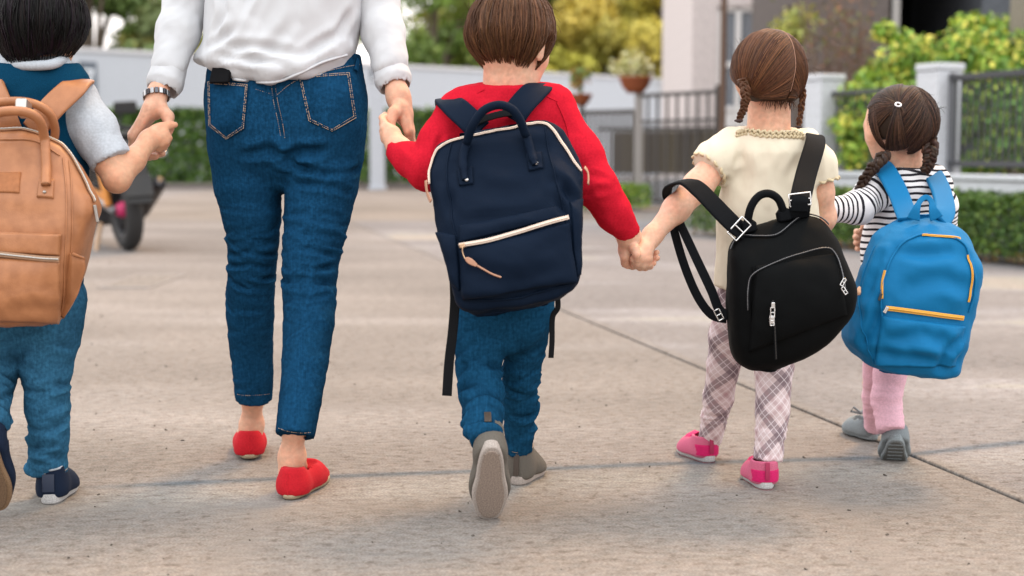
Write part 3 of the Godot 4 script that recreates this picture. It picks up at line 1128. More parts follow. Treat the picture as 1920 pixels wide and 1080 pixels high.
	for q in [[1480, 60, 15.5, 0.22], [1500, 40, 15.5, 0.2], [1470, 90, 15.5, 0.16]]:
		l.append([at(q[0], q[1], q[2]), Vector3(q[3], q[3], q[3])])
	bush("shrub", "small pale yellow shrub beside the bare twiggy bush", l, 500, 0.08, [Color(0.45, 0.42, 0.10), Color(0.3, 0.33, 0.08)], Vector3(l[0][0].x, 0, -15.5))

	# gate and railing
	var gm := mat("gate_metal", lin(0.055, 0.05, 0.048), 0.55)
	var pale := mat("gate_post", lin(0.30, 0.28, 0.27), 0.55)
	var ga := on_ground(1090, 388)
	var gb := on_ground(1196, 392)
	var gc := on_ground(1345, 401)
	var gate := thing("iron_gate", "grey iron gate leaf of wide upright slats behind the boy in red", "gate")
	iron_fence(gate, ga, gb, 0.10, 1.32, 0.105, 0.042, gm, [[1.32, 0.06], [0.12, 0.06]])
	part("post", bx(Transform3D(), Vector3(0.07, 1.42, 0.07), 0.006), gm, gate, Transform3D(Basis(), ga + Vector3(0, 0.71, 0)))
	var rail := thing("iron_railing", "tall grey iron railing with a doubled lower half before the pale house", "fence")
	iron_fence(rail, gb, gc, 0.10, 1.52, 0.225, 0.035, gm, [[1.52, 0.05], [1.18, 0.035], [0.12, 0.05]])
	var mid2 := Raw.new()
	var bm := bx(Transform3D(), Vector3(0.016, 1.04, 0.016), 0.002)
	for k in 24:
		if k % 3 == 0: continue
		part("baluster", bm, gm, rail, Transform3D(Basis(), gb.lerp(gc, k / 24.0) + Vector3(0, 0.65, 0)))
	part("post", bx(Transform3D(), Vector3(0.11, 1.56, 0.09), 0.008), pale, rail, Transform3D(Basis(), gb + Vector3(0, 0.78, 0.03)))
	part("post", bx(Transform3D(), Vector3(0.09, 1.60, 0.09), 0.008), gm, rail, Transform3D(Basis(), gc + Vector3(0, 0.80, 0)))
	# what stands behind the railing: a low fence and some green
	var lf := thing("slat_screen", "dark brown slat screen standing behind the grey iron railing", "fence")
	var sa := gb + Vector3(-0.1, 0, -2.2)
	var sb := gc + Vector3(1.4, 0, -2.2)
	for k in 16:
		part("slat", bx(Transform3D(), Vector3(0.20, 0.62, 0.03), 0.003), mat("slat_%d" % (k % 3), lin(0.10 + 0.02 * (k % 3), 0.083 + 0.015 * (k % 3), 0.065), 0.8), lf, Transform3D(Basis(), sa.lerp(sb, k / 15.0) + Vector3(0, 0.76, 0)))
	part("wall_face", bxa((sa + sb) / 2 + Vector3(0, 0.19, 0.02), Vector3(sa.distance_to(sb) + 0.3, 0.38, 0.12), 0.0, 0.01), white, lf)
	part("rail", bxa((sa + sb) / 2 + Vector3(0, 1.10, 0.0), Vector3(sa.distance_to(sb) + 0.3, 0.05, 0.06), 0.0, 0.005), gm, lf)
	hedge("low_planting", "low bright green planting at the foot of the iron gate", on_ground(1075, 398), on_ground(1215, 398) + Vector3(0, 0, -0.6), 0.35, 0.34, 1600, 0.06, deep)
	# flower pots on the posts
	var terra := fabric("terracotta", lin(0.36, 0.11, 0.05), 0.75, 0.15, 8.0, 0.3)
	var spots := [[ga + Vector3(-0.02, 0, 0), 1.42, 0.155, 0.42, "small round terracotta pot with a leggy plant on the left gate post", [Color(0.30, 0.30, 0.07), Color(0.10, 0.20, 0.05), Color(0.5, 0.3, 0.12)], 0.10], [gb + Vector3(-0.05, 0, 0.03), 1.56, 0.21, 0.30, "wide round terracotta pot with a pale bushy plant on the pale gate post", [Color(0.62, 0.58, 0.30), Color(0.40, 0.42, 0.16), Color(0.7, 0.68, 0.45)], 0.21]]
	for s in spots:
		var o := thing("flower_pot", s[4], "flower pot", "terracotta pots on the gate posts")
		o.position = s[0] + Vector3(0, s[1], 0)
		var R: float = s[2]
		part("bowl", lathe(PackedVector2Array([Vector2(0, 0), Vector2(R * 0.5, 0), Vector2(R * 0.85, R * 0.4), Vector2(R, R * 0.85), Vector2(R * 1.08, R * 0.88), Vector2(R * 1.08, R * 1.02), Vector2(R * 0.94, R * 1.02), Vector2(R * 0.85, R * 0.8), Vector2(0, R * 0.78)]), Transform3D(), 20).mesh(), terra, o)
		var lm := []
		for k in 7:
			lm.append([Vector3(rng.randfn() * s[6] * 0.5, R + s[3] * rng.randf_range(0.25, 0.9), rng.randfn() * s[6] * 0.5), Vector3(s[6], s[6] * 0.7, s[6]) * 0.75])
		part("foliage", crown(lm, 420, 0.085, s[5]).mesh(), leaf_mat(), o)
		for k in 5:
			var st := Raw.new()
			tube(PackedVector3Array([Vector3(0, R * 0.7, 0), Vector3(rng.randfn() * 0.02, R + 0.1, 0), lm[k][0]]), [0.012, 0.01, 0.005], 5, st)
			part("stem", st.mesh(), mat("green_stem", lin(0.1, 0.16, 0.05), 0.8), o)

func build_trees() -> void:
	var green := [Color(0.16, 0.25, 0.05), Color(0.21, 0.30, 0.06), Color(0.13, 0.20, 0.045), Color(0.26, 0.33, 0.065)]
	var mixed := [Color(0.18, 0.27, 0.07), Color(0.25, 0.32, 0.08), Color(0.15, 0.23, 0.07), Color(0.32, 0.32, 0.10), Color(0.24, 0.31, 0.14)]
	var yellow := [Color(0.54, 0.46, 0.09), Color(0.46, 0.41, 0.08), Color(0.62, 0.50, 0.10), Color(0.38, 0.36, 0.07)]  # partly leaf colour, partly warm flare glow put into the colour
	var dark := [Color(0.06, 0.085, 0.02), Color(0.10, 0.11, 0.02), Color(0.16, 0.14, 0.03)]
	tree(Vector3(-10.6, 0, -36), 2.2, 6.6, 2.7, mixed, 11000, "airy green and yellow tree behind the wall, left of the woman's sleeve", "tree", 0.27)
	tree(Vector3(-8.7, 0, -37.5), 2.2, 5.6, 2.1, mixed, 7000, "small green tree showing between the woman's left sleeve and the dark haired boy", "tree", 0.26)
	tree(Vector3(-13.4, 0, -37), 2.4, 6.8, 2.6, green, 5600, "dark green tree behind the head of the dark haired boy", "tree", 0.22)
	tree(Vector3(-7.2, 0, -40), 2.6, 6.5, 2.2, [Color(0.22, 0.24, 0.03), Color(0.14, 0.18, 0.025)], 2400, "olive green tree seen between the woman's sleeve and her blouse", "tree", 0.24)
	tree(Vector3(-2.6, 0, -46), 2.8, 7.4, 3.1, green, 8500, "full green tree over the wall, just right of the woman", "tree", 0.28)
	tree(Vector3(-0.3, 0, -50), 3.2, 9.2, 3.6, green + [Color(0.25, 0.27, 0.04)], 8500, "tall green tree behind the head of the boy in red", "tree", 0.3)
	tree(Vector3(2.5, 0, -56), 3.6, 10.0, 3.6, dark, 6500, "tall dark olive tree just right of the boy in red, behind the yellow ones", "tree", 0.34)
	tree(Vector3(2.7, 0, -48.5), 2.6, 6.4, 2.3, yellow, 7500, "rounded golden yellow tree left of the pale house, over the wider flower pot", "tree", 0.26)
	tree(Vector3(5.3, 0, -49), 2.8, 7.6, 2.9, yellow, 7500, "taller golden yellow tree pressed against the pale house", "tree", 0.28)
	tree(Vector3(0.9, 0, -46.5), 2.0, 4.9, 1.9, [Color(0.30, 0.32, 0.05), Color(0.22, 0.27, 0.04), Color(0.40, 0.38, 0.06)], 3000, "low yellow-green tree just over the wall beside the boy in red", "tree", 0.24)
	tree(Vector3(6.5, 0, -60), 4.0, 10.5, 4.5, dark, 4200, "dark tree rising behind the golden trees, beside the pale house", "tree", 0.36)
	tree(Vector3(-19, 0, -44), 3.0, 6.6, 3.2, green, 2600, "broad green tree at the far left behind the wall", "tree", 0.26)
	var hg := [Color(0.045, 0.10, 0.018), Color(0.07, 0.14, 0.022), Color(0.03, 0.07, 0.014), Color(0.10, 0.17, 0.03)]
	var a := Vector3(-10.5, 0, -29.9)
	var b := Vector3(0.5, 0, -30.3)
	hedge("tall_hedge", "tall dark green hedge in front of the long white wall", a + Vector3(0, 0, -0.6), b + Vector3(0, 0, -0.6), 0.9, 1.62, 26000, 0.13, hg)
	var k := part("kerb", bxa((a + b) / 2 + Vector3(0, 0.06, 0.1), Vector3(a.distance_to(b), 0.12, 0.12), atan2(-(b - a).z, (b - a).x), 0.015), mat("kerb_stone", lin(0.14, 0.12, 0.11), 0.9), self)
	structure(k)

# ------------------------------------------------------------------ parked motorcycle
func wheel(o: Node3D, c: Vector3, R: float, w: float, hub_col: Material) -> void:
	var turn := Transform3D(Basis(Vector3(0, 0, 1), PI / 2), c)
	var prof := PackedVector2Array()
	for k in 13:
		var a := PI * k / 12.0 - PI / 2
		prof.append(Vector2(R - w * 0.55 + cos(a) * w * 0.55, sin(a) * w * 0.5))
	prof.append(Vector2(R - w * 0.75, w * 0.42))
	prof.insert(0, Vector2(R - w * 0.75, -w * 0.42))
	var t := part("tyre", lathe(prof, turn, 36).mesh(), mat("tyre_rubber", lin(0.018, 0.018, 0.019), 0.8), o)
	var rr := R - w * 0.72
	var rim := part("rim", lathe(PackedVector2Array([Vector2(rr - 0.025, -w * 0.36), Vector2(rr, -w * 0.42), Vector2(rr + 0.012, 0), Vector2(rr, w * 0.42), Vector2(rr - 0.025, w * 0.36), Vector2(rr - 0.03, 0), Vector2(rr - 0.025, -w * 0.36)]), turn, 36).mesh(), mat("rim_black", lin(0.022, 0.022, 0.025), 0.4), o)
	for k in 10:
		var a := TAU * k / 10.0
		part("spoke", tube(PackedVector3Array([c + Vector3(0.0, cos(a), sin(a)) * 0.035, c + Vector3(0.0, cos(a + 0.15), sin(a + 0.15)) * rr]), 0.0095, 6).mesh(), mat("rim_black", Color.WHITE), rim)
	part("hub", lathe(PackedVector2Array([Vector2(0, -0.065), Vector2(0.035, -0.065), Vector2(0.055, -0.03), Vector2(0.055, 0.03), Vector2(0.035, 0.065), Vector2(0, 0.065)]), turn, 20).mesh(), hub_col, o)

func build_motorcycle() -> void:
	var o := thing("motorcycle", "parked black and silver motorcycle on its side stand by the left boy's arm", "motorcycle")
	var c := on_ground(243, 470)
	o.transform = Transform3D(Basis(Vector3.UP, deg_to_rad(30)) * Basis(Vector3(0, 0, 1), deg_to_rad(4)) * Basis().scaled(Vector3(1.14, 1.14, 1.14)), c)
	var R := 0.285
	var black := mat("bike_black", lin(0.006, 0.006, 0.007), 0.55)
	var silver := mat("bike_silver", lin(0.30, 0.31, 0.33), 0.35, 0.5, 0.6)
	var chrome := metal("chrome", lin(0.62, 0.62, 0.64), 0.18)
	var orange := mat("bike_orange", lin(0.55, 0.20, 0.02), 0.45)
	var pink := mat("hub_pink", lin(0.50, 0.02, 0.12), 0.5)
	wheel(o, Vector3(0, R, 0), R, 0.12, pink)
	wheel(o, Vector3(0, R, -1.24), R, 0.10, black)
	for s in [-1.0, 1.0]:
		part("swing_arm", tube(PackedVector3Array([Vector3(s * 0.085, R, 0.02), Vector3(s * 0.09, R + 0.05, -0.25), Vector3(s * 0.08, R + 0.09, -0.5)]), [0.026, 0.03, 0.034], 8).mesh(), silver, o)
		part("shock", tube(PackedVector3Array([Vector3(s * 0.11, R + 0.03, -0.02), Vector3(s * 0.11, R + 0.36, -0.16)]), 0.026, 10).mesh(), orange, o)
		part("fork", tube(PackedVector3Array([Vector3(s * 0.085, R, -1.24), Vector3(s * 0.085, R + 0.54, -1.0)]), [0.028, 0.024], 10).mesh(), silver, o)
		part("grip", tube(PackedVector3Array([Vector3(s * 0.24, R + 0.56, -0.90), Vector3(s * 0.36, R + 0.54, -0.84)]), 0.019, 8).mesh(), black, o)
		var m := part("mirror", bx(Transform3D(Basis(Vector3.UP, s * -0.25), Vector3(s * 0.31, R + 0.70, -0.92)), Vector3(0.17, 0.095, 0.03), 0.012), black, o)
		part("stalk", tube(PackedVector3Array([Vector3(s * 0.24, R + 0.57, -0.92), Vector3(s * 0.29, R + 0.68, -0.93)]), 0.008, 6).mesh(), black, m)
		part("indicator", bx(Transform3D(Basis(Vector3.UP, s * 0.3), Vector3(s * 0.17, R + 0.37, 0.34)), Vector3(0.10, 0.045, 0.05), 0.015), chrome, o)
		part("foot_rest", tube(PackedVector3Array([Vector3(s * 0.10, R + 0.05, -0.42), Vector3(s * 0.26, R + 0.03, -0.40)]), 0.018, 8).mesh(), black, o)
	part("handlebar", tube(smooth_path(PackedVector3Array([Vector3(-0.30, R + 0.55, -0.87), Vector3(-0.12, R + 0.56, -0.97), Vector3(0.12, R + 0.56, -0.97), Vector3(0.30, R + 0.55, -0.87)]), 5), 0.012, 8).mesh(), chrome, o)
	part("engine", bx(Transform3D(Basis(), Vector3(0, R + 0.02, -0.60)), Vector3(0.26, 0.30, 0.34), 0.05), mat("engine_grey", lin(0.06, 0.06, 0.065), 0.45, 0.5, 0.5), o)
	for k in 6:
		part("fin", bx(Transform3D(Basis(), Vector3(0, R + 0.19 + 0.022 * k, -0.68)), Vector3(0.24, 0.010, 0.22), 0.003), mat("engine_grey", Color.WHITE), o)
	var tk := Blob.new()
	tk.bone(Vector3(0, R + 0.47, -0.86), Vector3(0, R + 0.43, -0.52), 0.135, 0.10, 0.04)
	part("fuel_tank", tk.net(0.014).mesh(), black, o)
	var st := Blob.new()
	st.bone(Vector3(0, R + 0.40, -0.50), Vector3(0, R + 0.42, -0.12), 0.11, 0.10, 0.03, Vector3.UP, 1.9)
	st.bone(Vector3(0, R + 0.44, -0.12), Vector3(0, R + 0.50, 0.22), 0.10, 0.06, 0.03, Vector3.UP, 1.7)
	part("seat", st.net(0.013).mesh(), mat("seat_black", lin(0.012, 0.012, 0.012), 0.7), o)
	var tl := Blob.new()
	tl.bone(Vector3(0, R + 0.34, -0.10), Vector3(0, R + 0.40, 0.28), 0.13, 0.10, 0.03, Vector3.UP, 1.4)
	part("tail_fairing", tl.net(0.013).mesh(), black, o)
	part("tail_light", bx(Transform3D(Basis(Vector3.RIGHT, 0.3), Vector3(0, R + 0.42, 0.325)), Vector3(0.12, 0.05, 0.03), 0.012), mat("lamp_red", lin(0.35, 0.015, 0.02), 0.2), o)
	part("rear_mudguard", bx(Transform3D(Basis(Vector3.RIGHT, -0.25), Vector3(0, R + 0.22, 0.34)), Vector3(0.17, 0.36, 0.03), 0.01), black, o)
	part("number_plate", bx(Transform3D(Basis(Vector3.RIGHT, -0.35), Vector3(0, R + 0.17, 0.375)), Vector3(0.19, 0.15, 0.008), 0.003), mat("plate_dark", lin(0.012, 0.012, 0.013), 0.6), o)
	part("exhaust", tube(smooth_path(PackedVector3Array([Vector3(0.15, R - 0.12, -0.60), Vector3(0.17, R - 0.10, -0.34), Vector3(0.18, R + 0.05, -0.06), Vector3(0.19, R + 0.17, 0.20)]), 4), [0.022, 0.022, 0.022, 0.024, 0.026, 0.03, 0.045, 0.052, 0.055, 0.056, 0.056, 0.055, 0.05], 12).mesh(), mat("exhaust_dark", lin(0.05, 0.05, 0.055), 0.35, 0.5, 0.7), o)
	part("chain_guard", bx(Transform3D(Basis(Vector3.RIGHT, 0.12), Vector3(-0.11, R + 0.10, -0.22)), Vector3(0.015, 0.05, 0.42), 0.006), orange, o)
	part("side_panel", bx(Transform3D(Basis(Vector3.RIGHT, 0.35), Vector3(0.11, R + 0.30, -0.30)), Vector3(0.03, 0.14, 0.30), 0.012), orange, o)
	part("headlamp", lathe(PackedVector2Array([Vector2(0, -0.09), Vector2(0.06, -0.07), Vector2(0.085, 0.0), Vector2(0.08, 0.02), Vector2(0, 0.03)]), Transform3D(Basis(Vector3.RIGHT, -PI / 2), Vector3(0, R + 0.46, -1.10)), 16).mesh(), black, o)
	part("front_mudguard", tube(smooth_path(PackedVector3Array([Vector3(0, R + 0.20, -1.46), Vector3(0, R + 0.30, -1.30), Vector3(0, R + 0.28, -1.10), Vector3(0, R + 0.12, -0.94)]), 4), 0.05, 8).mesh(), black, o)
	part("side_stand", tube(PackedVector3Array([Vector3(-0.11, R - 0.10, -0.28), Vector3(-0.20, -0.0, -0.12)]), 0.018, 8).mesh(), mat("stand_tan", lin(0.40, 0.26, 0.16), 0.5), o)

# ------------------------------------------------------------------ people: shared pieces
func px_of(p: Vector3) -> Vector2:
	var q := p - EYE
	var y := q.y * cos(PITCH) - q.z * sin(PITCH) * 1.0
	var f := -q.z * cos(PITCH) - q.y * sin(PITCH)
	y = q.y * cos(PITCH) + (-q.z) * sin(PITCH)
	return Vector2(960.0 + FOCAL * q.x / f, 540.0 - FOCAL * y / f)

func pts(list: Array) -> Array:     # [[px, py, depth], ...] -> points
	var o := []
	for q in list: o.append(at(q[0], q[1], q[2]))
	return o

func ppts(list: Array, per := 5) -> PackedVector3Array:
	return smooth_path(PackedVector3Array(pts(list)), per)

func skin_mat(key: String, c: Color) -> StandardMaterial3D:
	var m := fabric(key, c, 0.5, 0.06, 5.0, 0.0, 0.0, 0.35)
	m.subsurf_scatter_enabled = true
	m.subsurf_scatter_strength = 0.12
	return m

# skull, face, ears and neck; t has the head's centre, looking along its -z; s scales a child's head 0.2 m tall
func head_blob(t: Transform3D, s: float, neck: Vector3, neck_r: float) -> Blob:
	var b := Blob.new()
	var q := func(x: float, y: float, z: float) -> Vector3: return t * (Vector3(x, y, z) * s)
	var X := t.basis.x
	b.bone(q.call(0, 0.022, 0.022), q.call(0, 0.026, -0.022), 0.077 * s, 0.073 * s, 0.02)
	b.bone(q.call(0, -0.02, -0.042), q.call(0, -0.055, -0.046), 0.056 * s, 0.042 * s, 0.03)
	for e in [-1.0, 1.0]:
		b.bone(q.call(e * 0.03, -0.03, -0.05), q.call(e * 0.022, -0.062, -0.048), 0.034 * s, 0.026 * s, 0.02)
	b.bone(q.call(0, -0.072, -0.066), q.call(0, -0.074, -0.068), 0.019 * s, 0.019 * s, 0.02)
	b.bone(q.call(0, -0.008, -0.089), q.call(0, -0.033, -0.101), 0.006 * s, 0.009 * s, 0.012)
	b.bone(q.call(-0.009, -0.036, -0.094), q.call(0.009, -0.036, -0.094), 0.007 * s, 0.007 * s, 0.008)
	b.bone(q.call(-0.014, -0.054, -0.086), q.call(0.014, -0.054, -0.086), 0.005 * s, 0.005 * s, 0.006)
	b.bone(q.call(-0.011, -0.062, -0.084), q.call(0.011, -0.062, -0.084), 0.006 * s, 0.006 * s, 0.006)
	b.bone(q.call(-0.04, 0.008, -0.078), q.call(0.04, 0.008, -0.078), 0.010 * s, 0.010 * s, 0.014)
	for e in [-1.0, 1.0]:
		b.bone(q.call(e * 0.075, 0.012, 0.004), q.call(e * 0.073, -0.022, 0.0), 0.026 * s, 0.017 * s, 0.006, X, 3.2)
		b.bone(q.call(e * 0.030, -0.008, -0.098), q.call(e * 0.030, -0.008, -0.096), 0.013 * s, 0.013 * s, 0.004, Vector3.ZERO, 1.0, 2)
		b.bone(q.call(e * 0.092, 0.006, -0.004), q.call(e * 0.09, -0.014, -0.004), 0.009 * s, 0.007 * s, 0.004, Vector3.ZERO, 1.0, 2)
	b.bone(q.call(0, -0.03, 0.012), neck, neck_r, neck_r * 1.12, 0.03)
	return b

func eyes(parent: Node, t: Transform3D, s: float) -> void:
	var wm := mat("eye_white", lin(0.7, 0.68, 0.66), 0.2)
	var im := mat("iris", lin(0.02, 0.012, 0.008), 0.15)
	for e in [-1.0, 1.0]:
		var c := t * (Vector3(e * 0.030, -0.008, -0.078) * s)
		var prof := PackedVector2Array()
		var prof2 := PackedVector2Array()
		for k in 9:
			var a := PI * k / 8.0 - PI / 2
			prof.append(Vector2(cos(a), sin(a)) * 0.0105 * s)
			prof2.append(Vector2(cos(a) * 0.0052, sin(a) * 0.0026) * s)
		var o := part("eye", lathe(prof, Transform3D(t.basis, c), 12).mesh(), wm, parent)
		part("iris", lathe(prof2, Transform3D(t.basis * Basis(Vector3.RIGHT, PI / 2), c - t.basis.z * 0.0096 * s), 12).mesh(), im, o)

# a cap of hair: dome, then falling straight to a hem that depends on the direction (0 = back)
class Hair:
	var t: Transform3D
	var r: Vector3
	var tuck := 0.1
	var hem: Callable
	func at(s: float, phi: float, lift := 0.0) -> Vector3:   # s 0 crown .. 1 equator .. 2 hem
		var h: float
		var y: float
		if s <= 1.0:
			h = sin(s * PI / 2)
			y = r.y * cos(s * PI / 2)
		else:
			var u := s - 1.0
			h = 1.0 - tuck * u * u
			y = -(hem.call(phi) as float) * u
		var p := Vector3(r.x * h * sin(phi), y, r.z * h * cos(phi))
		var n := Vector3(sin(phi) * h / r.x, maxf(y, 0.0) / (r.y * r.y), cos(phi) * h / r.z).normalized()
		return t * (p + n * lift)

func hair_cap(h: Hair, c: Color, amp := 0.0025) -> Raw:
	var r := Raw.new()
	var NP := 72
	var NS := 26
	for j in NS + 1:
		var s := 1.94 * j / NS
		for k in NP:
			var phi := TAU * k / NP
			var l := amp * noise.get_noise_2d(phi * 5.0, s * 1.2)
			r.v.append(h.at(s, phi, l))
			r.c.append(c)
	for k in NP:   # inner lip
		var phi := TAU * k / NP
		r.v.append(h.at(1.85, phi, -0.02))
		r.c.append(c)
	for j in NS + 1:
		for k in NP:
			var a := j * NP + k
			var b := j * NP + (k + 1) % NP
			r.quad(a, a + NP, b + NP, b)
	r.normals()
	return r

func vary(c: Color, amount := 0.35) -> Color:
	var v := 1.0 + rng.randf_range(-amount, amount)
	return Color(c.r * v, c.g * v, c.b * v)

func lock(r: Raw, path: PackedVector3Array, w: float, col: Color) -> void:    # one tapering lock of hair
	var n := path.size()
	var rad := PackedFloat32Array()
	for k in n:
		var u := float(k) / (n - 1)
		rad.append(w * (0.25 + 0.75 * sin(PI * clampf(u * 0.80 + 0.14, 0.0, 1.0))))
	tube(path, rad, 4, r, col)

func bowl_locks(h: Hair, count: int, c: Color, hi: Color, w := 0.0016) -> Raw:
	var r := Raw.new()
	for k in count:
		var phi := rng.randf() * TAU
		var s0 := pow(rng.randf(), 0.7) * 1.2
		var s1 := rng.randf_range(1.84, 2.10) if rng.randf() < 0.7 else rng.randf_range(1.3, 1.9)
		if k % 4 == 0:
			s0 = rng.randf_range(0.7, 1.5)
			s1 = minf(s0 + rng.randf_range(0.4, 0.8), 2.12)
		var drift := rng.randf_range(-0.10, 0.10)
		var lift := rng.randf_range(-0.0008, 0.0026) if rng.randf() < 0.95 else rng.randf_range(0.003, 0.008)
		var p := PackedVector3Array()
		for q in 9:
			var u := q / 8.0
			p.append(h.at(lerpf(s0, s1, u), phi + drift * u * u + 0.05 * (noise.get_noise_2d(phi * 3.0, u * 2.0)), lift * sin(PI * clampf(u, 0.05, 0.95))))
		lock(r, p, w * rng.randf_range(0.7, 1.5), vary(c.lerp(hi, pow(rng.randf(), 2.0))))
	return r

func braid(path: PackedVector3Array, w: float, c: Color, hi: Color, turns: float, wide: Vector3) -> Raw:
	var r := Raw.new()
	var n := path.size()
	for strand in 3:
		for fibre in 5:
			var p := PackedVector3Array()
			var rad := PackedFloat32Array()
			var off := Vector3(rng.randfn(), rng.randfn(), rng.randfn()) * w * 0.16
			for k in n:
				var u := float(k) / (n - 1)
				var d := (path[mini(k + 1, n - 1)] - path[maxi(k - 1, 0)]).normalized()
				var sx := (wide - d * wide.dot(d)).normalized()
				var sz := d.cross(sx)
				var a := u * turns * TAU + TAU * strand / 3.0
				var taper := 1.0 - 0.45 * u
				p.append(path[k] + (sx * sin(a) * w + sz * sin(2.0 * a) * w * 0.5 + off) * taper)
				rad.append(w * 0.50 * taper)
			tube(p, rad, 6, r, vary(c.lerp(hi, rng.randf() * 0.6), 0.25))
	return r

# a shoe: t at the heel on the ground, toe along -z
func shoe(parent: Node, t: Transform3D, L: float, W: float, H: float, upper: Material, sole: Material, st: float, opening: float, curl := 0.0) -> Node3D:
	var o := Node3D.new()
	o.transform = t
	o.name = "shoe" if not parent.has_node("shoe") else "shoe_001"
	parent.add_child(o)
	var b := Blob.new()
	var hw := W * 0.5
	b.bone(Vector3(0, H * 1.1, -hw * 0.76), Vector3(0, hw * 0.7, -hw * 0.82), hw * 0.70, hw * 0.80, 0.01)
	b.bone(Vector3(0, H * 1.0, -hw * 1.1), Vector3(0, H * 0.5, -L * 0.5), hw * 0.66, hw * 0.6, 0.02)
	b.bone(Vector3(0, H * 0.40, -L * 0.3), Vector3(0, hw * 0.55, -L * 0.62), hw * 0.82, hw * 0.86, 0.03, Vector3.UP, 1.05)
	b.bone(Vector3(0, hw * 0.45, -L * 0.62), Vector3(0, hw * 0.36, -L + hw * 0.85), hw * 0.93, hw * 0.80, 0.03, Vector3.UP, 1.35)
	if opening > 0.0:
		b.bone(Vector3(0, H * 0.5, -L * 0.23), Vector3(0, H * 1.5, -L * 0.20), opening, opening * 1.15, 0.01, Vector3.ZERO, 1.0, 2)
		b.bone(Vector3(0, H * 0.62, -L * 0.23), Vector3(0, H * 0.85, -L * 0.42), opening * 0.8, opening, 0.01, Vector3.ZERO, 1.0, 2)
	b.planes.append(Plane(Vector3.DOWN, -st * 0.5))
	b.planes.append(Plane(Vector3.UP, H))
	part("upper", cloth(relax(b.net(0.004), 2), null, func(_p, _n): return Color.WHITE).mesh(), upper, o)
	part("sole", sole_mesh(L, W, st), sole, o)
	return o

func foot_outline(L: float, W: float, u: float) -> Vector2:   # u 0..1 round the foot, from the heel
	var a := u * TAU
	var z := -L * 0.5 + L * 0.5 * cos(a)
	var f := -z / L
	var w := lerpf(0.38, 0.5, smoothstep(0.15, 0.7, f)) - 0.06 * exp(-pow((f - 0.42) / 0.16, 2.0))
	var e := pow(absf(sin(a)), 0.72)
	return Vector2(signf(sin(a)) * e * w * W, z)

func sole_mesh(L: float, W: float, st: float, tread := false) -> Mesh:
	var r := Raw.new()
	var N := 44
	var rings := [[0.90, 0.0], [0.97, 0.002], [1.0, 0.005], [1.0, st * 0.5], [1.015, st * 0.6], [1.01, st * 0.92], [0.97, st]]
	for q in rings:
		for k in N:
			var p := foot_outline(L, W, float(k) / N)
			r.v.append(Vector3(p.x * q[0], q[1], (p.y + L * 0.5) * (1.0 - (1.0 - q[0]) * 0.5) - L * 0.5))
	for q in rings.size() - 1:
		for k in N:
			var a := q * N + k
			var b := q * N + (k + 1) % N
			r.quad(a, a + N, b + N, b)
	for e in [0, rings.size() - 1]:
		var c := r.v.size()
		r.v.append(Vector3(0, rings[e][1], -L * 0.5))
		for k in N:
			var a: int = e * N + k
			var b: int = e * N + (k + 1) % N
			if e == 0: r.i.append_array(PackedInt32Array([c, b, a]))
			else: r.i.append_array(PackedInt32Array([c, a, b]))
	r.normals()
	# keep the winding outward
	var mid := Vector3(0, st * 0.5, -L * 0.5)
	var score := 0.0
	for k in r.v.size():
		score += r.n[k].dot(r.v[k] - mid)
	if score < 0.0:
		for k in range(0, r.i.size(), 3):
			var x := r.i[k + 1]
			r.i[k + 1] = r.i[k + 2]
			r.i[k + 2] = x
		r.normals()
	return r.mesh()

func xf(p: Vector3, yaw: float, pitch := 0.0, roll := 0.0) -> Transform3D:
	return Transform3D(Basis.from_euler(Vector3(deg_to_rad(pitch), deg_to_rad(yaw), deg_to_rad(roll))), p)

# points on a garment under given pixels, lifted off its surface
func drape(b: Blob, list: Array, lift: float, per := 5) -> Array:    # [points, normals]
	var a := PackedVector3Array()
	for q in list: a.append(Vector3(q[0], q[1], 0))
	a = smooth_path(a, per)
	var o := PackedVector3Array()
	var n := PackedVector3Array()
	for q in a:
		var p := at(q.x, q.y, 1.0)
		var dir := (p - EYE).normalized()
		var h := b.hit(EYE + dir * 2.4, dir)
		var g := b.grad(h)
		o.append(h + g * lift)
		n.append(g)
	return [o, n]

# a patch of cloth lying on a garment: corners in pixels, clockwise from top left; tip pulls the lower edge to a point
func patch_on(b: Blob, c: Array, nx: int, ny: int, lift: float, tip := 0.0, wr = null) -> Raw:
	var r := Raw.new()
	for j in ny + 1:
		for i in nx + 1:
			var u := float(i) / nx
			var v := float(j) / ny
			var top := Vector2(c[0][0], c[0][1]).lerp(Vector2(c[1][0], c[1][1]), u)
			var bot := Vector2(c[3][0], c[3][1]).lerp(Vector2(c[2][0], c[2][1]), u) + Vector2(0, tip * (1.0 - absf(u * 2.0 - 1.0)))
			var q := top.lerp(bot, v)
			var p := at(q.x, q.y, 1.0)
			var dir := (p - EYE).normalized()
			var h := b.hit(EYE + dir * 2.4, dir)
			var g := b.grad(h)
			var edge := minf(minf(u, 1.0 - u) * nx, minf(v, 1.0 - v) * ny)
			var l := lift if edge > 0.5 else -0.002
			if wr != null: l += (wr as Callable).call(h, g)
			r.v.append(h + g * l)
			r.c.append(Color.WHITE)
	for j in ny:
		for i in nx:
			var a := j * (nx + 1) + i
			r.quad(a, a + nx + 1, a + nx + 2, a + 1)
	r.normals()
	return r

# stitches: short threads along a draped line
func stitches(line: Array, len: float, gap: float, rad: float, raw: Raw) -> void:
	var p: PackedVector3Array = line[0]
	var run := 0.0
	for k in p.size() - 1:
		var d := p[k].distance_to(p[k + 1])
		while run < d:
			var a := p[k].lerp(p[k + 1], run / d)
			var b := p[k].lerp(p[k + 1], minf(1.0, (run + len) / d))
			tube(PackedVector3Array([a, b]), rad, 4, raw)
			run += len + gap
		run -= d

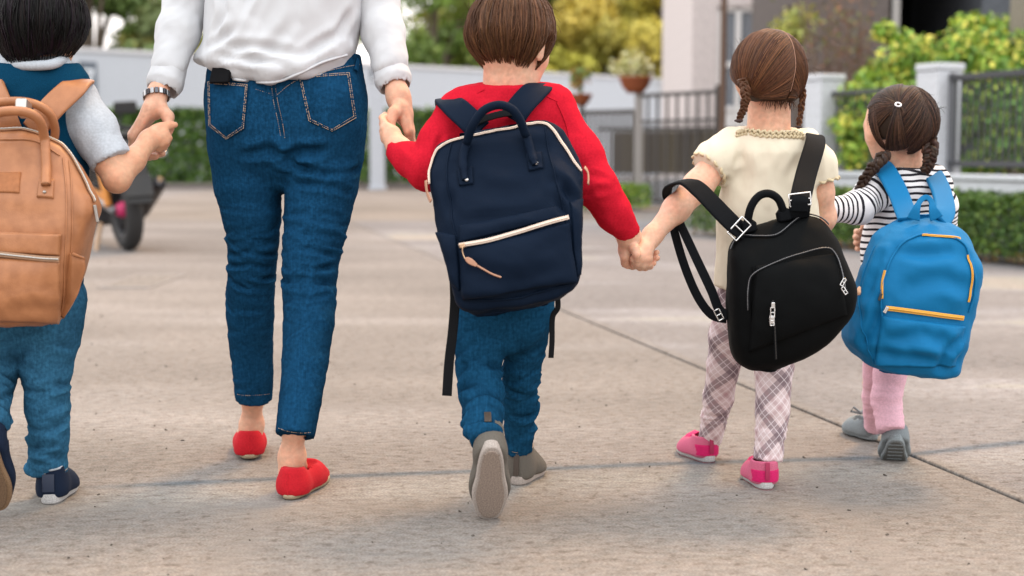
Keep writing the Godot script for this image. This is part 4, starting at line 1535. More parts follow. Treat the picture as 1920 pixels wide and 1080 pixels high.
# ------------------------------------------------------------------ bags: rings between a left and a right edge
class Bag:
	var l := PackedVector3Array()
	var r := PackedVector3Array()
	var zb := PackedFloat32Array()
	var zf := PackedFloat32Array()
	var ex := PackedFloat32Array()
	var out := Vector3(0, 0, 1)
	var wr = null
	func lerp_row(v: float) -> Array:
		var n := l.size() - 1
		var f := clampf(v, 0.0, 1.0) * n
		var i := mini(int(f), n - 1)
		var t := f - i
		var a := maxi(i - 1, 0)
		var c := mini(i + 2, n)
		return [l[i].cubic_interpolate(l[i + 1], l[a], l[c], t), r[i].cubic_interpolate(r[i + 1], r[a], r[c], t), cubic_interpolate(zb[i], zb[i + 1], zb[a], zb[c], t), cubic_interpolate(zf[i], zf[i + 1], zf[a], zf[c], t), lerpf(ex[i], ex[i + 1], t)]
	func ring(v: float, ang: float) -> Vector3:
		var q := lerp_row(v)
		var n: float = q[4]
		var u := signf(cos(ang)) * pow(absf(cos(ang)), 2.0 / n)
		var w := signf(sin(ang)) * pow(absf(sin(ang)), 2.0 / n)
		var mid: float = (q[2] + q[3]) / 2
		var h: float = (q[3] - q[2]) / 2
		return (q[0] + q[1]) / 2 + (q[1] - q[0]) / 2 * u + out * (mid + h * w)
	func front(u: float, v: float) -> Vector3:
		var q := lerp_row(v)
		var n: float = q[4]
		var w := pow(maxf(1.0 - pow(absf(u), n), 0.0), 1.0 / n)
		var p: Vector3 = (q[0] + q[1]) / 2 + (q[1] - q[0]) / 2 * u + out * ((q[2] + q[3]) / 2 + (q[3] - q[2]) / 2 * w)
		return p
	func normal(u: float, v: float) -> Vector3:
		var e := 0.012
		var du := front(clampf(u + e, -1, 1), v) - front(clampf(u - e, -1, 1), v)
		var dv := front(u, minf(v + e, 1.0)) - front(u, maxf(v - e, 0.0))
		var n := du.cross(dv).normalized()
		return n if n.dot(out) > 0 else -n
	func mesh(ns: int, nv: int) -> Raw:
		var m := Raw.new()
		for j in nv + 1:
			var v := 0.5 - 0.5 * cos(PI * j / nv)
			v = lerpf(float(j) / nv, v, 0.6)
			for k in ns:
				m.v.append(ring(v, TAU * k / ns))
				m.c.append(Color.WHITE)
		for j in nv:
			for k in ns:
				var a := j * ns + k
				var b := j * ns + (k + 1) % ns
				m.quad(a, a + ns, b + ns, b)
		for e in [0, nv]:
			var c := m.v.size()
			var s := Vector3.ZERO
			for k in ns: s += m.v[e * ns + k]
			m.v.append(s / ns)
			m.c.append(Color.WHITE)
			for k in ns:
				var a: int = e * ns + k
				var b: int = e * ns + (k + 1) % ns
				if e == 0: m.i.append_array(PackedInt32Array([c, a, b]))
				else: m.i.append_array(PackedInt32Array([c, b, a]))
		m.normals()
		# outward
		var mid := Vector3.ZERO
		for p in m.v: mid += p
		mid /= m.v.size()
		var sc := 0.0
		for k in m.v.size(): sc += m.n[k].dot(m.v[k] - mid)
		if sc < 0.0:
			for k in range(0, m.i.size(), 3):
				var x := m.i[k + 1]
				m.i[k + 1] = m.i[k + 2]
				m.i[k + 2] = x
			m.normals()
		return m

func bag(rows: Array, d_back: float, lean := 0.0) -> Bag:    # rows from the bottom: [left px, py, right px, py, back z, front z, squareness]; d_back is the depth of the zero plane
	var b := Bag.new()
	for q in rows:
		var zm: float = (q[4] + q[5]) * 0.5
		var lv := at(q[0], q[1], d_back - zm)
		var rv := at(q[2], q[3], d_back - zm)
		lv.z = -d_back
		rv.z = -d_back
		b.l.append(lv)
		b.r.append(rv)
		b.zb.append(q[4])
		b.zf.append(q[5])
		b.ex.append(q[6])
	return b

func uv_at(b: Bag, px: float, py: float) -> Vector2:
	var uv := Vector2(0, 0.5)
	var want := Vector2(px, py)
	var best := 1e9
	for i in 9:
		for j in 9:
			var t := Vector2(-0.8 + 0.2 * i, 0.06 + 0.11 * j)
			var e := px_of(b.front(t.x, t.y)).distance_to(want)
			if e < best:
				best = e
				uv = t
	for n in 8:
		var p := px_of(b.front(uv.x, uv.y))
		var du := (px_of(b.front(uv.x + 0.01, uv.y)) - p) / 0.01
		var dv := (px_of(b.front(uv.x, uv.y + 0.01)) - p) / 0.01
		var det := du.x * dv.y - du.y * dv.x
		if absf(det) < 1.0: break
		var e := want - p
		uv += Vector2((e.x * dv.y - e.y * dv.x) / det, (du.x * e.y - du.y * e.x) / det) * 0.8
		uv = Vector2(clampf(uv.x, -0.985, 0.985), clampf(uv.y, 0.01, 0.99))
	return uv

func bag_point(b: Bag, px: float, py: float, lift: float) -> Array:
	var uv := uv_at(b, px, py)
	var n := b.normal(uv.x, uv.y)
	var p := b.front(uv.x, uv.y)
	var l := lift
	if b.wr != null: l += (b.wr as Callable).call(p, n)
	return [p + n * l, n]

func on_bag(b: Bag, list: Array, lift: float, per := 4) -> Array:
	var a := PackedVector3Array()
	for q in list: a.append(Vector3(q[0], q[1], 0))
	a = smooth_path(a, per)
	var o := PackedVector3Array()
	var n := PackedVector3Array()
	for q in a:
		var g := bag_point(b, q.x, q.y, lift)
		o.append(g[0])
		n.append(g[1])
	return [o, n]

# a raised panel on the bag front: corners in pixels, clockwise from top left
func panel_on(b: Bag, c: Array, nx: int, ny: int, lift: float, bulge := 0.0, round_low := 0.0) -> Raw:
	var r := Raw.new()
	for j in ny + 1:
		for i in nx + 1:
			var u := float(i) / nx
			var v := float(j) / ny
			# crowd the outer rows so that the edge is a crisp step
			u = _crowd(u, i, nx)
			v = _crowd(v, j, ny)
			var top := Vector2(c[0][0], c[0][1]).lerp(Vector2(c[1][0], c[1][1]), u)
			var bot := Vector2(c[3][0], c[3][1]).lerp(Vector2(c[2][0], c[2][1]), u)
			var vv := v
			if round_low > 0.0:
				vv = v * (1.0 - round_low * pow(absf(u * 2.0 - 1.0), 4.0))
			var q := top.lerp(bot, vv)
			var edge := i == 0 or j == 0 or i == nx or j == ny
			var l := -0.003 if edge else lift + bulge * (1.0 - pow(2.0 * u - 1.0, 2.0)) * (1.0 - pow(2.0 * v - 1.0, 4.0))
			var g := bag_point(b, q.x, q.y, l)
			r.v.append(g[0])
			r.c.append(Color.WHITE)
	for j in ny:
		for i in nx:
			var a := j * (nx + 1) + i
			r.quad(a, a + nx + 1, a + nx + 2, a + 1)
	r.normals()
	return r

func _crowd(u: float, i: int, n: int) -> float:
	if i == 1: return 0.006
	if i == n - 1: return 0.994
	if i == 0 or i == n: return u
	return lerpf(0.02, 0.98, (i - 1.5) / (n - 3.0)) if i > 1 and i < n - 1 else u

func zip(parent: Node, called: String, line: Array, tape: Material, teeth: Material, w: float) -> MeshInstance3D:
	var o := part(called, strap(line[0], line[1], w, 0.0012).mesh(), tape, parent)
	var p := PackedVector3Array()
	var rad := PackedFloat32Array()
	var src: PackedVector3Array = line[0]
	for k in src.size() - 1:
		var d := src[k].distance_to(src[k + 1])
		var m := maxi(2, int(d / 0.0022))
		for s in m:
			p.append(src[k].lerp(src[k + 1], float(s) / m) + line[1][k] * 0.0015)
			rad.append(w * (0.24 if s % 2 == 0 else 0.16))
	part("teeth", tube(p, rad, 6).mesh(), teeth, o)
	return o

func strap_px(list: Array, w, th: float, face := Vector3(0, 0.25, 1), per := 5) -> Raw:    # points [px, py, depth] or [px, py, depth, normal]
	var a := PackedVector3Array()
	var nn := PackedVector3Array()
	for q in list:
		a.append(at(q[0], q[1], q[2]))
		nn.append(q[3] if q.size() > 3 else face)
	var p := smooth_path(a, per)
	var n := PackedVector3Array()
	for k in p.size():
		var f := float(k) / per
		var i := mini(int(f), nn.size() - 2)
		n.append(nn[i].lerp(nn[i + 1], f - i).normalized())
	return strap(p, n, w, th)

func ring_of(c: Vector3, bas: Basis, rx: float, rz: float, rad: float, sides := 8, n := 40) -> Raw:
	var p := PackedVector3Array()
	for k in n + 1:
		p.append(c + bas * Vector3(cos(TAU * k / n) * rx, 0, sin(TAU * k / n) * rz))
	return tube(p, rad, sides)

func buckle(parent: Node, called: String, c: Vector3, bas: Basis, w: float, h: float, rad: float, m: Material) -> void:   # a rectangular wire loop
	var p := PackedVector3Array()
	for q in [[-1, -1], [0, -1], [1, -1], [1, 0], [1, 1], [0, 1], [-1, 1], [-1, 0], [-1, -1]]:
		p.append(c + bas * Vector3(q[0] * w / 2, q[1] * h / 2, 0))
	var o := part(called, tube(p, rad, 6).mesh(), m, parent)
	part("prong", tube(PackedVector3Array([c + bas * Vector3(-w / 2, 0, 0), c + bas * Vector3(w / 2, 0, 0)]), rad * 0.8, 6).mesh(), m, o)

func denim(key: String, c: Color) -> StandardMaterial3D:
	if mats.has(key): return mats[key]
	var m := fabric(key, c, 0.95, 0.0, 7.0, 0.35, 0.0, 0.07)
	if not tex.has("denim"):
		var a := noise_image(256, 256, 0.10, 61, 3)
		var b := noise_image(256, 256, 0.05, 62, 2, 1.0)
		var o := PackedByteArray()
		o.resize(256 * 256 * 3)
		for y in 256:
			for x in 256:
				var k := y * 256 + x
				var s := a[(y / 8 % 256) * 256 + x] / 255.0
				var v := 0.84 + (s - 0.5) * 0.18 + (b[k] / 255.0 - 0.5) * 0.30 + (0.05 if (x + y) % 3 == 0 else 0.0)
				for q in 3: o[k * 3 + q] = int(255.0 * clampf(v + (0.03 if q == 0 else 0.0), 0.0, 1.0))
		tex.denim = ImageTexture.create_from_image(Image.create_from_data(256, 256, false, Image.FORMAT_RGB8, o))
	m.albedo_texture = tex.denim
	return m

func jeans_fold(p: Vector3, amp: float) -> float:
	var n := noise.get_noise_3d(p.x * 5.0, p.y * 17.0, p.z * 5.0)
	var m := noise_b.get_noise_3d(p.x * 9.0 + 7.0, p.y * 30.0, p.z * 9.0)
	var w := noise.get_noise_3d(p.x * 3.5 + 3.0, p.y * 21.0 + 5.0 * p.x, p.z * 3.5)
	var ridge := pow(maxf(0.0, 1.0 - absf(w) * 2.6), 1.5)
	return amp * (0.45 * n + 1.1 * ridge - 0.4 + 0.25 * m)

func build_woman() -> void:
	var o := thing("person", "woman in white blouse and blue skinny jeans walking away, holding two boys' hands", "person", "walkers seen from behind")
	var skin := skin_mat("skin_woman", lin(0.68, 0.385, 0.265))
	# body
	var D := 3.35
	var head_t := xf(at(535, -345, D), 0, 0)
	var hb := head_blob(head_t, 1.16, at(533, -190, D), 0.052)
	var raw := hb.net(0.006)
	var b := Blob.new()
	b.bone(at(533, -150, D), at(532, 60, D), 0.125, 0.105, 0.04, Vector3(0, 0, 1), 1.5)
	b.bone(at(532, 60, D), at(535, 230, D), 0.105, 0.135, 0.04, Vector3(0, 0, 1), 1.4)
	b.chain(pts([[470, 250, D], [476, 480, 3.39], [478, 640, 3.48]]), [0.06, 0.034, 0.034], 0.02)
	b.chain(pts([[604, 250, D], [588, 470, 3.29], [568, 660, 3.2]]), [0.06, 0.036, 0.034], 0.02)
	raw.append(b.net(0.018))
	b = Blob.new()      # ankles and feet
	b.chain(pts([[476, 640, 3.48], [474, 745, 3.535], [472, 790, 3.555]]), [0.040, 0.0265, 0.0245], 0.02)
	b.chain(pts([[472, 790, 3.555], [470, 822, 3.545]]), [0.022, 0.026], 0.02)
	b.chain(pts([[472, 800, 3.56], [455, 825, 3.66]]), [0.028, 0.024], 0.02)
	b.chain(pts([[568, 660, 3.2], [553, 800, 3.15], [547, 850, 3.165]]), [0.040, 0.0268, 0.024], 0.02)
	b.chain(pts([[547, 850, 3.165], [543, 886, 3.158]]), [0.022, 0.026], 0.02)
	b.chain(pts([[549, 860, 3.17], [562, 890, 3.27]]), [0.028, 0.024], 0.02)
	for e in [[462, 795, 3.555], [483, 792, 3.555], [536, 855, 3.17], [560, 853, 3.17]]:
		b.bone(at(e[0], e[1], e[2]), at(e[0], e[1] + 4, e[2]), 0.010, 0.010, 0.014)
	raw.append(b.net(0.004))
	# arms and hands
	b = Blob.new()
	b.chain(pts([[408, -140, D], [350, 5, 3.37], [315, 122, 3.285], [295, 176, 3.24]]), [0.040, 0.034, 0.0255, 0.0215], 0.008)
	b.chain(pts([[295, 176, 3.24], [288, 205, 3.225]]), [0.0215, 0.025], 0.012)
	for q in [[[297, 200, 3.245], [263, 244, 3.262], [258, 275, 3.27], [286, 285, 3.25], [309, 277, 3.215]], [[291, 200, 3.235], [255, 247, 3.24], [252, 277, 3.25], [280, 294, 3.235], [305, 288, 3.200]], [[286, 201, 3.22], [249, 252, 3.215], [249, 277, 3.225], [270, 294, 3.22], [292, 294, 3.195]], [[281, 203, 3.205], [249, 256, 3.195], [250, 273, 3.20], [264, 287, 3.205], [280, 292, 3.19]]]:
		b.chain(pts(q.slice(0, 2)), [0.0145, 0.0115], 0.012)
		b.chain(pts(q.slice(1)), [0.0105, 0.0095, 0.0085, 0.0072], 0.004)
	b.chain(pts([[301, 200, 3.225], [315, 219, 3.21], [317, 240, 3.195], [311, 268, 3.185]]), [0.015, 0.0125, 0.0095, 0.0075], 0.010)
	raw.append(b.net(0.0032))
	b = Blob.new()
	b.chain(pts([[660, -140, D], [706, 5, 3.365], [731, 118, 3.29], [747, 182, 3.25]]), [0.040, 0.034, 0.0265, 0.0215], 0.02)
	b.chain(pts([[747, 182, 3.25], [756, 214, 3.245]]), [0.0215, 0.0235], 0.03)
	for q in [[[752, 205, 3.225], [766, 246, 3.215], [771, 268, 3.23], [756, 280, 3.26], [738, 268, 3.265]], [[753, 205, 3.24], [768, 248, 3.235], [773, 270, 3.25], [757, 282, 3.275], [738, 270, 3.28]], [[755, 205, 3.255], [769, 246, 3.255], [772, 266, 3.27], [757, 278, 3.29], [740, 268, 3.29]], [[756, 205, 3.265], [768, 240, 3.272], [770, 258, 3.285], [757, 270, 3.30], [742, 262, 3.30]]]:
		b.chain(pts(q.slice(0, 2)), [0.0145, 0.0115], 0.012)
		b.chain(pts(q.slice(1)), [0.0105, 0.0095, 0.0085, 0.0072], 0.004)
	b.chain(pts([[748, 200, 3.225], [738, 212, 3.205], [733, 226, 3.195], [735, 242, 3.185]]), [0.015, 0.0125, 0.0095, 0.0078], 0.010)
	raw.append(b.net(0.0032))
	skin_tone(raw)
	part("body", raw.mesh(), skin, o)
	eyes(o, head_t, 1.16)
	var h := Hair.new()
	h.t = head_t * Transform3D(Basis(), Vector3(0, 0.03, 0.01))
	h.r = Vector3(0.100, 0.108, 0.112)
	h.tuck = 0.05
	h.hem = func(phi: float) -> float: return 0.20 if absf(wrapf(phi, -PI, PI)) < 1.9 else 0.005
	var hr := hair_cap(h, Color(0.016, 0.010, 0.008))
	hr.append(bowl_locks(h, 260, Color(0.016, 0.010, 0.008), Color(0.05, 0.03, 0.02), 0.002))
	part("hair", hr.mesh(), hair_mat(), o)

	# jeans
	var j := Blob.new()
	j.bone(at(535, 92, D), at(535, 190, D), 0.172, 0.173, 0.03, Vector3(0, 0, 1), 1.5)
	j.bone(at(535, 190, D), at(535, 232, D), 0.173, 0.164, 0.04, Vector3(0, 0, 1), 1.45)
	j.bone(at(470, 205, 3.31), at(468, 232, 3.305), 0.089, 0.087, 0.04)
	j.bone(at(604, 200, 3.31), at(607, 230, 3.305), 0.092, 0.090, 0.04)
	j.bone(at(475, 235, 3.34), at(461, 285, 3.34), 0.084, 0.0835, 0.03)
	j.bone(at(598, 235, 3.33), at(607, 290, 3.33), 0.088, 0.0905, 0.03)
	j.chain(pts([[461, 285, 3.34], [464, 340, 3.35], [471, 395, 3.36], [475, 450, 3.38], [473, 500, 3.40], [470, 545, 3.425], [469, 590, 3.45], [471, 650, 3.485], [475, 700, 3.50], [476, 748, 3.52]]), [0.0855, 0.080, 0.071, 0.0615, 0.0575, 0.0575, 0.058, 0.0535, 0.0495, 0.0465], 0.005, true)
	j.chain(pts([[607, 290, 3.33], [603, 345, 3.32], [595, 400, 3.31], [586, 460, 3.295], [581, 510, 3.28], [580, 555, 3.265], [579, 605, 3.24], [572, 680, 3.20], [563, 750, 3.165], [553, 816, 3.13]]), [0.0925, 0.085, 0.077, 0.069, 0.0635, 0.061, 0.058, 0.0525, 0.0475, 0.0445], 0.005, true)
	j.planes.append(Plane(Vector3(-0.09, 1, 0).normalized(), Vector3(-0.09, 1, 0).normalized().dot(at(640, 104, D))))
	var cs := []
	for q in [[[540, 305, 3.25], [610, 328, 3.24], [672, 318, 3.30], 0.010, 0.014], [[545, 345, 3.25], [600, 345, 3.23], [660, 362, 3.28], 0.009, 0.010], [[535, 300, 3.25], [560, 285, 3.23], [612, 285, 3.22], 0.013, 0.016], [[528, 290, 3.25], [505, 282, 3.23], [455, 296, 3.23], 0.014, 0.012], [[525, 250, 3.25], [532, 280, 3.26], [531, 315, 3.28], 0.011, 0.022], [[545, 402, 3.25], [590, 396, 3.22], [650, 410, 3.27], 0.008, 0.004],
			[[430, 478, 3.35], [472, 470, 3.32], [518, 480, 3.36], 0.007, 0.006], [[428, 500, 3.36], [470, 496, 3.33], [520, 505, 3.37], 0.006, 0.006], [[426, 522, 3.38], [470, 518, 3.35], [516, 520, 3.38], 0.006, 0.005], [[428, 545, 3.4], [460, 548, 3.37], [514, 540, 3.40], 0.006, 0.004], [[432, 455, 3.34], [470, 446, 3.31], [515, 455, 3.34], 0.006, 0.005],
			[[536, 472, 3.26], [585, 468, 3.22], [642, 480, 3.26], 0.008, 0.006], [[536, 500, 3.25], [580, 505, 3.21], [634, 500, 3.25], 0.007, 0.006], [[536, 525, 3.24], [580, 522, 3.20], [630, 530, 3.24], 0.007, 0.005], [[536, 555, 3.23], [580, 560, 3.19], [628, 550, 3.23], 0.007, 0.005], [[540, 590, 3.2], [580, 585, 3.17], [625, 592, 3.21], 0.007, 0.003], [[540, 445, 3.26], [590, 436, 3.22], [640, 445, 3.27], 0.007, 0.004]]:
		var p := pts(q.slice(0, 3))
		cs.append([p[0], p[1], q[3], q[4]])
		cs.append([p[1], p[2], q[3], q[4]])
	var lf := leg_creases(pts([[464, 340, 3.35], [475, 450, 3.38], [470, 545, 3.425], [471, 650, 3.485], [476, 748, 3.52]]), [[0.02, 0.18, 3, 0.0028, 0.012], [0.18, 0.56, 17, 0.0042, 0.0085], [0.56, 0.95, 7, 0.0018, 0.010]])
	lf.append_array(leg_creases(pts([[603, 345, 3.32], [586, 460, 3.295], [580, 555, 3.265], [572, 680, 3.20], [553, 816, 3.13]]), [[0.02, 0.15, 3, 0.0030, 0.012], [0.15, 0.5, 17, 0.0042, 0.0085], [0.5, 0.95, 8, 0.0018, 0.010]]))
	var wr := func(p: Vector3, _n: Vector3) -> float:
		var knee := exp(-pow((p.y - 0.61) / 0.17, 2.0))
		var low := exp(-pow((p.y - 0.30) / 0.18, 2.0)) * 0.5
		return jeans_fold(p, 0.0007 + 0.0008 * knee + 0.0005 * low) + 1.1 * crease(p, cs) + leg_fold(p, lf)
	var fade_and_light := func(p: Vector3, n: Vector3) -> Color:
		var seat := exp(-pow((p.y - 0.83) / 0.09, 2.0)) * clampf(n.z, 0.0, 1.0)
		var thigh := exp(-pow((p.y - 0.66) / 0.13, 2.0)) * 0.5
		var f := 0.62 + 0.75 * seat + 0.35 * thigh + 0.62 * pow(maxf(n.z, 0.0), 2.0) + 0.34 * noise_b.get_noise_3d(p.x * 9.0, p.y * 7.0, p.z * 9.0) + clampf(leg_fold(p, lf) * 90.0, -0.2, 0.45)  # wear on seat, thighs and ridges, plus light painted on cloth facing back
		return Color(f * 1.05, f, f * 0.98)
	var dm := denim("denim_woman", lin(0.0095, 0.066, 0.152))
	var jr := cloth(j.net(0.0058), wr, fade_and_light)
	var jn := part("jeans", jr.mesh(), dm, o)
	# pockets, yoke, centre seam, hems
	var thread := mat("thread", lin(0.50, 0.36, 0.25), 0.8)
	var pw := func(p: Vector3, _g: Vector3) -> float: return jeans_fold(p, 0.0012)
	var pfade := func(p: Vector3, _n: Vector3) -> Color:
		var f := 0.95 + 0.5 * noise_b.get_noise_3d(p.x * 12.0, p.y * 8.0, p.z * 12.0)
		return Color(f, f, f)
	for q in [[[393, 152], [468, 158], [460, 243], [395, 238], 22.0], [[558, 142], [655, 135], [668, 224], [578, 230], 22.0]]:
		var pc := cloth(patch_on(j, q.slice(0, 4), 22, 22, 0.0065 if q[0][0] < 500 else 0.0045, q[4], pw), null, pfade)
		var pk := part("pocket", pc.mesh(), dm, jn)
		var st := Raw.new()
		var c: Array = q.slice(0, 4)
		var cen := Vector2((c[0][0] + c[2][0]) * 0.5, (c[0][1] + c[2][1]) * 0.5)
		for ins in [0.93, 0.86]:
			var e := []
			for v in c: e.append(Vector2(v[0], v[1]).lerp(cen, 1.0 - ins))
			var tip := Vector2((e[2].x + e[3].x) * 0.5, (e[2].y + e[3].y) * 0.5 + q[4] * 0.97)
			for s in [[e[0], e[1]], [e[1], e[2]], [e[2], tip], [tip, e[3]], [e[3], e[0]]]:
				var ln := drape(j, [[s[0].x, s[0].y], [lerpf(s[0].x, s[1].x, 0.5), lerpf(s[0].y, s[1].y, 0.5)], [s[1].x, s[1].y]], 0.0078 if c[0][0] < 500 else 0.0058, 8)
				stitches(ln, 0.0036, 0.0012, 0.0008, st)
		part("stitching", st.mesh(), thread, pk)
	var seam := Raw.new()
	var dn := Raw.new()
	for q in [[[513, 158], [518, 190], [526, 225], [532, 262]]]:
		var ln := drape(j, q, 0.001, 8)
		tube(ln[0], 0.0022, 6, dn, Color(0.8, 0.8, 0.8))
	for q in [[[509, 158], [513, 190], [521, 225], [528, 262]], [[516, 158], [521, 190], [530, 228], [535, 260]], [[480, 168], [500, 174], [514, 178]], [[520, 178], [560, 150], [640, 128], [672, 122]]]:
		stitches(drape(j, q, 0.0035, 10), 0.0036, 0.0014, 0.0006, seam)
	for q in [[[446, 739], [460, 741], [490, 740], [504, 738]], [[523, 803], [540, 808], [565, 811], [581, 811]]]:
		stitches(drape(j, q, 0.0015, 8), 0.0036, 0.0014, 0.0006, seam)
	part("seam", dn.mesh(), dm, jn)
	part("stitching", seam.mesh(), thread, jn)
	for q in [[[560, 125], [565, 152]], [[668, 112], [664, 134]]]:
		var ln := drape(j, q, 0.006, 4)
		part("belt_loop", strap(ln[0], ln[1], 0.012, 0.002).mesh(), dm, jn)

	# blouse
	var bl := Blob.new()
	bl.bone(at(533, -165, D), at(532, -20, D), 0.160, 0.166, 0.05, Vector3(0, 0, 1), 1.55)
	bl.bone(at(420, -160, D), at(650, -160, D), 0.062, 0.062, 0.06)
	bl.bone(at(546, -40, D - 0.01), at(516, 137, D - 0.02), 0.166, 0.181, 0.04, Vector3(0, 0, 1), 1.42, 1)
	bl.chain(pts([[384, 108, 3.33], [410, 116, 3.27], [450, 132, 3.235], [505, 138, 3.215], [560, 126, 3.22], [606, 104, 3.25], [650, 88, 3.29]]), [0.016, 0.017, 0.018, 0.018, 0.017, 0.015, 0.010], 0.03)
	bl.bone(at(532, 110, D), at(520, 190, D), 0.165, 0.165, 0.01, Vector3(0, 0, 1), 1.60, 2)
	var bcs := []
	for q in [[[395, 112, 3.27], [440, 105, 3.2], [520, 120, 3.2], 0.010, 0.008], [[410, 100, 3.25], [470, 85, 3.2], [560, 100, 3.2], 0.012, 0.006], [[470, -20, 3.22], [440, 40, 3.2], [395, 95, 3.26], 0.013, 0.007], [[510, -40, 3.2], [470, 30, 3.2], [455, 80, 3.2], 0.012, 0.005], [[560, -30, 3.2], [550, 40, 3.2], [500, 100, 3.2], 0.016, 0.005], [[620, -40, 3.22], [610, 30, 3.2], [640, 85, 3.24], 0.014, 0.005], [[655, 10, 3.3], [640, 60, 3.26], [560, 108, 3.2], 0.012, 0.006], [[420, -40, 3.27], [415, 20, 3.24], [400, 70, 3.25], 0.012, 0.006]]:
		var p := pts(q.slice(0, 3))
		bcs.append([p[0], p[1], q[3], q[4]])
		bcs.append([p[1], p[2], q[3], q[4]])
	var bw := func(p: Vector3, _n: Vector3) -> float:
		return 0.0045 * noise.get_noise_3d(p.x * 11.0 + p.y * 4.0, p.y * 5.0, p.z * 9.0) + 0.002 * noise_b.get_noise_3d(p.x * 22.0, p.y * 9.0, p.z * 20.0) + 1.6 * crease(p, bcs)
	var white := fabric("blouse", lin(0.52, 0.53, 0.55), 0.6, 0.0, 10.0, 0.0, 0.1, 0.3)
	var wc := func(_p, _n): return Color.WHITE
	var bn := part("blouse", cloth(bl.net(0.0065), bw, wc).mesh(), white, o)
	var hl := drape(bl, [[386, 140], [410, 143], [455, 150], [510, 154], [558, 139], [604, 117], [650, 103]], 0.001, 6)
	part("hem", tube(hl[0], 0.0032, 6).mesh(), white, bn)
	var sl := func(p: Vector3, _n: Vector3) -> float:
		return 0.0042 * noise.get_noise_3d(p.x * 14.0 - p.y * 8.0, p.y * 11.0, p.z * 12.0) + 0.002 * noise_b.get_noise_3d(p.x * 25.0, p.y * 18.0, p.z * 20.0)
	for s in [[[[408, -150, D], [370, -70, 3.36], [350, 0, 3.37], [335, 60, 3.335], [316, 128, 3.285]], [[321, 118, 3.292], [309, 158, 3.268]]], [[[660, -150, D], [690, -70, 3.36], [706, 0, 3.365], [719, 60, 3.33], [732, 122, 3.285]], [[727, 108, 3.30], [738, 152, 3.275]]]]:
		var sb := Blob.new()
		sb.chain(pts(s[0]), [0.068, 0.058, 0.052, 0.048, 0.041], 0.02)
		var sn := part("sleeve", cloth(sb.net(0.006), sl, wc).mesh(), white, bn)
		var cb := Blob.new()
		var e := pts(s[1])
		var dd: Vector3 = (e[1] - e[0]).normalized()
		cb.bone(e[0], e[1], 0.0385, 0.0425, 0.01, Vector3.ZERO, 1.0, 1)
		cb.bone(e[1] - dd * 0.012, e[1] + dd * 0.05, 0.0335, 0.0335, 0.01, Vector3.ZERO, 1.0, 2)
		cb.bone(e[1] - dd * 0.003, e[1] - dd * 0.002, 0.041, 0.041, 0.006)
		part("cuff", cloth(relax(cb.net(0.0035), 3), func(p: Vector3, _n: Vector3) -> float: return 0.0025 * noise_b.get_noise_3d(p.x * 16.0, p.y * 16.0, p.z * 16.0), wc).mesh(), white, sn)

	# shoes
	var red := fabric("red_canvas", lin(0.50, 0.012, 0.022), 0.85, 0.10, 14.0, 0.4, 0.1)
	var rope := fabric("espadrille_sole", lin(0.50, 0.40, 0.27), 0.9, 0.2, 30.0, 0.6)
	var sh := espadrille(o, xf(at(468, 861, 3.50), 10, -4), 0.232, 0.080, red, rope)
	sh = espadrille(o, xf(on_ground(540, 939) + Vector3(0, 0.001, 0), -11, 0), 0.232, 0.080, red, rope)

	# phone in the hip pocket, wristwatch
	var ph := thing("mobile_phone", "black phone sticking out of the woman's left hip pocket", "phone")
	var pp := drape(j, [[425, 141], [425, 160]], 0.0190, 2)
	var pb := Basis.looking_at(-(pp[1][0] as Vector3), Vector3.UP)
	ph.transform = Transform3D(pb, pp[0][0])
	part("case", bx(Transform3D(), Vector3(0.057, 0.056, 0.0085), 0.0035), mat("phone_black", lin(0.004, 0.004, 0.005), 0.7, 0.2), ph)
	part("camera_lens", lathe(PackedVector2Array([Vector2(0, 0), Vector2(0.005, 0), Vector2(0.0055, 0.001), Vector2(0.004, 0.0014), Vector2(0, 0.0014)]), Transform3D(Basis(Vector3.RIGHT, PI / 2), Vector3(-0.016, 0.016, 0.0035)), 14).mesh(), mat("lens", lin(0.01, 0.01, 0.014), 0.1), ph)
	part("screen", bx(Transform3D(Basis(), Vector3(0, 0, -0.0046)), Vector3(0.052, 0.05, 0.001)), mat("lens", Color.WHITE), ph)
	var wt := thing("wristwatch", "silver link wristwatch on the woman's left wrist", "watch")
	var w0 := at(293.5, 180, 3.238)
	var wd := (at(287, 205, 3.225) - at(305, 120, 3.28)).normalized()
	var wx := wd.cross(Vector3(0, 0, 1)).normalized()
	var wbs := Basis(wx, -wd, wx.cross(-wd)) * Basis(Vector3(0, 0, 1), -0.22)
	wt.transform = Transform3D(wbs, w0)
	var steel := mat("steel", lin(0.42, 0.42, 0.43), 0.28, 0.5, 0.9)
	var dsteel := mat("dark_steel", lin(0.10, 0.10, 0.11), 0.3, 0.5, 0.9)
	for k in 18:
		var a := TAU * k / 18.0
		part("link", bx(Transform3D(Basis(Vector3.UP, -a + PI / 2), Vector3(cos(a) * 0.0285, 0, sin(a) * 0.0275)), Vector3(0.0086, 0.0145, 0.004), 0.0012), steel if k % 2 == 0 else dsteel, wt)
	part("dial", lathe(PackedVector2Array([Vector2(0, 0), Vector2(0.013, 0), Vector2(0.014, 0.003), Vector2(0.012, 0.005), Vector2(0, 0.005)]), Transform3D(Basis(Vector3.RIGHT, PI / 2), Vector3(0.0, 0, 0.0275)), 20).mesh(), steel, wt)

func skin_tone(raw: Raw) -> void:    # blotchy living skin
	raw.c.resize(raw.v.size())
	for k in raw.v.size():
		var p := raw.v[k]
		var n := noise_b.get_noise_3d(p.x * 28.0, p.y * 28.0, p.z * 28.0) + 0.6 * noise.get_noise_3d(p.x * 90.0, p.y * 90.0, p.z * 90.0)
		raw.c[k] = Color(1.0 + 0.05 * n, 0.97 - 0.10 * n, 0.96 - 0.13 * n)

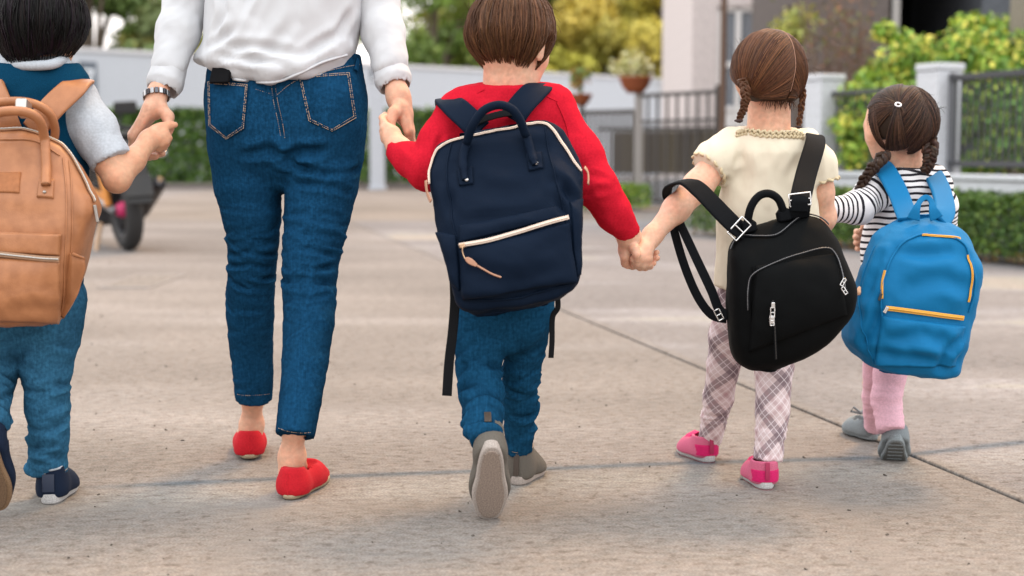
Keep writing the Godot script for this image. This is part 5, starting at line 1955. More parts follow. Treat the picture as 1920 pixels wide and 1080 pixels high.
func hair_mat() -> StandardMaterial3D:
	var m := mat("hair", Color.WHITE, 0.45, 0.3)
	m.vertex_color_use_as_albedo = true
	return m

func espadrille(parent: Node, t: Transform3D, L: float, W: float, upper: Material, sole: Material) -> Node3D:
	var o := Node3D.new()
	o.transform = t
	o.name = "shoe" if not parent.has_node("shoe") else "shoe_001"
	parent.add_child(o)
	var hw := W * 0.5
	var b := Blob.new()
	b.bone(Vector3(0, 0.034, -hw * 0.92), Vector3(0, 0.022, -hw * 0.92), hw * 0.78, hw * 0.84, 0.01)
	b.bone(Vector3(0, 0.055, -hw * 0.80), Vector3(0, 0.03, -hw * 0.88), hw * 0.70, hw * 0.82, 0.01)
	b.bone(Vector3(0, 0.028, -hw), Vector3(0, 0.022, -L * 0.6), hw * 0.86, hw * 0.96, 0.02)
	b.bone(Vector3(0, 0.034, -L * 0.5), Vector3(0, 0.014, -L + hw * 0.8), hw * 0.86, hw * 0.74, 0.03, Vector3.UP, 1.2)
	b.bone(Vector3(0, 0.078, -L * 0.22), Vector3(0, 0.085, -L * 0.5), hw * 0.50, hw * 0.95, 0.01, Vector3.ZERO, 1.0, 2)
	b.bone(Vector3(0, 0.05, -L * 0.21), Vector3(0, 0.05, -L * 0.42), hw * 0.55, hw * 0.62, 0.01, Vector3.ZERO, 1.0, 2)
	b.planes.append(Plane(Vector3.DOWN, -0.008))
	b.planes.append(Plane(Vector3(0, 1, -0.05).normalized(), 0.070))
	part("upper", cloth(relax(b.net(0.003), 2), func(p: Vector3, _n: Vector3) -> float: return 0.0006 * noise_b.get_noise_3d(p.x * 30.0, p.y * 40.0, p.z * 30.0), func(_p, _n): return Color.WHITE).mesh(), upper, o)
	part("sole", sole_mesh(L, W, 0.012), sole, o)
	var e := Raw.new()   # heel seam
	tube(PackedVector3Array([Vector3(0, 0.012, 0.0015), Vector3(0, 0.035, 0.0008), Vector3(0, 0.06, -hw * 0.10)]), 0.0016, 6, e)
	part("heel_seam", e.mesh(), upper, o)
	return o

const WHITE := Color(1, 1, 1)

func white_c(_p, _n) -> Color:
	return WHITE

func skin_part(o: Node3D, blobs: Array, cells: Array, m: Material) -> void:    # one continuous body from grids of different fineness
	var raw := Raw.new()
	for k in blobs.size():
		raw.append(blobs[k].net(cells[k]))
	skin_tone(raw)
	part("body", raw.mesh(), m, o)

func trunk_blob(top: Vector3, hip: Vector3, r: float) -> Blob:
	var b := Blob.new()
	b.bone(top, hip, r, r, 0.03, Vector3(0, 0, 1), 1.4)
	return b

func hand(b: Blob, wrist: Array, palm: Array, fingers: Array, thumb: Array, s := 1.0) -> void:
	b.chain(pts([wrist, palm]), [0.0185 * s, 0.0195 * s], 0.02)
	for f in fingers:
		b.chain(pts([palm, f[0]]), [0.012 * s, 0.0092 * s], 0.012)
		b.chain(pts(f), [0.0085 * s, 0.0078 * s, 0.007 * s, 0.006 * s], 0.0035)
	b.chain(pts(thumb), [0.0115 * s, 0.0092 * s, 0.0078 * s, 0.0066 * s], 0.008)

func kid_jeans(o: Node3D, chains: Array, top: Array, dm: Material, amp: float) -> Blob:
	var j := Blob.new()
	j.bone(at(top[0], top[1], top[2]), at(top[0], top[3], top[2]), top[4], top[4] * 1.02, 0.03, Vector3(0, 0, 1), 1.3)
	for c in chains:
		j.chain(pts(c[0]), c[1], 0.016, true)
		var e := pts(c[0])
		var d: Vector3 = (e[-1] - e[-2]).normalized()
	var lf := []
	for c in chains:
		lf.append_array(leg_creases(pts(c[0].slice(1)), [[0.0, 0.35, 6, amp * 0.8, 0.012], [0.25, 0.62, 12, amp, 0.0105], [0.62, 0.98, 12, amp, 0.0105]]))
	var wr := func(p: Vector3, _n: Vector3) -> float:
		return jeans_fold(p, amp * 0.25) + leg_fold(p, lf) + 0.0025 * noise_b.get_noise_3d(p.x * 16.0, p.y * 22.0 + p.x * 12.0, p.z * 16.0)
	var fade_and_light := func(p: Vector3, _n: Vector3) -> Color:
		var f := 0.80 + 0.35 * pow(maxf(_n.z, 0.0), 2.0) + 0.45 * noise_b.get_noise_3d(p.x * 9.0, p.y * 7.0, p.z * 9.0) + clampf(leg_fold(p, lf) * 80.0, -0.25, 0.5)  # worn ridges and mottling; cloth facing the camera also gets painted light
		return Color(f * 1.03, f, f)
	var jn := part("jeans", cloth(j.net(0.0056), wr, fade_and_light).mesh(), dm, o)
	var th := Raw.new()
	for c in chains:
		var e := pts(c[0])
		var d: Vector3 = (e[-1] - e[-2]).normalized()
		var bs := Basis(d.cross(Vector3(0, 0, 1)).normalized(), d, Vector3.ZERO)
		bs.z = bs.x.cross(bs.y)
		th.append(ring_of(e[-1] - d * 0.012, bs, c[1][-1] + 0.0002, c[1][-1] + 0.0002, 0.0006, 5, 40))
	part("stitching", th.mesh(), mat("thread", Color.WHITE), jn)
	return j

# ------------------------------------------------------------------ boy in red
func build_red_boy() -> void:
	var o := thing("person", "brown haired boy in red long sleeved top, holding the woman's right hand", "person", "walkers seen from behind")
	var skin := skin_mat("skin_pale", lin(0.74, 0.435, 0.305))
	var ht := xf(at(958, 82, 3.10), -28, -6)
	var hb := head_blob(ht, 0.98, at(953, 165, 3.1), 0.049)
	var a := Blob.new()
	a.chain(pts([[858, 212, 3.10], [800, 318, 3.07], [752, 278, 3.14], [742, 272, 3.155]]), [0.035, 0.03, 0.0205, 0.019], 0.02)
	hand(a, [742, 272, 3.155], [735, 252, 3.17], [[[726, 238, 3.165], [719, 228, 3.175], [716, 221, 3.19], [722, 214, 3.215]], [[727, 245, 3.16], [719, 240, 3.165], [717, 233, 3.18], [722, 226, 3.21]], [[727, 253, 3.155], [719, 252, 3.165], [717, 246, 3.18], [723, 240, 3.2]], [[728, 261, 3.155], [721, 262, 3.165], [719, 258, 3.18], [724, 252, 3.2]]], [[740, 262, 3.19], [736, 244, 3.20], [730, 228, 3.20], [724, 218, 3.195]])
	var c := Blob.new()
	c.chain(pts([[1035, 205, 3.1], [1118, 353, 3.07], [1176, 438, 3.10], [1183, 447, 3.105]]), [0.035, 0.03, 0.021, 0.0185], 0.02)
	hand(c, [1181, 444, 3.105], [1176, 468, 3.115], [[[1172, 483, 3.10], [1172, 495, 3.115], [1186, 500, 3.14], [1203, 497, 3.15]], [[1173, 486, 3.115], [1176, 497, 3.13], [1195, 499, 3.15], [1226, 494, 3.125]], [[1176, 484, 3.13], [1182, 494, 3.145], [1205, 492, 3.155], [1233, 484, 3.125]], [[1180, 480, 3.14], [1190, 487, 3.155], [1210, 482, 3.16], [1232, 473, 3.13]]], [[1184, 458, 3.10], [1190, 466, 3.08], [1194, 478, 3.075], [1194, 488, 3.08]])
	var bodyb := trunk_blob(at(953, 268, 3.1), at(950, 510, 3.1), 0.09)
	bodyb.chain(pts([[905, 590, 3.1], [903, 720, 3.06], [914, 835, 2.90]]), [0.04, 0.032, 0.026], 0.02)
	bodyb.chain(pts([[985, 590, 3.12], [977, 700, 3.18], [972, 850, 3.278]]), [0.036, 0.028, 0.023], 0.02)
	skin_part(o, [hb, a, c, bodyb], [0.004, 0.003, 0.003, 0.015], skin)
	eyes(o, ht, 0.98)
	# hair: a bowl cut
	var h := Hair.new()
	h.t = xf(at(958, 58, 3.10), -28, -6)
	h.r = Vector3(0.0935, 0.100, 0.104)
	h.tuck = 0.36
	h.hem = func(phi: float) -> float:
		var f := absf(wrapf(phi, -PI, PI))
		var ear := exp(-pow((f - 1.62) / 0.16, 2.0))
		if f > 2.0: return lerpf(0.075, 0.0, clampf((f - 2.0) * 3.0, 0.0, 1.0))
		return 0.073 + 0.006 * clampf((f - 0.5), 0.0, 1.0) - 0.050 * ear
	var dark := Color(0.060, 0.026, 0.013)
	var hr := hair_cap(h, dark * 0.8, 0.004)
	hr.append(bowl_locks(h, 1500, dark, Color(0.135, 0.062, 0.030), 0.0013))
	hr.append(flyaways(at(958, 52, 3.1), 0.098, 50, dark, -0.2))
	part("hair", hr.mesh(), hair_mat(), o)

	# top
	var red := fabric("red_jersey", lin(0.54, 0.013, 0.030), 0.9, 0.08, 12.0, 0.25, 0.03, 0.1)
	var s := Blob.new()
	s.bone(at(953, 222, 3.1), at(950, 330, 3.1), 0.108, 0.110, 0.03, Vector3(0, 0, 1), 1.4)
	s.bone(at(950, 330, 3.1), at(950, 540, 3.1), 0.110, 0.110, 0.03, Vector3(0, 0, 1), 1.4, 1)
	s.bone(at(874, 214, 3.1), at(1026, 204, 3.1), 0.044, 0.046, 0.05)
	s.bone(at(953, 188, 3.1), at(953, 215, 3.1), 0.050, 0.07, 0.06)
	s.bone(at(953, 130, 3.1), at(953, 178, 3.105), 0.047, 0.044, 0.01, Vector3.ZERO, 1.0, 2)
	s.planes.append(Plane(Vector3(0, 1, 0.12).normalized(), Vector3(0, 1, 0.12).normalized().dot(at(953, 160, 3.05))))
	s.chain(pts([[858, 216, 3.10], [826, 268, 3.085], [800, 318, 3.065]]), [0.048, 0.044, 0.043], 0.03)
	s.chain(pts([[800, 318, 3.065], [770, 300, 3.11], [741, 281, 3.15]]), [0.043, 0.036, 0.0265], 0.015, true)
	s.chain(pts([[1034, 208, 3.1], [1085, 290, 3.08], [1118, 350, 3.065], [1150, 398, 3.08], [1180, 441, 3.10]]), [0.049, 0.046, 0.042, 0.0355, 0.0265], 0.03, true)
	var cs := []
	for q in [[[868, 195, 3.06], [905, 182, 3.05], [945, 190, 3.04], 0.007, 0.005], [[880, 215, 3.05], [910, 200, 3.04], [940, 205, 3.03], 0.007, 0.004], [[1040, 190, 3.06], [1062, 240, 3.05], [1075, 300, 3.04], 0.005, 0.003], [[1090, 330, 3.04], [1120, 330, 3.02], [1150, 345, 3.04], 0.008, 0.004], [[1095, 372, 3.03], [1115, 358, 3.01], [1150, 352, 3.04], 0.008, 0.004], [[830, 250, 3.04], [815, 290, 3.02], [820, 330, 3.02], 0.008, 0.005], [[760, 275, 3.1], [785, 300, 3.04], [790, 340, 3.03], 0.008, 0.005], [[1000, 165, 3.05], [1030, 185, 3.05], [1050, 200, 3.06], 0.006, 0.004]]:
		var p := pts(q.slice(0, 3))
		cs.append([p[0], p[1], q[3], q[4]])
		cs.append([p[1], p[2], q[3], q[4]])
	var wr := func(p: Vector3, _n: Vector3) -> float:
		return 0.0030 * noise.get_noise_3d(p.x * 13.0 + p.y * 9.0, p.y * 12.0 - p.x * 8.0, p.z * 10.0) + 0.0016 * noise_b.get_noise_3d(p.x * 26.0, p.y * 22.0, p.z * 20.0) + crease(p, cs)
	var tn := part("top", cloth(s.net(0.0052), wr, white_c).mesh(), red, o)
	part("neckband", ring_of(at(953, 163, 3.102), Basis(Vector3.RIGHT, 0.12), 0.0575, 0.055, 0.006, 8, 40).mesh(), red, tn)
	var sm := Raw.new()
	for q in [[[908, 168], [885, 180], [862, 192]], [[1002, 168], [1028, 182], [1045, 190]], [[1044, 192], [1062, 235], [1072, 290]]]:
		tube(drape(s, q, 0.0, 6)[0], 0.0014, 5, sm)
	part("seam", sm.mesh(), red, tn)

	# jeans and shoes
	var dm := denim("denim_dark", lin(0.0105, 0.074, 0.160))
	kid_jeans(o, [[[[903, 575, 3.10], [898, 640, 3.09], [898, 690, 3.075], [900, 735, 3.045], [905, 785, 2.975], [914, 828, 2.91]], [0.064, 0.0525, 0.0475, 0.0445, 0.0395, 0.0365]], [[[988, 575, 3.12], [984, 640, 3.15], [977, 700, 3.18], [975, 760, 3.222], [973, 842, 3.268]], [0.060, 0.0475, 0.0405, 0.0385, 0.0325]]], [948, 520, 3.1, 580, 0.100], dm, 0.0048)
	var grey := fabric("grey_suede", lin(0.16, 0.145, 0.125), 0.85, 0.15, 20.0, 0.4)
	var cream := fabric("pale_rubber", lin(0.50, 0.44, 0.40), 0.75, 0.15, 16.0, 0.3)
	var sh := shoe(o, xf(on_ground(968, 911), -16), 0.185, 0.074, 0.098, grey, cream, 0.022, 0.024)
	part("heel_strip", strap(PackedVector3Array([Vector3(0, 0.025, 0.003), Vector3(0, 0.055, 0.0005), Vector3(0, 0.086, -0.004)]), PackedVector3Array([Vector3(0, 0, 1), Vector3(0, 0, 1), Vector3(0, 0, 1)]), 0.012, 0.003).mesh(), mat("brown_leather", lin(0.05, 0.035, 0.026), 0.6), sh)
	var tr := xf(at(922, 838, 2.845), 4, -61)
	sh = shoe(o, tr, 0.205, 0.080, 0.098, grey, cream, 0.024, 0.024)
	var rub := fabric("worn_rubber", lin(0.36, 0.29, 0.245), 0.8, 0.3, 14.0, 0.3)
	part("outsole", flat_sole(0.205, 0.078, 0.80), rub, sh)
	for k in 11:
		var f := 0.10 + 0.078 * k
		var w := foot_outline(0.205, 0.078, 0.5 * f + 0.0)
		part("tread", bx(Transform3D(Basis(), Vector3(0, -0.0022, -0.205 * f)), Vector3(0.034, 0.0012, 0.0045), 0.0004), rub, sh)
	part("heel_loop", strap(PackedVector3Array([Vector3(-0.004, 0.075, 0.004), Vector3(-0.004, 0.10, 0.008), Vector3(-0.004, 0.108, 0.0), Vector3(-0.004, 0.09, -0.006)]), PackedVector3Array([Vector3(0, 0, 1), Vector3(0, 0, 1), Vector3(0, 1, 0), Vector3(0, 0, -1)]), 0.014, 0.0025).mesh(), mat("brown_leather", Color.WHITE), sh)

func flat_sole(L: float, W: float, f: float) -> Mesh:
	var r := Raw.new()
	var N := 40
	for q in [[f, 0.0005], [f, -0.0016], [f * 0.96, -0.0026]]:
		for k in N:
			var p := foot_outline(L, W, float(k) / N)
			r.v.append(Vector3(p.x * q[0], q[1], (p.y + L * 0.5) * (0.5 + 0.5 * q[0]) - L * 0.5))
	for q in 2:
		for k in N:
			var a := q * N + k
			var b := q * N + (k + 1) % N
			r.quad(a, b, b + N, a + N)
	var c := r.v.size()
	r.v.append(Vector3(0, -0.0028, -L * 0.5))
	for k in N:
		r.i.append_array(PackedInt32Array([c, 2 * N + (k + 1) % N, 2 * N + k]))
	r.normals()
	var sc := 0.0
	for k in r.v.size(): sc += r.n[k].dot(r.v[k] - Vector3(0, 0.002, -L * 0.5))
	if sc < 0:
		for k in range(0, r.i.size(), 3):
			var x := r.i[k + 1]
			r.i[k + 1] = r.i[k + 2]
			r.i[k + 2] = x
		r.normals()
	return r.mesh()

# ------------------------------------------------------------------ dark haired boy at the left edge
func build_left_boy() -> void:
	var o := thing("person", "dark haired boy in blue vest and white short sleeves at the left edge", "person", "walkers seen from behind")
	var skin := skin_mat("skin_tan", lin(0.64, 0.355, 0.225))
	var ht := xf(at(72, 44, 3.10), -14, -4)
	var hb := head_blob(ht, 0.98, at(62, 140, 3.1), 0.05)
	var a := Blob.new()
	a.chain(pts([[146, 205, 3.10], [203, 303, 3.075], [219, 336, 3.06]]), [0.034, 0.032, 0.0285], 0.012)
	a.chain(pts([[219, 336, 3.06], [250, 300, 3.10], [280, 262, 3.15]]), [0.0285, 0.0255, 0.0190], 0.012)
	hand(a, [280, 262, 3.15], [296, 250, 3.17], [[[309, 250, 3.165], [316, 259, 3.165], [312, 270, 3.17], [303, 273, 3.175]], [[306, 256, 3.158], [311, 266, 3.158], [306, 276, 3.165], [297, 277, 3.17]], [[300, 261, 3.155], [303, 270, 3.155], [298, 279, 3.162], [290, 279, 3.17]]], [[291, 248, 3.175], [304, 239, 3.175], [317, 235, 3.18], [328, 234, 3.185]], 1.05)
	var bodyb := trunk_blob(at(60, 245, 3.1), at(50, 540, 3.1), 0.09)
	bodyb.chain(pts([[-35, 180, 3.1], [-95, 320, 3.08], [-120, 430, 3.05]]), [0.035, 0.03, 0.022], 0.02)
	bodyb.chain(pts([[98, 560, 3.1], [88, 700, 3.085], [89, 890, 3.108]]), [0.045, 0.033, 0.024], 0.02)
	bodyb.chain(pts([[0, 560, 3.1], [-20, 720, 3.05], [-30, 830, 2.94]]), [0.045, 0.033, 0.025], 0.02)
	skin_part(o, [hb, a, bodyb], [0.004, 0.003, 0.015], skin)
	eyes(o, ht, 0.98)
	var h := Hair.new()
	h.t = xf(at(74, 38, 3.10), -14, -4)
	h.r = Vector3(0.1015, 0.105, 0.108)
	h.tuck = 0.30
	h.hem = func(phi: float) -> float:
		var f := absf(wrapf(phi, -PI, PI))
		if f > 2.0: return lerpf(0.05, 0.0, clampf((f - 2.0) * 3.0, 0.0, 1.0))
		return 0.096 - 0.020 * clampf(f - 0.35, 0.0, 1.2)
	var dark := Color(0.0042, 0.0036, 0.0042)
	var hr := hair_cap(h, dark, 0.003)
	hr.append(bowl_locks(h, 1300, dark, Color(0.010, 0.0085, 0.009), 0.0012))
	part("hair", hr.mesh(), hair_mat(), o)
	# white shirt, blue vest
	var white := fabric("shirt_cotton", lin(0.47, 0.51, 0.56), 0.85, 0.06, 12.0, 0.3)
	var w := Blob.new()
	w.bone(at(60, 160, 3.1), at(60, 300, 3.1), 0.098, 0.10, 0.03, Vector3(0, 0, 1), 1.4)
	w.bone(at(-20, 178, 3.1), at(138, 180, 3.1), 0.04, 0.04, 0.04)
	w.chain(pts([[138, 190, 3.1], [172, 240, 3.09], [209, 303, 3.075]]), [0.052, 0.050, 0.0470], 0.02, true)
	w.bone(at(66, 118, 3.1), at(64, 150, 3.1), 0.058, 0.062, 0.02, Vector3.ZERO, 1.0)
	w.bone(at(67, 85, 3.1), at(66, 125, 3.1), 0.053, 0.051, 0.01, Vector3.ZERO, 1.0, 2)
	w.planes.append(Plane(Vector3(0, 1, 0.05).normalized(), Vector3(0, 1, 0.05).normalized().dot(at(66, 104, 3.04))))
	var wr := func(p: Vector3, _n: Vector3) -> float:
		return 0.0025 * noise.get_noise_3d(p.x * 16.0, p.y * 12.0 - p.x * 8.0, p.z * 12.0) + 0.0014 * noise_b.get_noise_3d(p.x * 30.0, p.y * 26.0, p.z * 20.0)
	var sn := part("shirt", cloth(w.net(0.005), wr, white_c).mesh(), white, o)
	part("collar", tube(ppts([[8, 112, 3.13], [18, 118, 3.06], [42, 122, 3.03], [68, 123, 3.025], [95, 121, 3.03], [112, 115, 3.06], [120, 112, 3.12]]), 0.011, 8).mesh(), white, sn)
	var v := Blob.new()
	v.bone(at(62, 175, 3.1), at(62, 300, 3.1), 0.111, 0.111, 0.03, Vector3(0, 0, 1), 1.35)
	v.bone(at(62, 300, 3.1), at(58, 570, 3.1), 0.111, 0.112, 0.03, Vector3(0, 0, 1), 1.3, 1)
	v.bone(at(0, 172, 3.1), at(124, 172, 3.1), 0.044, 0.045, 0.05)
	v.bone(at(66, 60, 3.1), at(66, 128, 3.09), 0.06, 0.052, 0.02, Vector3.ZERO, 1.0, 2)
	v.bone(at(182, 235, 3.1), at(190, 250, 3.1), 0.042, 0.042, 0.02, Vector3.ZERO, 1.0, 2)
	v.planes.append(Plane(Vector3(0, 1, 0.05).normalized(), Vector3(0, 1, 0.05).normalized().dot(at(66, 118, 3.04))))
	var blue := fabric("blue_knit", lin(0.006, 0.056, 0.118), 0.95, 0.12, 16.0, 0.4, 0.04, 0.08)
	part("vest", cloth(v.net(0.0055), wr, white_c).mesh(), blue, o)
	var dm := denim("denim_light", lin(0.036, 0.150, 0.270))
	kid_jeans(o, [[[[104, 560, 3.1], [96, 630, 3.095], [87, 700, 3.085], [89, 760, 3.085], [92, 820, 3.092], [88, 884, 3.103]], [0.068, 0.061, 0.0505, 0.0455, 0.0415, 0.0435]], [[[0, 560, 3.1], [-8, 640, 3.08], [-20, 720, 3.05], [-26, 780, 2.99], [-30, 826, 2.93]], [0.066, 0.057, 0.050, 0.046, 0.041]]], [54, 500, 3.1, 565, 0.104], dm, 0.0056)
	var navy := fabric("navy_suede", lin(0.008, 0.018, 0.045), 0.85, 0.15, 20.0, 0.4)
	var rubber := fabric("white_rubber", lin(0.62, 0.62, 0.62), 0.6, 0.12, 14.0, 0.2)
	var sh := shoe(o, xf(on_ground(92, 947), 6), 0.19, 0.078, 0.082, navy, rubber, 0.024, 0.027)
	part("heel_patch", strap(PackedVector3Array([Vector3(0, 0.03, 0.004), Vector3(0, 0.05, 0.003), Vector3(0, 0.068, 0.0)]), PackedVector3Array([Vector3(0, 0, 1), Vector3(0, 0, 1), Vector3(0, 0, 1)]), 0.024, 0.002).mesh(), mat("navy_leather", lin(0.012, 0.022, 0.05), 0.5), sh)
	part("lining", ring_of(Vector3(0, 0.079, -0.034), Basis(), 0.024, 0.030, 0.005, 8, 30).mesh(), white, sh)
	sh = shoe(o, xf(at(-34, 822, 2.86), 4, -64), 0.195, 0.08, 0.07, navy, fabric("brown_rubber", lin(0.30, 0.19, 0.11), 0.8, 0.2, 14.0, 0.2), 0.022, 0.03)
	part("outsole", flat_sole(0.195, 0.08, 0.82), fabric("tan_rubber", lin(0.22, 0.14, 0.085), 0.8, 0.3, 14.0, 0.3), sh)

# ------------------------------------------------------------------ girl in yellow
func parted_locks(hc: Transform3D, r: Vector3, starts: Array, ends: Array, count: int, c: Color, hi: Color, w: float, bow := 0.0) -> Raw:
	# starts and ends: directions in the head's frame; locks run between random picks of both, over the ellipsoid
	var raw := Raw.new()
	for k in count:
		var u := rng.randf() * (starts.size() - 1)
		var a: Vector3 = (starts[int(u)] as Vector3).lerp(starts[mini(int(u) + 1, starts.size() - 1)], u - int(u)).normalized()
		var v := clampf(u / (starts.size() - 1) + rng.randfn() * 0.05, 0.0, 1.0) * (ends.size() - 1)
		var b: Vector3 = (ends[int(v)] as Vector3).lerp(ends[mini(int(v) + 1, ends.size() - 1)], v - int(v)).normalized()
		a = (a + Vector3(rng.randfn(), rng.randfn(), rng.randfn()) * 0.012).normalized()
		b = (b + Vector3(rng.randfn(), rng.randfn(), rng.randfn()) * 0.02).normalized()
		var lift := rng.randf_range(-0.0006, 0.0022)
		var p := PackedVector3Array()
		for q in 9:
			var s := q / 8.0
			var d := a.slerp(b, s)
			d = (d + Vector3(0, bow * sin(PI * s), 0)).normalized()
			var rad := 1.0 / sqrt(pow(d.x / r.x, 2.0) + pow(d.y / r.y, 2.0) + pow(d.z / r.z, 2.0))
			p.append(hc * (d * (rad + lift * sin(PI * s))))
		lock(raw, p, w * rng.randf_range(0.7, 1.4), vary(c.lerp(hi, pow(rng.randf(), 2.0))))
	return raw

func skull_cap(hc: Transform3D, r: Vector3, low: float, face: float, c: Color, f0 := 1.2, f1 := 2.1) -> Raw:   # the hair that lies on the skull: down to low at the back, to the hairline in front
	var raw := Raw.new()
	var NP := 56
	var NS := 20
	for j in NS + 1:
		for k in NP:
			var phi := TAU * k / NP
			var f := absf(wrapf(phi, -PI, PI))
			var top := lerpf(low, face, smoothstep(f0, f1, f))
			var th := top * j / NS
			var d := Vector3(sin(th) * sin(phi), cos(th), sin(th) * cos(phi))
			var rad := 1.0 / sqrt(pow(d.x / r.x, 2.0) + pow(d.y / r.y, 2.0) + pow(d.z / r.z, 2.0))
			raw.v.append(hc * (d * (rad - 0.001 - (0.008 if j == NS else 0.0))))
			raw.c.append(c)
	for j in NS:
		for k in NP:
			var a := j * NP + k
			var b := j * NP + (k + 1) % NP
			raw.quad(a, a + NP, b + NP, b)
	raw.normals()
	return raw

func flyaways(c: Vector3, r: float, count: int, col: Color, low: float) -> Raw:
	var raw := Raw.new()
	for k in count:
		var a := rng.randf() * TAU
		var d := Vector3(cos(a), rng.randf_range(low, 0.9), absf(sin(a)) * 0.7 + 0.1).normalized()
		var p := c + d * r * rng.randf_range(0.93, 1.0)
		var t := Vector3(rng.randfn(), rng.randfn() - 0.6, rng.randfn()).normalized()
		var m := p + (d * 0.010 + t * 0.014) * rng.randf_range(0.5, 1.3)
		tube(smooth_path(PackedVector3Array([p - t * 0.02, p + d * 0.003, m, m + t * 0.012 - Vector3(0, 0.006, 0)]), 3), 0.00035, 3, raw, col)
	return raw

func build_yellow_girl() -> void:
	var o := thing("person", "girl with two thin brown braids, pale yellow top and plaid leggings", "person", "walkers seen from behind")
	var skin := skin_mat("skin_pale", Color.WHITE)
	var hp := at(1440, 132, 3.30)
	var ht := xf(hp, 14, -6)
	var hb := head_blob(ht, 0.90, at(1441, 245, 3.3), 0.045)
	var a := Blob.new()
	a.chain(pts([[1360, 285, 3.29], [1308, 350, 3.24], [1268, 392, 3.19], [1223, 442, 3.135]]), [0.036, 0.0325, 0.0285, 0.0195], 0.02)
	hand(a, [1223, 442, 3.135], [1208, 466, 3.11], [[[1196, 474, 3.085], [1188, 486, 3.09], [1190, 497, 3.105], [1198, 498, 3.13]], [[1200, 481, 3.085], [1196, 494, 3.09], [1200, 502, 3.11], [1208, 499, 3.13]], [[1207, 485, 3.09], [1206, 497, 3.095], [1210, 502, 3.115], [1216, 498, 3.135]], [[1215, 485, 3.10], [1216, 495, 3.105], [1219, 499, 3.12], [1222, 494, 3.14]]], [[1200, 458, 3.115], [1188, 466, 3.12], [1181, 476, 3.125], [1180, 486, 3.13]], 1.05)
	var c := Blob.new()
	c.chain(pts([[1528, 300, 3.31], [1536, 360, 3.31], [1543, 408, 3.33], [1530, 460, 3.42], [1520, 480, 3.44]]), [0.034, 0.0315, 0.028, 0.022, 0.018], 0.02)
	hand(c, [1520, 480, 3.44], [1516, 500, 3.45], [[[1508, 512, 3.44], [1508, 524, 3.45], [1514, 528, 3.46], [1520, 524, 3.47]], [[1514, 514, 3.45], [1514, 528, 3.46], [1520, 530, 3.47], [1526, 526, 3.475]], [[1520, 514, 3.46], [1522, 526, 3.47], [1526, 528, 3.475], [1530, 522, 3.48]], [[1525, 510, 3.465], [1528, 520, 3.47], [1530, 522, 3.48], [1532, 518, 3.485]]], [[1510, 494, 3.44], [1502, 500, 3.44], [1500, 508, 3.45], [1504, 514, 3.46]])
	var bodyb := trunk_blob(at(1440, 345, 3.3), at(1430, 520, 3.32), 0.082)
	bodyb.chain(pts([[1385, 570, 3.32], [1357, 690, 3.38], [1330, 840, 3.525]]), [0.034, 0.024, 0.019], 0.02)
	bodyb.chain(pts([[1442, 570, 3.31], [1450, 690, 3.27], [1440, 880, 3.248]]), [0.038, 0.028, 0.022], 0.02)
	skin_part(o, [hb, a, c, bodyb], [0.004, 0.003, 0.0034, 0.014], skin)
	eyes(o, ht, 0.90)
	# hair, parted in the middle, two thin braids
	var hc := Transform3D(ht.basis, hp + Vector3(0, -0.004, 0.012))
	var hr := Vector3(0.0845, 0.0970, 0.096)
	var base := Color(0.050, 0.021, 0.011)
	var hi := Color(0.15, 0.064, 0.030)
	var raw := skull_cap(hc, hr, 2.58, 1.05, base * 0.7)
	var line := []
	for k in 9:
		var t := lerpf(-1.0, 2.4, k / 8.0)
		line.append(Vector3(0.16 + 0.10 * sin(t * 1.4), cos(t), sin(t)))
	for sd in [-1.0, 1.0]:
		var ends := []
		for k in 5:
			ends.append(Vector3(sd * (1.0 - 0.09 * k), -0.45 - 0.14 * k, 0.12 + 0.16 * k))
		var st := []
		for q in line: st.append(q + Vector3(sd * 0.035, 0, 0))
		raw.append(parted_locks(hc, hr, st, ends, 900, base, hi, 0.0012, 0.05))
	for k in 70:
		var x := rng.randf_range(-0.036, 0.036)
		var p0 := hc * Vector3(x, -0.050 - rng.randf() * 0.018, 0.062 - absf(x) * 0.5)
		var p1 := p0 + Vector3(x * 0.25 + rng.randfn() * 0.004, -0.018 - rng.randf() * 0.016, -0.004)
		lock(raw, PackedVector3Array([p0, p0.lerp(p1, 0.5) + Vector3(rng.randfn() * 0.002, 0, 0.003), p1]), 0.0009, vary(base))
	raw.append(flyaways(hp, 0.09, 40, base, 0.0))
	var hn := part("hair", raw.mesh(), hair_mat(), o)
	var pl := PackedVector3Array()
	for k in 25:
		var t := lerpf(-0.6, 2.2, k / 24.0)
		var d := Vector3(0.16 + 0.10 * sin(t * 1.4) + 0.006 * sin(t * 9.0), cos(t), sin(t)).normalized()
		pl.append(hc * (d / sqrt(pow(d.x / hr.x, 2.0) + pow(d.y / hr.y, 2.0) + pow(d.z / hr.z, 2.0))))
	part("parting", tube(pl, 0.0010, 6).mesh(), mat("scalp", lin(0.34, 0.18, 0.12), 0.6), hn)
	for q in [[[[1392, 150, 3.235], [1398, 176, 3.215], [1394, 202, 3.215], [1384, 228, 3.225]], 0.0085, "left"], [[[1500, 140, 3.28], [1505, 175, 3.26], [1502, 208, 3.255], [1497, 240, 3.255]], 0.0066, "right"]]:
		var bp := ppts(q[0], 9)
		var bn := part("braid", braid(bp, q[1], base, hi, 4.2, Vector3(1, 0, 0.3)).mesh(), hair_mat(), hn)
		part("hair_tie", ring_of(bp[-2], Basis(), q[1] * 0.9, q[1] * 0.9, 0.0025, 6, 16).mesh(), mat("tie_dark", lin(0.04, 0.02, 0.02), 0.7), bn)
	# top
	var yel := fabric("yellow_cotton", lin(0.68, 0.615, 0.485), 0.85, 0.0, 12.0, 0.06, 0.1, 0.2)
	var trim := fabric("yellow_trim", lin(0.66, 0.55, 0.36), 0.85, 0.05, 12.0, 0.2)
	var s := Blob.new()
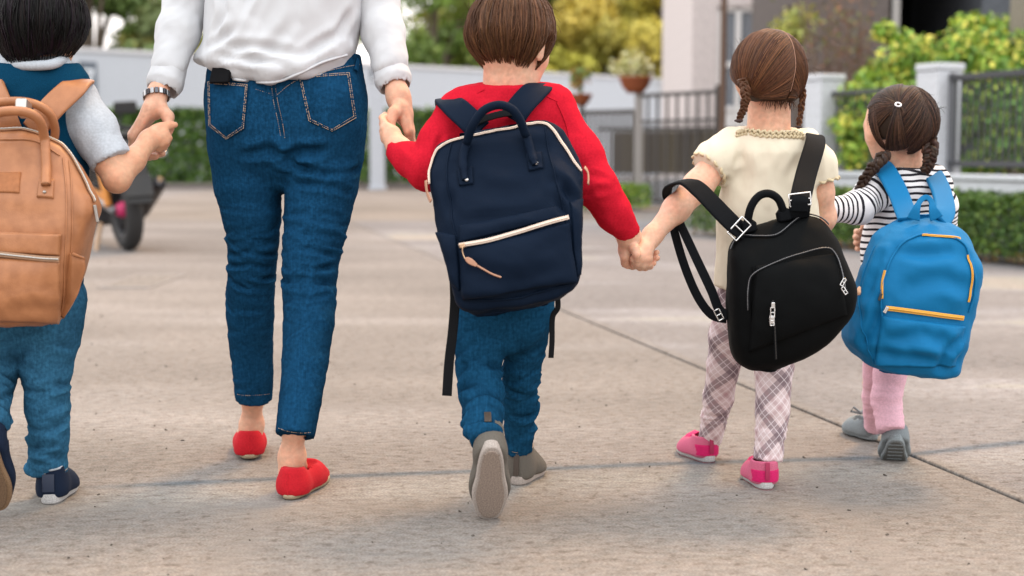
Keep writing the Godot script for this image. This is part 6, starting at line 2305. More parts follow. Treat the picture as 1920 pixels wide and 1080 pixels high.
	s.bone(at(1441, 292, 3.3), at(1440, 400, 3.3), 0.104, 0.108, 0.03, Vector3(0, 0, 1), 1.4)
	s.bone(at(1440, 400, 3.3), at(1436, 536, 3.31), 0.108, 0.1235, 0.03, Vector3(0, 0, 1), 1.35, 1)
	s.bone(at(1380, 280, 3.3), at(1505, 284, 3.3), 0.042, 0.042, 0.04)
	s.bone(at(1442, 262, 3.3), at(1442, 285, 3.3), 0.048, 0.07, 0.05)
	s.bone(at(1442, 200, 3.3), at(1442, 252, 3.305), 0.058, 0.052, 0.01, Vector3.ZERO, 1.0, 2)
	s.planes.append(Plane(Vector3(0, 1, 0.15).normalized(), Vector3(0, 1, 0.15).normalized().dot(at(1442, 246, 3.25))))
	var ycs := []
	for q in [[[1390, 262, 3.26], [1384, 320, 3.22], [1388, 380, 3.21], 0.010, 0.005], [[1352, 330, 3.26], [1372, 360, 3.22], [1410, 372, 3.2], 0.010, 0.006], [[1500, 300, 3.23], [1470, 350, 3.2], [1450, 400, 3.2], 0.012, 0.005], [[1430, 270, 3.23], [1436, 320, 3.2], [1425, 390, 3.2], 0.014, 0.004], [[1350, 420, 3.25], [1360, 470, 3.22], [1356, 525, 3.23], 0.010, 0.006], [[1380, 440, 3.22], [1384, 490, 3.2], [1376, 530, 3.2], 0.010, 0.005]]:
		var p := pts(q.slice(0, 3))
		ycs.append([p[0], p[1], q[3], q[4]])
		ycs.append([p[1], p[2], q[3], q[4]])
	s.chain(pts([[1372, 284, 3.29], [1345, 300, 3.275], [1329, 316, 3.265]]), [0.046, 0.047, 0.0455], 0.02, true)
	s.chain(pts([[1510, 288, 3.3], [1530, 310, 3.3], [1536, 340, 3.3]]), [0.046, 0.046, 0.044], 0.02, true)
	var wr := func(p: Vector3, _n: Vector3) -> float:
		return 0.0045 * noise.get_noise_3d(p.x * 17.0, p.y * 5.0, p.z * 14.0) + 0.0022 * noise_b.get_noise_3d(p.x * 30.0, p.y * 14.0, p.z * 20.0) + crease(p, ycs)
	var tn := part("top", cloth(s.net(0.0052), wr, white_c).mesh(), yel, o)
	var fr := Raw.new()
	for rw in 2:
		var ln := drape(s, [[1382, 250], [1400, 246], [1441, 249], [1482, 249], [1504, 252]], 0.002, 12)
		var pp: PackedVector3Array = ln[0]
		for k in pp.size():
			pp[k] += Vector3(0, 0.0035 * sin(k * 2.1 + rw) - 0.009 * rw, 0.003 * cos(k * 2.1))
		tube(pp, 0.0042, 6, fr)
	part("neck_frill", fr.mesh(), trim, tn)
	for q in [[[1345, 300, 3.275], [1329, 316, 3.265], 0.0455], [[1530, 310, 3.3], [1536, 340, 3.3], 0.044]]:
		var e0 := at(q[0][0], q[0][1], q[0][2])
		var e1 := at(q[1][0], q[1][1], q[1][2])
		var d := (e1 - e0).normalized()
		var bs := Basis(d.cross(Vector3(0, 0, 1)).normalized(), d, Vector3.ZERO)
		bs.z = bs.x.cross(bs.y)
		var p := PackedVector3Array()
		for k in 73:
			var an := TAU * k / 72.0
			p.append(e1 + bs * (Vector3(cos(an), 0.06 * sin(an * 13.0), sin(an)) * (q[2] + 0.002 * sin(an * 13.0 + 1.0))))
		part("sleeve_frill", tube(p, 0.0035, 6).mesh(), trim, tn)
	# plaid leggings
	var pm := mat("plaid", Color.WHITE, 0.85, 0.2)
	pm.albedo_texture = plaid_tex()
	pm.vertex_color_use_as_albedo = true
	var l := Blob.new()
	l.bone(at(1432, 520, 3.32), at(1430, 570, 3.32), 0.098, 0.10, 0.03, Vector3(0, 0, 1), 1.3)
	var lc := pts([[1388, 570, 3.32], [1366, 630, 3.35], [1357, 685, 3.38], [1347, 745, 3.445], [1331, 826, 3.518]])
	var rc := pts([[1458, 570, 3.31], [1452, 630, 3.29], [1451, 690, 3.27], [1449, 765, 3.25], [1440, 862, 3.242]])
	l.chain(lc, [0.060, 0.046, 0.0385, 0.0365, 0.029], 0.012, true)
	l.chain(rc, [0.060, 0.048, 0.0435, 0.0385, 0.0335], 0.012, true)
	var lw := func(p: Vector3, _n: Vector3) -> float: return 0.0022 * noise.get_noise_3d(p.x * 12.0, p.y * 26.0, p.z * 12.0) + 0.004 * exp(-pow((p.y - 0.12) / 0.05, 2.0)) * noise.get_noise_3d(p.x * 6.0, p.y * 70.0, p.z * 6.0)
	var lu := func(p: Vector3, _n: Vector3) -> Vector2:
		var hl := clampf((lc[0].y - p.y) / (lc[4].y - lc[0].y) * -1.0, 0.0, 1.0)
		var fll: Vector3 = lc[0].lerp(lc[4], hl)
		var frr: Vector3 = rc[0].lerp(rc[4], hl)
		var ch := lc if Vector2(p.x - fll.x, p.z - fll.z).length() < Vector2(p.x - frr.x, p.z - frr.z).length() else rc
		var k := 0
		while k < 3 and p.y < ch[k + 1].y: k += 1
		var t: float = clampf((p.y - ch[k].y) / (ch[k + 1].y - ch[k].y), 0.0, 1.0)
		var cc: Vector3 = (ch[k] as Vector3).lerp(ch[k + 1], t)
		return Vector2(atan2(p.x - cc.x, p.z - cc.z) * 0.042, p.y) / 0.125
	part("leggings", cloth(l.net(0.005), lw, white_c, lu).mesh(), pm, o)
	# pink trainers
	var pink := fabric("pink_mesh", lin(0.72, 0.16, 0.28), 0.8, 0.15, 22.0, 0.4)
	var hot := fabric("hot_pink", lin(0.60, 0.015, 0.13), 0.6, 0.08, 16.0, 0.2)
	var wh := fabric("white_rubber", Color.WHITE, 0.6)
	for q in [[xf(on_ground(1333, 868), 18), 0.165], [xf(on_ground(1438, 919), 2), 0.165]]:
		var sh := shoe(o, q[0], q[1], 0.072, 0.066, pink, wh, 0.020, 0.023)
		var hw := 0.036
		part("heel_counter", band(Vector3(0, 0.018, -0.031), 0.0312, 0.026, 0.12, 3.02), hot, sh)
		part("heel_tab", strap(PackedVector3Array([Vector3(0, 0.024, 0.0045), Vector3(0, 0.045, 0.004), Vector3(0, 0.064, 0.001)]), PackedVector3Array([Vector3(0, 0, 1), Vector3(0, 0, 1), Vector3(0, 0, 1)]), 0.010, 0.0022).mesh(), mat("dark_pink", lin(0.30, 0.008, 0.06), 0.6), sh)
		part("outsole", flat_sole(q[1], 0.072, 1.0), mat("red_rubber", lin(0.45, 0.02, 0.08), 0.7), sh)
		part("strap", strap(PackedVector3Array([Vector3(-hw, 0.03, -0.085), Vector3(-hw * 0.6, 0.055, -0.085), Vector3(0, 0.064, -0.085), Vector3(hw * 0.6, 0.055, -0.085), Vector3(hw, 0.03, -0.085)]), PackedVector3Array([Vector3(-1, 0.2, 0), Vector3(-0.6, 0.8, 0), Vector3(0, 1, 0), Vector3(0.6, 0.8, 0), Vector3(1, 0.2, 0)]), 0.024, 0.003).mesh(), hot, sh)

func band(c: Vector3, r: float, h: float, a0: float, a1: float) -> Mesh:    # a low curved strip, open towards -z
	var p := PackedVector3Array()
	var n := PackedVector3Array()
	for k in 15:
		var a := lerpf(a0, a1, k / 14.0)
		var d := Vector3(cos(a), 0, sin(a))
		p.append(c + d * r + Vector3(0, h / 2, 0))
		n.append(d)
	return strap(p, n, h, 0.002).mesh()

func plaid_tex() -> ImageTexture:
	var n := 384
	var out := PackedByteArray()
	out.resize(n * n * 3)
	var f := func(u: float) -> Vector3:   # (broad grey band, mid band, thin white line)
		var t := fposmod(u, 1.0)
		var wide := 1.0 if t < 0.26 else 0.0
		var mid := 1.0 if t > 0.52 and t < 0.62 else 0.0
		var thin := 1.0 if absf(t - 0.33) < 0.011 or absf(t - 0.13) < 0.010 or absf(t - 0.46) < 0.010 or absf(t - 0.72) < 0.011 or absf(t - 0.86) < 0.010 else 0.0
		return Vector3(wide, mid, thin)
	for y in n:
		for x in n:
			var u := float(x + y) / n
			var v := float(x - y) / n
			var a: Vector3 = f.call(u)
			var b: Vector3 = f.call(v)
			var c := Vector3(0.83, 0.76, 0.765)
			var tw := 0.75 + 0.25 * float((x + y) / 2 % 2)
			c = c.lerp(Vector3(0.44, 0.38, 0.41), (a.x * 0.62 + b.x * 0.62 - a.x * b.x * 0.30) * tw)
			c = c.lerp(Vector3(0.64, 0.50, 0.52), (a.y + b.y) * 0.35 * tw)
			c = c.lerp(Vector3(0.93, 0.90, 0.92), clampf(a.z + b.z, 0, 1) * 0.7)
			var k := (y * n + x) * 3
			out[k] = int(c.x * 255.0)
			out[k + 1] = int(c.y * 255.0)
			out[k + 2] = int(c.z * 255.0)
	return ImageTexture.create_from_image(Image.create_from_data(n, n, false, Image.FORMAT_RGB8, out))

# ------------------------------------------------------------------ girl in stripes
func build_striped_girl() -> void:
	var o := thing("person", "small girl with dark braids and a black and white striped shirt", "person", "walkers seen from behind")
	var skin := skin_mat("skin_pale", Color.WHITE)
	var hp := at(1688, 236, 3.56)
	var ht := xf(hp, 34, -4)
	var hb := head_blob(ht, 0.92, at(1702, 330, 3.56), 0.040)
	var a := Blob.new()
	a.chain(pts([[1655, 345, 3.54], [1614, 388, 3.48], [1560, 394, 3.44], [1540, 396, 3.44]]), [0.03, 0.027, 0.021, 0.018], 0.02)
	hand(a, [1540, 396, 3.44], [1526, 398, 3.45], [[[1516, 394, 3.45], [1510, 396, 3.46], [1510, 402, 3.47], [1514, 406, 3.475]], [[1516, 400, 3.455], [1510, 404, 3.465], [1512, 410, 3.475], [1517, 412, 3.48]], [[1519, 406, 3.46], [1514, 411, 3.47], [1516, 416, 3.48], [1521, 416, 3.485]], [[1523, 410, 3.465], [1520, 416, 3.47], [1522, 420, 3.48], [1526, 419, 3.485]]], [[1528, 390, 3.44], [1520, 384, 3.44], [1514, 382, 3.45], [1509, 384, 3.46]])
	var c := Blob.new()
	c.chain(pts([[1744, 345, 3.57], [1764, 420, 3.58], [1760, 445, 3.63], [1700, 455, 3.72], [1650, 452, 3.705]]), [0.03, 0.027, 0.024, 0.02, 0.0175], 0.02)
	hand(c, [1650, 452, 3.705], [1632, 450, 3.68], [[[1620, 437, 3.665], [1611, 435, 3.64], [1606, 434, 3.615], [1608, 434, 3.60]], [[1619, 446, 3.662], [1609, 445, 3.638], [1604, 444, 3.612], [1606, 444, 3.598]], [[1619, 455, 3.662], [1610, 455, 3.638], [1605, 455, 3.614], [1607, 455, 3.60]], [[1620, 463, 3.662], [1612, 465, 3.64], [1608, 466, 3.62], [1610, 466, 3.605]]], [[1636, 440, 3.66], [1628, 430, 3.65], [1622, 425, 3.64], [1618, 424, 3.63]])
	var bodyb := trunk_blob(at(1702, 400, 3.56), at(1690, 580, 3.57), 0.075)
	bodyb.chain(pts([[1645, 620, 3.6], [1640, 720, 3.66], [1640, 800, 3.74]]), [0.035, 0.028, 0.022], 0.02)
	bodyb.chain(pts([[1690, 620, 3.55], [1668, 730, 3.5], [1674, 806, 3.468]]), [0.026, 0.022, 0.018], 0.02)
	skin_part(o, [hb, a, c, bodyb], [0.004, 0.0034, 0.003, 0.014], skin)
	eyes(o, ht, 0.92)
	var hc := Transform3D(ht.basis, hp + Vector3(0, 0.008, 0.010))
	var hr := Vector3(0.086, 0.093, 0.097)
	var base := Color(0.016, 0.0085, 0.0065)
	var hi := Color(0.085, 0.042, 0.026)
	var raw := skull_cap(hc, hr, 2.15, 1.10, base * 1.4, 1.75, 2.25)
	# in the head's frame: gathered knot high at the back, parting towards the right ear
	var inv := hc.affine_inverse()
	var knot := (inv * at(1683, 195, 3.47)).normalized()
	var lroot := (inv * at(1655, 292, 3.50)).normalized()
	var rroot := (inv * at(1742, 275, 3.50)).normalized()
	var ring := []
	for k in 9:
		var an := lerpf(-2.6, 0.9, k / 8.0)
		ring.append(Vector3(sin(an) * 0.95, 0.25 + 0.25 * cos(an), -cos(an) * 0.9 + 0.1))
	raw.append(parted_locks(hc, hr, ring, [knot, knot], 700, base, hi, 0.0012, 0.08))
	var fan := []
	for k in 5:
		fan.append(lroot.lerp((inv * at(1700, 285, 3.47)).normalized(), k / 4.0))
	raw.append(parted_locks(hc, hr * 1.03, [knot, knot, knot], fan, 480, base, hi, 0.0013))
	var part_line := []
	for q in [[1712, 166, 3.54], [1728, 180, 3.49], [1740, 200, 3.47], [1748, 228, 3.48], [1742, 255, 3.485], [1728, 280, 3.485]]:
		part_line.append((inv * at(q[0], q[1], q[2])).normalized())
	var rends := [rroot + Vector3(0, 0.1, -0.1), rroot, rroot + Vector3(-0.05, -0.1, 0.05)]
	raw.append(parted_locks(hc, hr * 1.01, part_line, rends, 480, base, hi, 0.0013))
	var pl2 := []
	for q in part_line: pl2.append(q + knot * 0.05)
	raw.append(parted_locks(hc, hr * 1.01, pl2, [knot, lroot.lerp(rroot, 0.5), lroot.lerp(rroot, 0.6)], 480, base, hi, 0.0013))
	var face := []
	for q in [[1652, 178, 3.52], [1638, 196, 3.53], [1630, 214, 3.54], [1634, 234, 3.53], [1642, 254, 3.52]]:
		face.append((inv * at(q[0], q[1], q[2])).normalized())
	raw.append(parted_locks(hc, hr * 1.005, face, [knot, knot], 260, base, hi, 0.0012))
	raw.append(parted_locks(hc, hr * 1.015, [face[1].lerp(knot, 0.25), face[2].lerp(knot, 0.2), face[3].lerp(knot, 0.1), face[4], face[4].lerp(knot, 0.25), face[3].lerp(knot, 0.35)], [lroot, lroot], 520, base, hi, 0.0014))
	raw.append(flyaways(hp, 0.093, 36, base, 0.2))
	var hn := part("hair", raw.mesh(), hair_mat(), o)
	part("hair_tie", ring_of(at(1684, 196, 3.462), Basis(Vector3(1, 0.5, 0.2).normalized(), 0.8), 0.0068, 0.0068, 0.0021, 6, 20).mesh(), mat("tie_white", lin(0.75, 0.75, 0.78), 0.6), hn)
	part("braid", braid(ppts([[1660, 288, 3.49], [1646, 306, 3.47], [1632, 320, 3.47], [1618, 340, 3.475], [1606, 362, 3.48]], 8), 0.0125, base, hi, 3.4, Vector3(1, 0.5, 0.3)).mesh(), hair_mat(), hn)
	part("braid", braid(ppts([[1740, 262, 3.50], [1744, 285, 3.47], [1742, 305, 3.465], [1734, 322, 3.47]], 8), 0.0145, base, hi, 2.6, Vector3(1, 0, 0.3)).mesh(), hair_mat(), hn)
	# striped shirt: the stripes follow the height on the body, the length along the sleeves
	var m := mat("stripes", Color.WHITE, 0.85, 0.2)
	var g := PackedByteArray()
	for y in 64:
		for x in 4:
			var dk := y < 24
			g.append_array(PackedByteArray([38, 36, 42] if dk else [226, 224, 226]))
	m.albedo_texture = ImageTexture.create_from_image(Image.create_from_data(4, 64, false, Image.FORMAT_RGB8, g))
	m.vertex_color_use_as_albedo = true
	var s := Blob.new()
	s.bone(at(1702, 362, 3.56), at(1696, 460, 3.56), 0.094, 0.098, 0.03, Vector3(0, 0, 1), 1.35)
	s.bone(at(1696, 460, 3.56), at(1688, 625, 3.57), 0.098, 0.108, 0.03, Vector3(0, 0, 1), 1.3, 1)
	s.bone(at(1660, 345, 3.56), at(1752, 346, 3.56), 0.038, 0.038, 0.04)
	s.bone(at(1702, 332, 3.56), at(1702, 350, 3.56), 0.045, 0.06, 0.05)
	s.bone(at(1702, 275, 3.56), at(1702, 326, 3.565), 0.045, 0.0425, 0.01, Vector3.ZERO, 1.0, 2)
	s.planes.append(Plane(Vector3(0, 1, 0.15).normalized(), Vector3(0, 1, 0.15).normalized().dot(at(1702, 314, 3.52))))
	var wr := func(p: Vector3, _n: Vector3) -> float:
		return 0.0028 * noise.get_noise_3d(p.x * 14.0, p.y * 9.0, p.z * 14.0) + 0.0022 * noise_b.get_noise_3d(p.x * 22.0, p.y * 30.0, p.z * 20.0)
	var su := func(p: Vector3, n: Vector3) -> Vector2:
		return Vector2(0.5, (p.y + 0.12 * pow(p.x - 0.99, 2.0) * 4.0 + 0.006 * noise.get_noise_3d(p.x * 9.0, p.y * 9.0, 0)) / 0.0148)
	var sn := part("shirt", cloth(s.net(0.0048), wr, white_c, su).mesh(), m, o)
	var nb := drape(s, [[1668, 318], [1685, 316], [1702, 318], [1722, 322], [1735, 326]], 0.0, 6)
	part("neckband", tube(nb[0], 0.003, 6).mesh(), mat("stripe_dark", lin(0.02, 0.018, 0.024), 0.85), sn)
	for q in [[pts([[1668, 342, 3.55], [1634, 366, 3.51], [1608, 390, 3.475], [1548, 394, 3.435]]), [0.043, 0.041, 0.038, 0.0275]], [pts([[1740, 345, 3.56], [1762, 385, 3.575], [1766, 440, 3.60], [1700, 456, 3.72], [1652, 452, 3.71]]), [0.041, 0.040, 0.037, 0.029, 0.025]]]:
		var b := Blob.new()
		b.chain(q[0], q[1], 0.02, true)
		var ch: Array = q[0]
		var lens := [0.0]
		for k in ch.size() - 1: lens.append(lens[k] + ch[k].distance_to(ch[k + 1]))
		var au := func(p: Vector3, _n: Vector3) -> Vector2:
			var best := 1e9
			var v := 0.0
			var wsum := 0.0
			for k in ch.size() - 1:
				var ab: Vector3 = ch[k + 1] - ch[k]
				var t: float = (p - ch[k]).dot(ab) / ab.length_squared()
				var tc := clampf(t, 0.0, 1.0)
				var dist: float = p.distance_to(ch[k] + ab * tc)
				var w := exp(-dist * 160.0)
				var tt := t if (k == 0 and t < 0.0) or (k == ch.size() - 2 and t > 1.0) else tc
				v += w * (lens[k] + ab.length() * tt)
				wsum += w
			return Vector2(0.5, v / wsum / 0.0142)
		part("sleeve", cloth(b.net(0.0046), wr, white_c, au).mesh(), m, sn)
	# leggings and shoes
	var pk := fabric("pink_cotton", lin(0.78, 0.47, 0.56), 0.85, 0.06, 12.0, 0.3)
	var l := Blob.new()
	l.bone(at(1692, 560, 3.57), at(1690, 625, 3.57), 0.085, 0.088, 0.03, Vector3(0, 0, 1), 1.3)
	l.chain(pts([[1652, 630, 3.59], [1646, 700, 3.63], [1642, 745, 3.67], [1640, 800, 3.735]]), [0.05, 0.036, 0.033, 0.028], 0.012, true)
	l.chain(pts([[1690, 630, 3.56], [1668, 700, 3.52], [1662, 745, 3.505], [1670, 808, 3.462]]), [0.05, 0.0395, 0.037, 0.0335], 0.012, true)
	var lw := func(p: Vector3, _n: Vector3) -> float: return 0.0022 * noise.get_noise_3d(p.x * 12.0, p.y * 22.0, p.z * 12.0) + 0.003 * noise.get_noise_3d(p.x * 8.0, p.y * 60.0, p.z * 6.0) * exp(-pow((p.y - 0.14) / 0.06, 2.0))
	part("leggings", cloth(l.net(0.005), lw, white_c).mesh(), pk, o)
	var gr := fabric("grey_canvas", lin(0.26, 0.30, 0.32), 0.85, 0.12, 20.0, 0.4)
	var gs := fabric("grey_rubber", lin(0.30, 0.345, 0.365), 0.7, 0.2, 14.0, 0.3)
	var sh := shoe(o, xf(on_ground(1640, 829) + Vector3(0, 0.004, 0), 16), 0.150, 0.066, 0.055, gr, gs, 0.018, 0.025)
	for k in 2:
		part("bow", tube(PackedVector3Array([Vector3(0, 0.062, -0.075), Vector3(-0.02 + 0.04 * k, 0.078, -0.08), Vector3(-0.026 + 0.052 * k, 0.066, -0.083), Vector3(0, 0.060, -0.077)]), 0.0035, 6).mesh(), gr, sh)
	sh = shoe(o, xf(at(1681, 826, 3.43), -12, -38), 0.16, 0.069, 0.055, gr, gs, 0.020, 0.026)
	part("outsole", flat_sole(0.16, 0.069, 0.84), fabric("dark_grey_rubber", lin(0.15, 0.155, 0.15), 0.85, 0.3, 14.0, 0.3), sh)
	for k in 7:
		part("tread", bx(Transform3D(Basis(), Vector3(0, -0.0026, -0.02 - 0.019 * k)), Vector3(0.036, 0.0016, 0.005), 0.0005), gs, sh)

# ------------------------------------------------------------------ bags
func metal(key: String, c: Color, r := 0.3) -> StandardMaterial3D:
	return mat(key, c, r, 0.5, 0.95)

func bag_body(o: Node3D, b: Bag, ns: int, nv: int, m: Material) -> MeshInstance3D:
	var r := b.mesh(ns, nv)
	return part("body", cloth(r, b.wr, white_c).mesh(), m, o)

func rivets(parent: Node, b: Bag, list: Array, r: float, m: Material, lift := 0.005) -> void:
	for q in list:
		var g := bag_point(b, q[0], q[1], lift)
		var n: Vector3 = g[1]
		var x := n.cross(Vector3.UP).normalized()
		part("rivet", lathe(PackedVector2Array([Vector2(0, -0.002), Vector2(r, -0.002), Vector2(r, 0.0), Vector2(r * 0.7, r * 0.5), Vector2(0, r * 0.65)]), Transform3D(Basis(x, n, x.cross(n)), g[0]), 12).mesh(), m, parent)

func piping(parent: Node, called: String, b: Bag, list: Array, r: float, m: Material, lift := 0.001) -> void:
	part(called, tube(on_bag(b, list, lift, 6)[0], r, 6).mesh(), m, parent)

func build_bags() -> void:
	build_navy_bag()
	build_tan_bag()
	build_black_bag()
	build_blue_bag()

func build_navy_bag() -> void:
	var o := thing("backpack", "dark navy canvas backpack with pale zips on the boy in red", "backpack", "children's backpacks")
	var nv := fabric("navy_canvas", lin(0.0032, 0.0110, 0.029), 0.72, 0.12, 26.0, 0.25, 0.0, 0.22)
	var blk := fabric("black_webbing", lin(0.0045, 0.0055, 0.0075), 0.8, 0.12, 26.0, 0.4)
	var tape := mat("zip_tape_pale", lin(0.62, 0.50, 0.42), 0.7)
	var gold := metal("gold", lin(0.75, 0.52, 0.34), 0.3)
	var lea := mat("tan_tab", lin(0.42, 0.22, 0.14), 0.6)
	var b := bag([[890, 590, 1028, 568, 0.02, 0.12, 2.6], [858, 570, 1068, 548, 0.0, 0.155, 3.2], [846, 528, 1087, 520, 0.0, 0.165, 4.0], [832, 470, 1088, 462, 0.0, 0.16, 4.2], [821, 430, 1089, 405, 0.0, 0.15, 4.0], [813, 375, 1090, 352, 0.0, 0.135, 3.6], [806, 335, 1090, 318, 0.0, 0.115, 3.2], [808, 300, 1076, 282, 0.01, 0.095, 3.0], [818, 272, 1056, 248, 0.015, 0.08, 2.8], [838, 260, 1030, 230, 0.02, 0.065, 2.6], [862, 254, 1008, 226, 0.03, 0.055, 2.4]], 3.01)
	var cs := []
	for q in [[[1040, 265, 2.9], [1050, 330, 2.88], [1075, 375, 2.88], 0.012, 0.010], [[1020, 300, 2.9], [1045, 360, 2.87], [1060, 410, 2.87], 0.010, 0.006], [[850, 300, 2.9], [838, 340, 2.88], [845, 400, 2.88], 0.012, 0.006], [[900, 350, 2.88], [950, 365, 2.87], [1010, 345, 2.87], 0.02, 0.004], [[870, 420, 2.87], [930, 405, 2.86], [1000, 395, 2.86], 0.012, 0.004], [[880, 500, 2.86], [960, 530, 2.85], [1050, 505, 2.85], 0.02, 0.005], [[860, 560, 2.87], [950, 565, 2.85], [1060, 535, 2.85], 0.012, 0.005]]:
		var p := pts(q.slice(0, 3))
		cs.append([p[0], p[1], q[3], q[4]])
		cs.append([p[1], p[2], q[3], q[4]])
	b.wr = func(p: Vector3, _n: Vector3) -> float:
		return 0.006 * noise.get_noise_3d(p.x * 9.0, p.y * 8.0, p.z * 9.0) + 0.0030 * noise_b.get_noise_3d(p.x * 20.0, p.y * 18.0, p.z * 18.0) + 1.5 * crease(p, cs)
	bag_body(o, b, 84, 84, nv)
	# front pocket
	var pk := part("front_pocket", panel_on(b, [[862, 470], [1066, 418], [1078, 528], [868, 562]], 26, 20, 0.008, 0.012).mesh(), nv, o)
	part("pocket_flap", panel_on(b, [[862, 424], [1050, 386], [1066, 404], [862, 456]], 24, 8, 0.006, 0.004).mesh(), nv, o)
	var z := zip(o, "zip", on_bag(b, [[864, 461], [915, 452], [970, 436], [1020, 421], [1064, 408]], 0.011, 6), tape, mat("teeth_pale", lin(0.72, 0.60, 0.50), 0.45), 0.0085)
	part("slider", bx(Transform3D(Basis(Vector3(0, 0, 1), 0.25), bag_point(b, 870, 462, 0.016)[0]), Vector3(0.011, 0.009, 0.005), 0.0015), gold, z)
	part("pull_ring", tube(on_bag(b, [[872, 464], [872, 474], [877, 486], [884, 486]], 0.022, 4)[0], 0.0013, 6).mesh(), gold, z)
	var ln := on_bag(b, [[877, 484], [885, 490], [896, 498]], 0.024, 5)
	part("leather_tab", strap(ln[0], ln[1], [0.004, 0.006, 0.009, 0.010, 0.011, 0.0115, 0.011, 0.010, 0.008, 0.007, 0.005], 0.002).mesh(), lea, z)
	part("cord", tube(on_bag(b, [[893, 496], [910, 506], [925, 514], [940, 519]], 0.022, 5)[0], 0.0021, 6).mesh(), lea, z)
	# top zip round the frame
	var tz := zip(o, "zip", on_bag(b, [[810, 345], [809, 315], [816, 288], [830, 272], [860, 262], [920, 250], [985, 236], [1015, 233], [1038, 247], [1062, 282], [1086, 322]], 0.004, 6), tape, mat("teeth_pale", Color.WHITE), 0.0062)
	for q in [[[1086, 318], [1092, 330], [1094, 345]], [[810, 340], [812, 360], [818, 378]]]:
		var l2 := on_bag(b, q, 0.012, 4)
		part("leather_tab", strap(l2[0], l2[1], 0.009, 0.002).mesh(), lea, tz)
	# side folds, seams
	piping(o, "seam", b, [[846, 268], [838, 320], [846, 400], [862, 470], [868, 560]], 0.0018, nv)
	piping(o, "seam", b, [[1022, 240], [1032, 300], [1048, 360], [1060, 405], [1072, 530]], 0.0018, nv)
	piping(o, "seam", b, [[868, 563], [960, 562], [1074, 530]], 0.002, nv)
	part("side_pocket", panel_on(b, [[822, 434], [856, 442], [864, 545], [850, 530]], 10, 16, 0.006, 0.008).mesh(), nv, o)
	part("side_pocket", panel_on(b, [[1068, 378], [1088, 372], [1086, 515], [1078, 520]], 10, 16, 0.005, 0.006).mesh(), nv, o)
	# grab handles with riveted feet
	for q in [[[857, 318], [886, 313], [888, 345], [862, 350]], [[986, 290], [1015, 284], [1019, 316], [992, 322]]]:
		part("handle_foot", panel_on(b, q, 8, 8, 0.005).mesh(), nv, o)
	var hp := on_bag(b, [[873, 340], [869, 300], [875, 272]], 0.009, 5)
	var hq := on_bag(b, [[987, 258], [996, 290], [1003, 312]], 0.009, 5)
	var path: PackedVector3Array = hp[0]
	var mid := ppts([[875, 268, 2.915], [886, 236, 2.895], [906, 208, 2.89], [934, 197, 2.89], [960, 205, 2.89], [976, 228, 2.90], [986, 254, 2.915]], 5)
	for k in range(1, mid.size() - 1): path.append(mid[k])
	path.append_array(hq[0])
	path = smooth_path(path, 2)
	var rad := PackedFloat32Array()
	for k in path.size():
		var u := absf(float(k) / (path.size() - 1) - 0.5) * 2.0
		rad.append(0.0092 if u < 0.9 else 0.0065)
	part("handle", cloth(tube(path, rad, 12), null, white_c).mesh(), nv, o)
	rivets(o, b, [[872, 324], [876, 340], [1000, 294], [1005, 309]], 0.0042, metal("rivet_silver", lin(0.8, 0.8, 0.8), 0.25), 0.0095)
	# rear handle and webbing across
	part("rear_handle", strap_px([[880, 236, 2.985], [910, 222, 2.975], [950, 212, 2.975], [978, 214, 2.985]], 0.014, 0.004).mesh(), blk, o)
	# shoulder straps, over the shoulders
	for q in [[[900, 246, 2.985], [880, 225, 2.99], [856, 203, 3.02], [840, 190, 3.07, Vector3(-0.2, 1, 0.3)], [838, 192, 3.13, Vector3(0, 1, -0.4)], [842, 230, 3.175, Vector3(0, 0.2, -1)], [846, 330, 3.185, Vector3(0, 0, -1)]], [[960, 224, 2.985], [975, 200, 2.99], [998, 175, 3.02], [1016, 162, 3.07, Vector3(0.1, 1, 0.3)], [1022, 166, 3.13, Vector3(0, 1, -0.4)], [1026, 210, 3.175, Vector3(0, 0.2, -1)], [1030, 320, 3.185, Vector3(0, 0, -1)]]]:
		var sp := part("shoulder_strap", strap_px(q, 0.050, 0.008).mesh(), nv, o)
	# loose strap ends
	part("strap_end", strap_px([[850, 498, 2.99], [853, 560, 2.985], [849, 620, 2.98], [842, 680, 2.98], [838, 742, 2.98]], 0.0195, 0.002).mesh(), blk, o)
	part("strap_end", strap_px([[1044, 548, 2.98], [1046, 576, 2.98], [1036, 595, 2.98], [1035, 640, 2.98], [1033, 671, 2.98]], 0.012, 0.002, Vector3(0.5, 0.2, 1)).mesh(), blk, o)

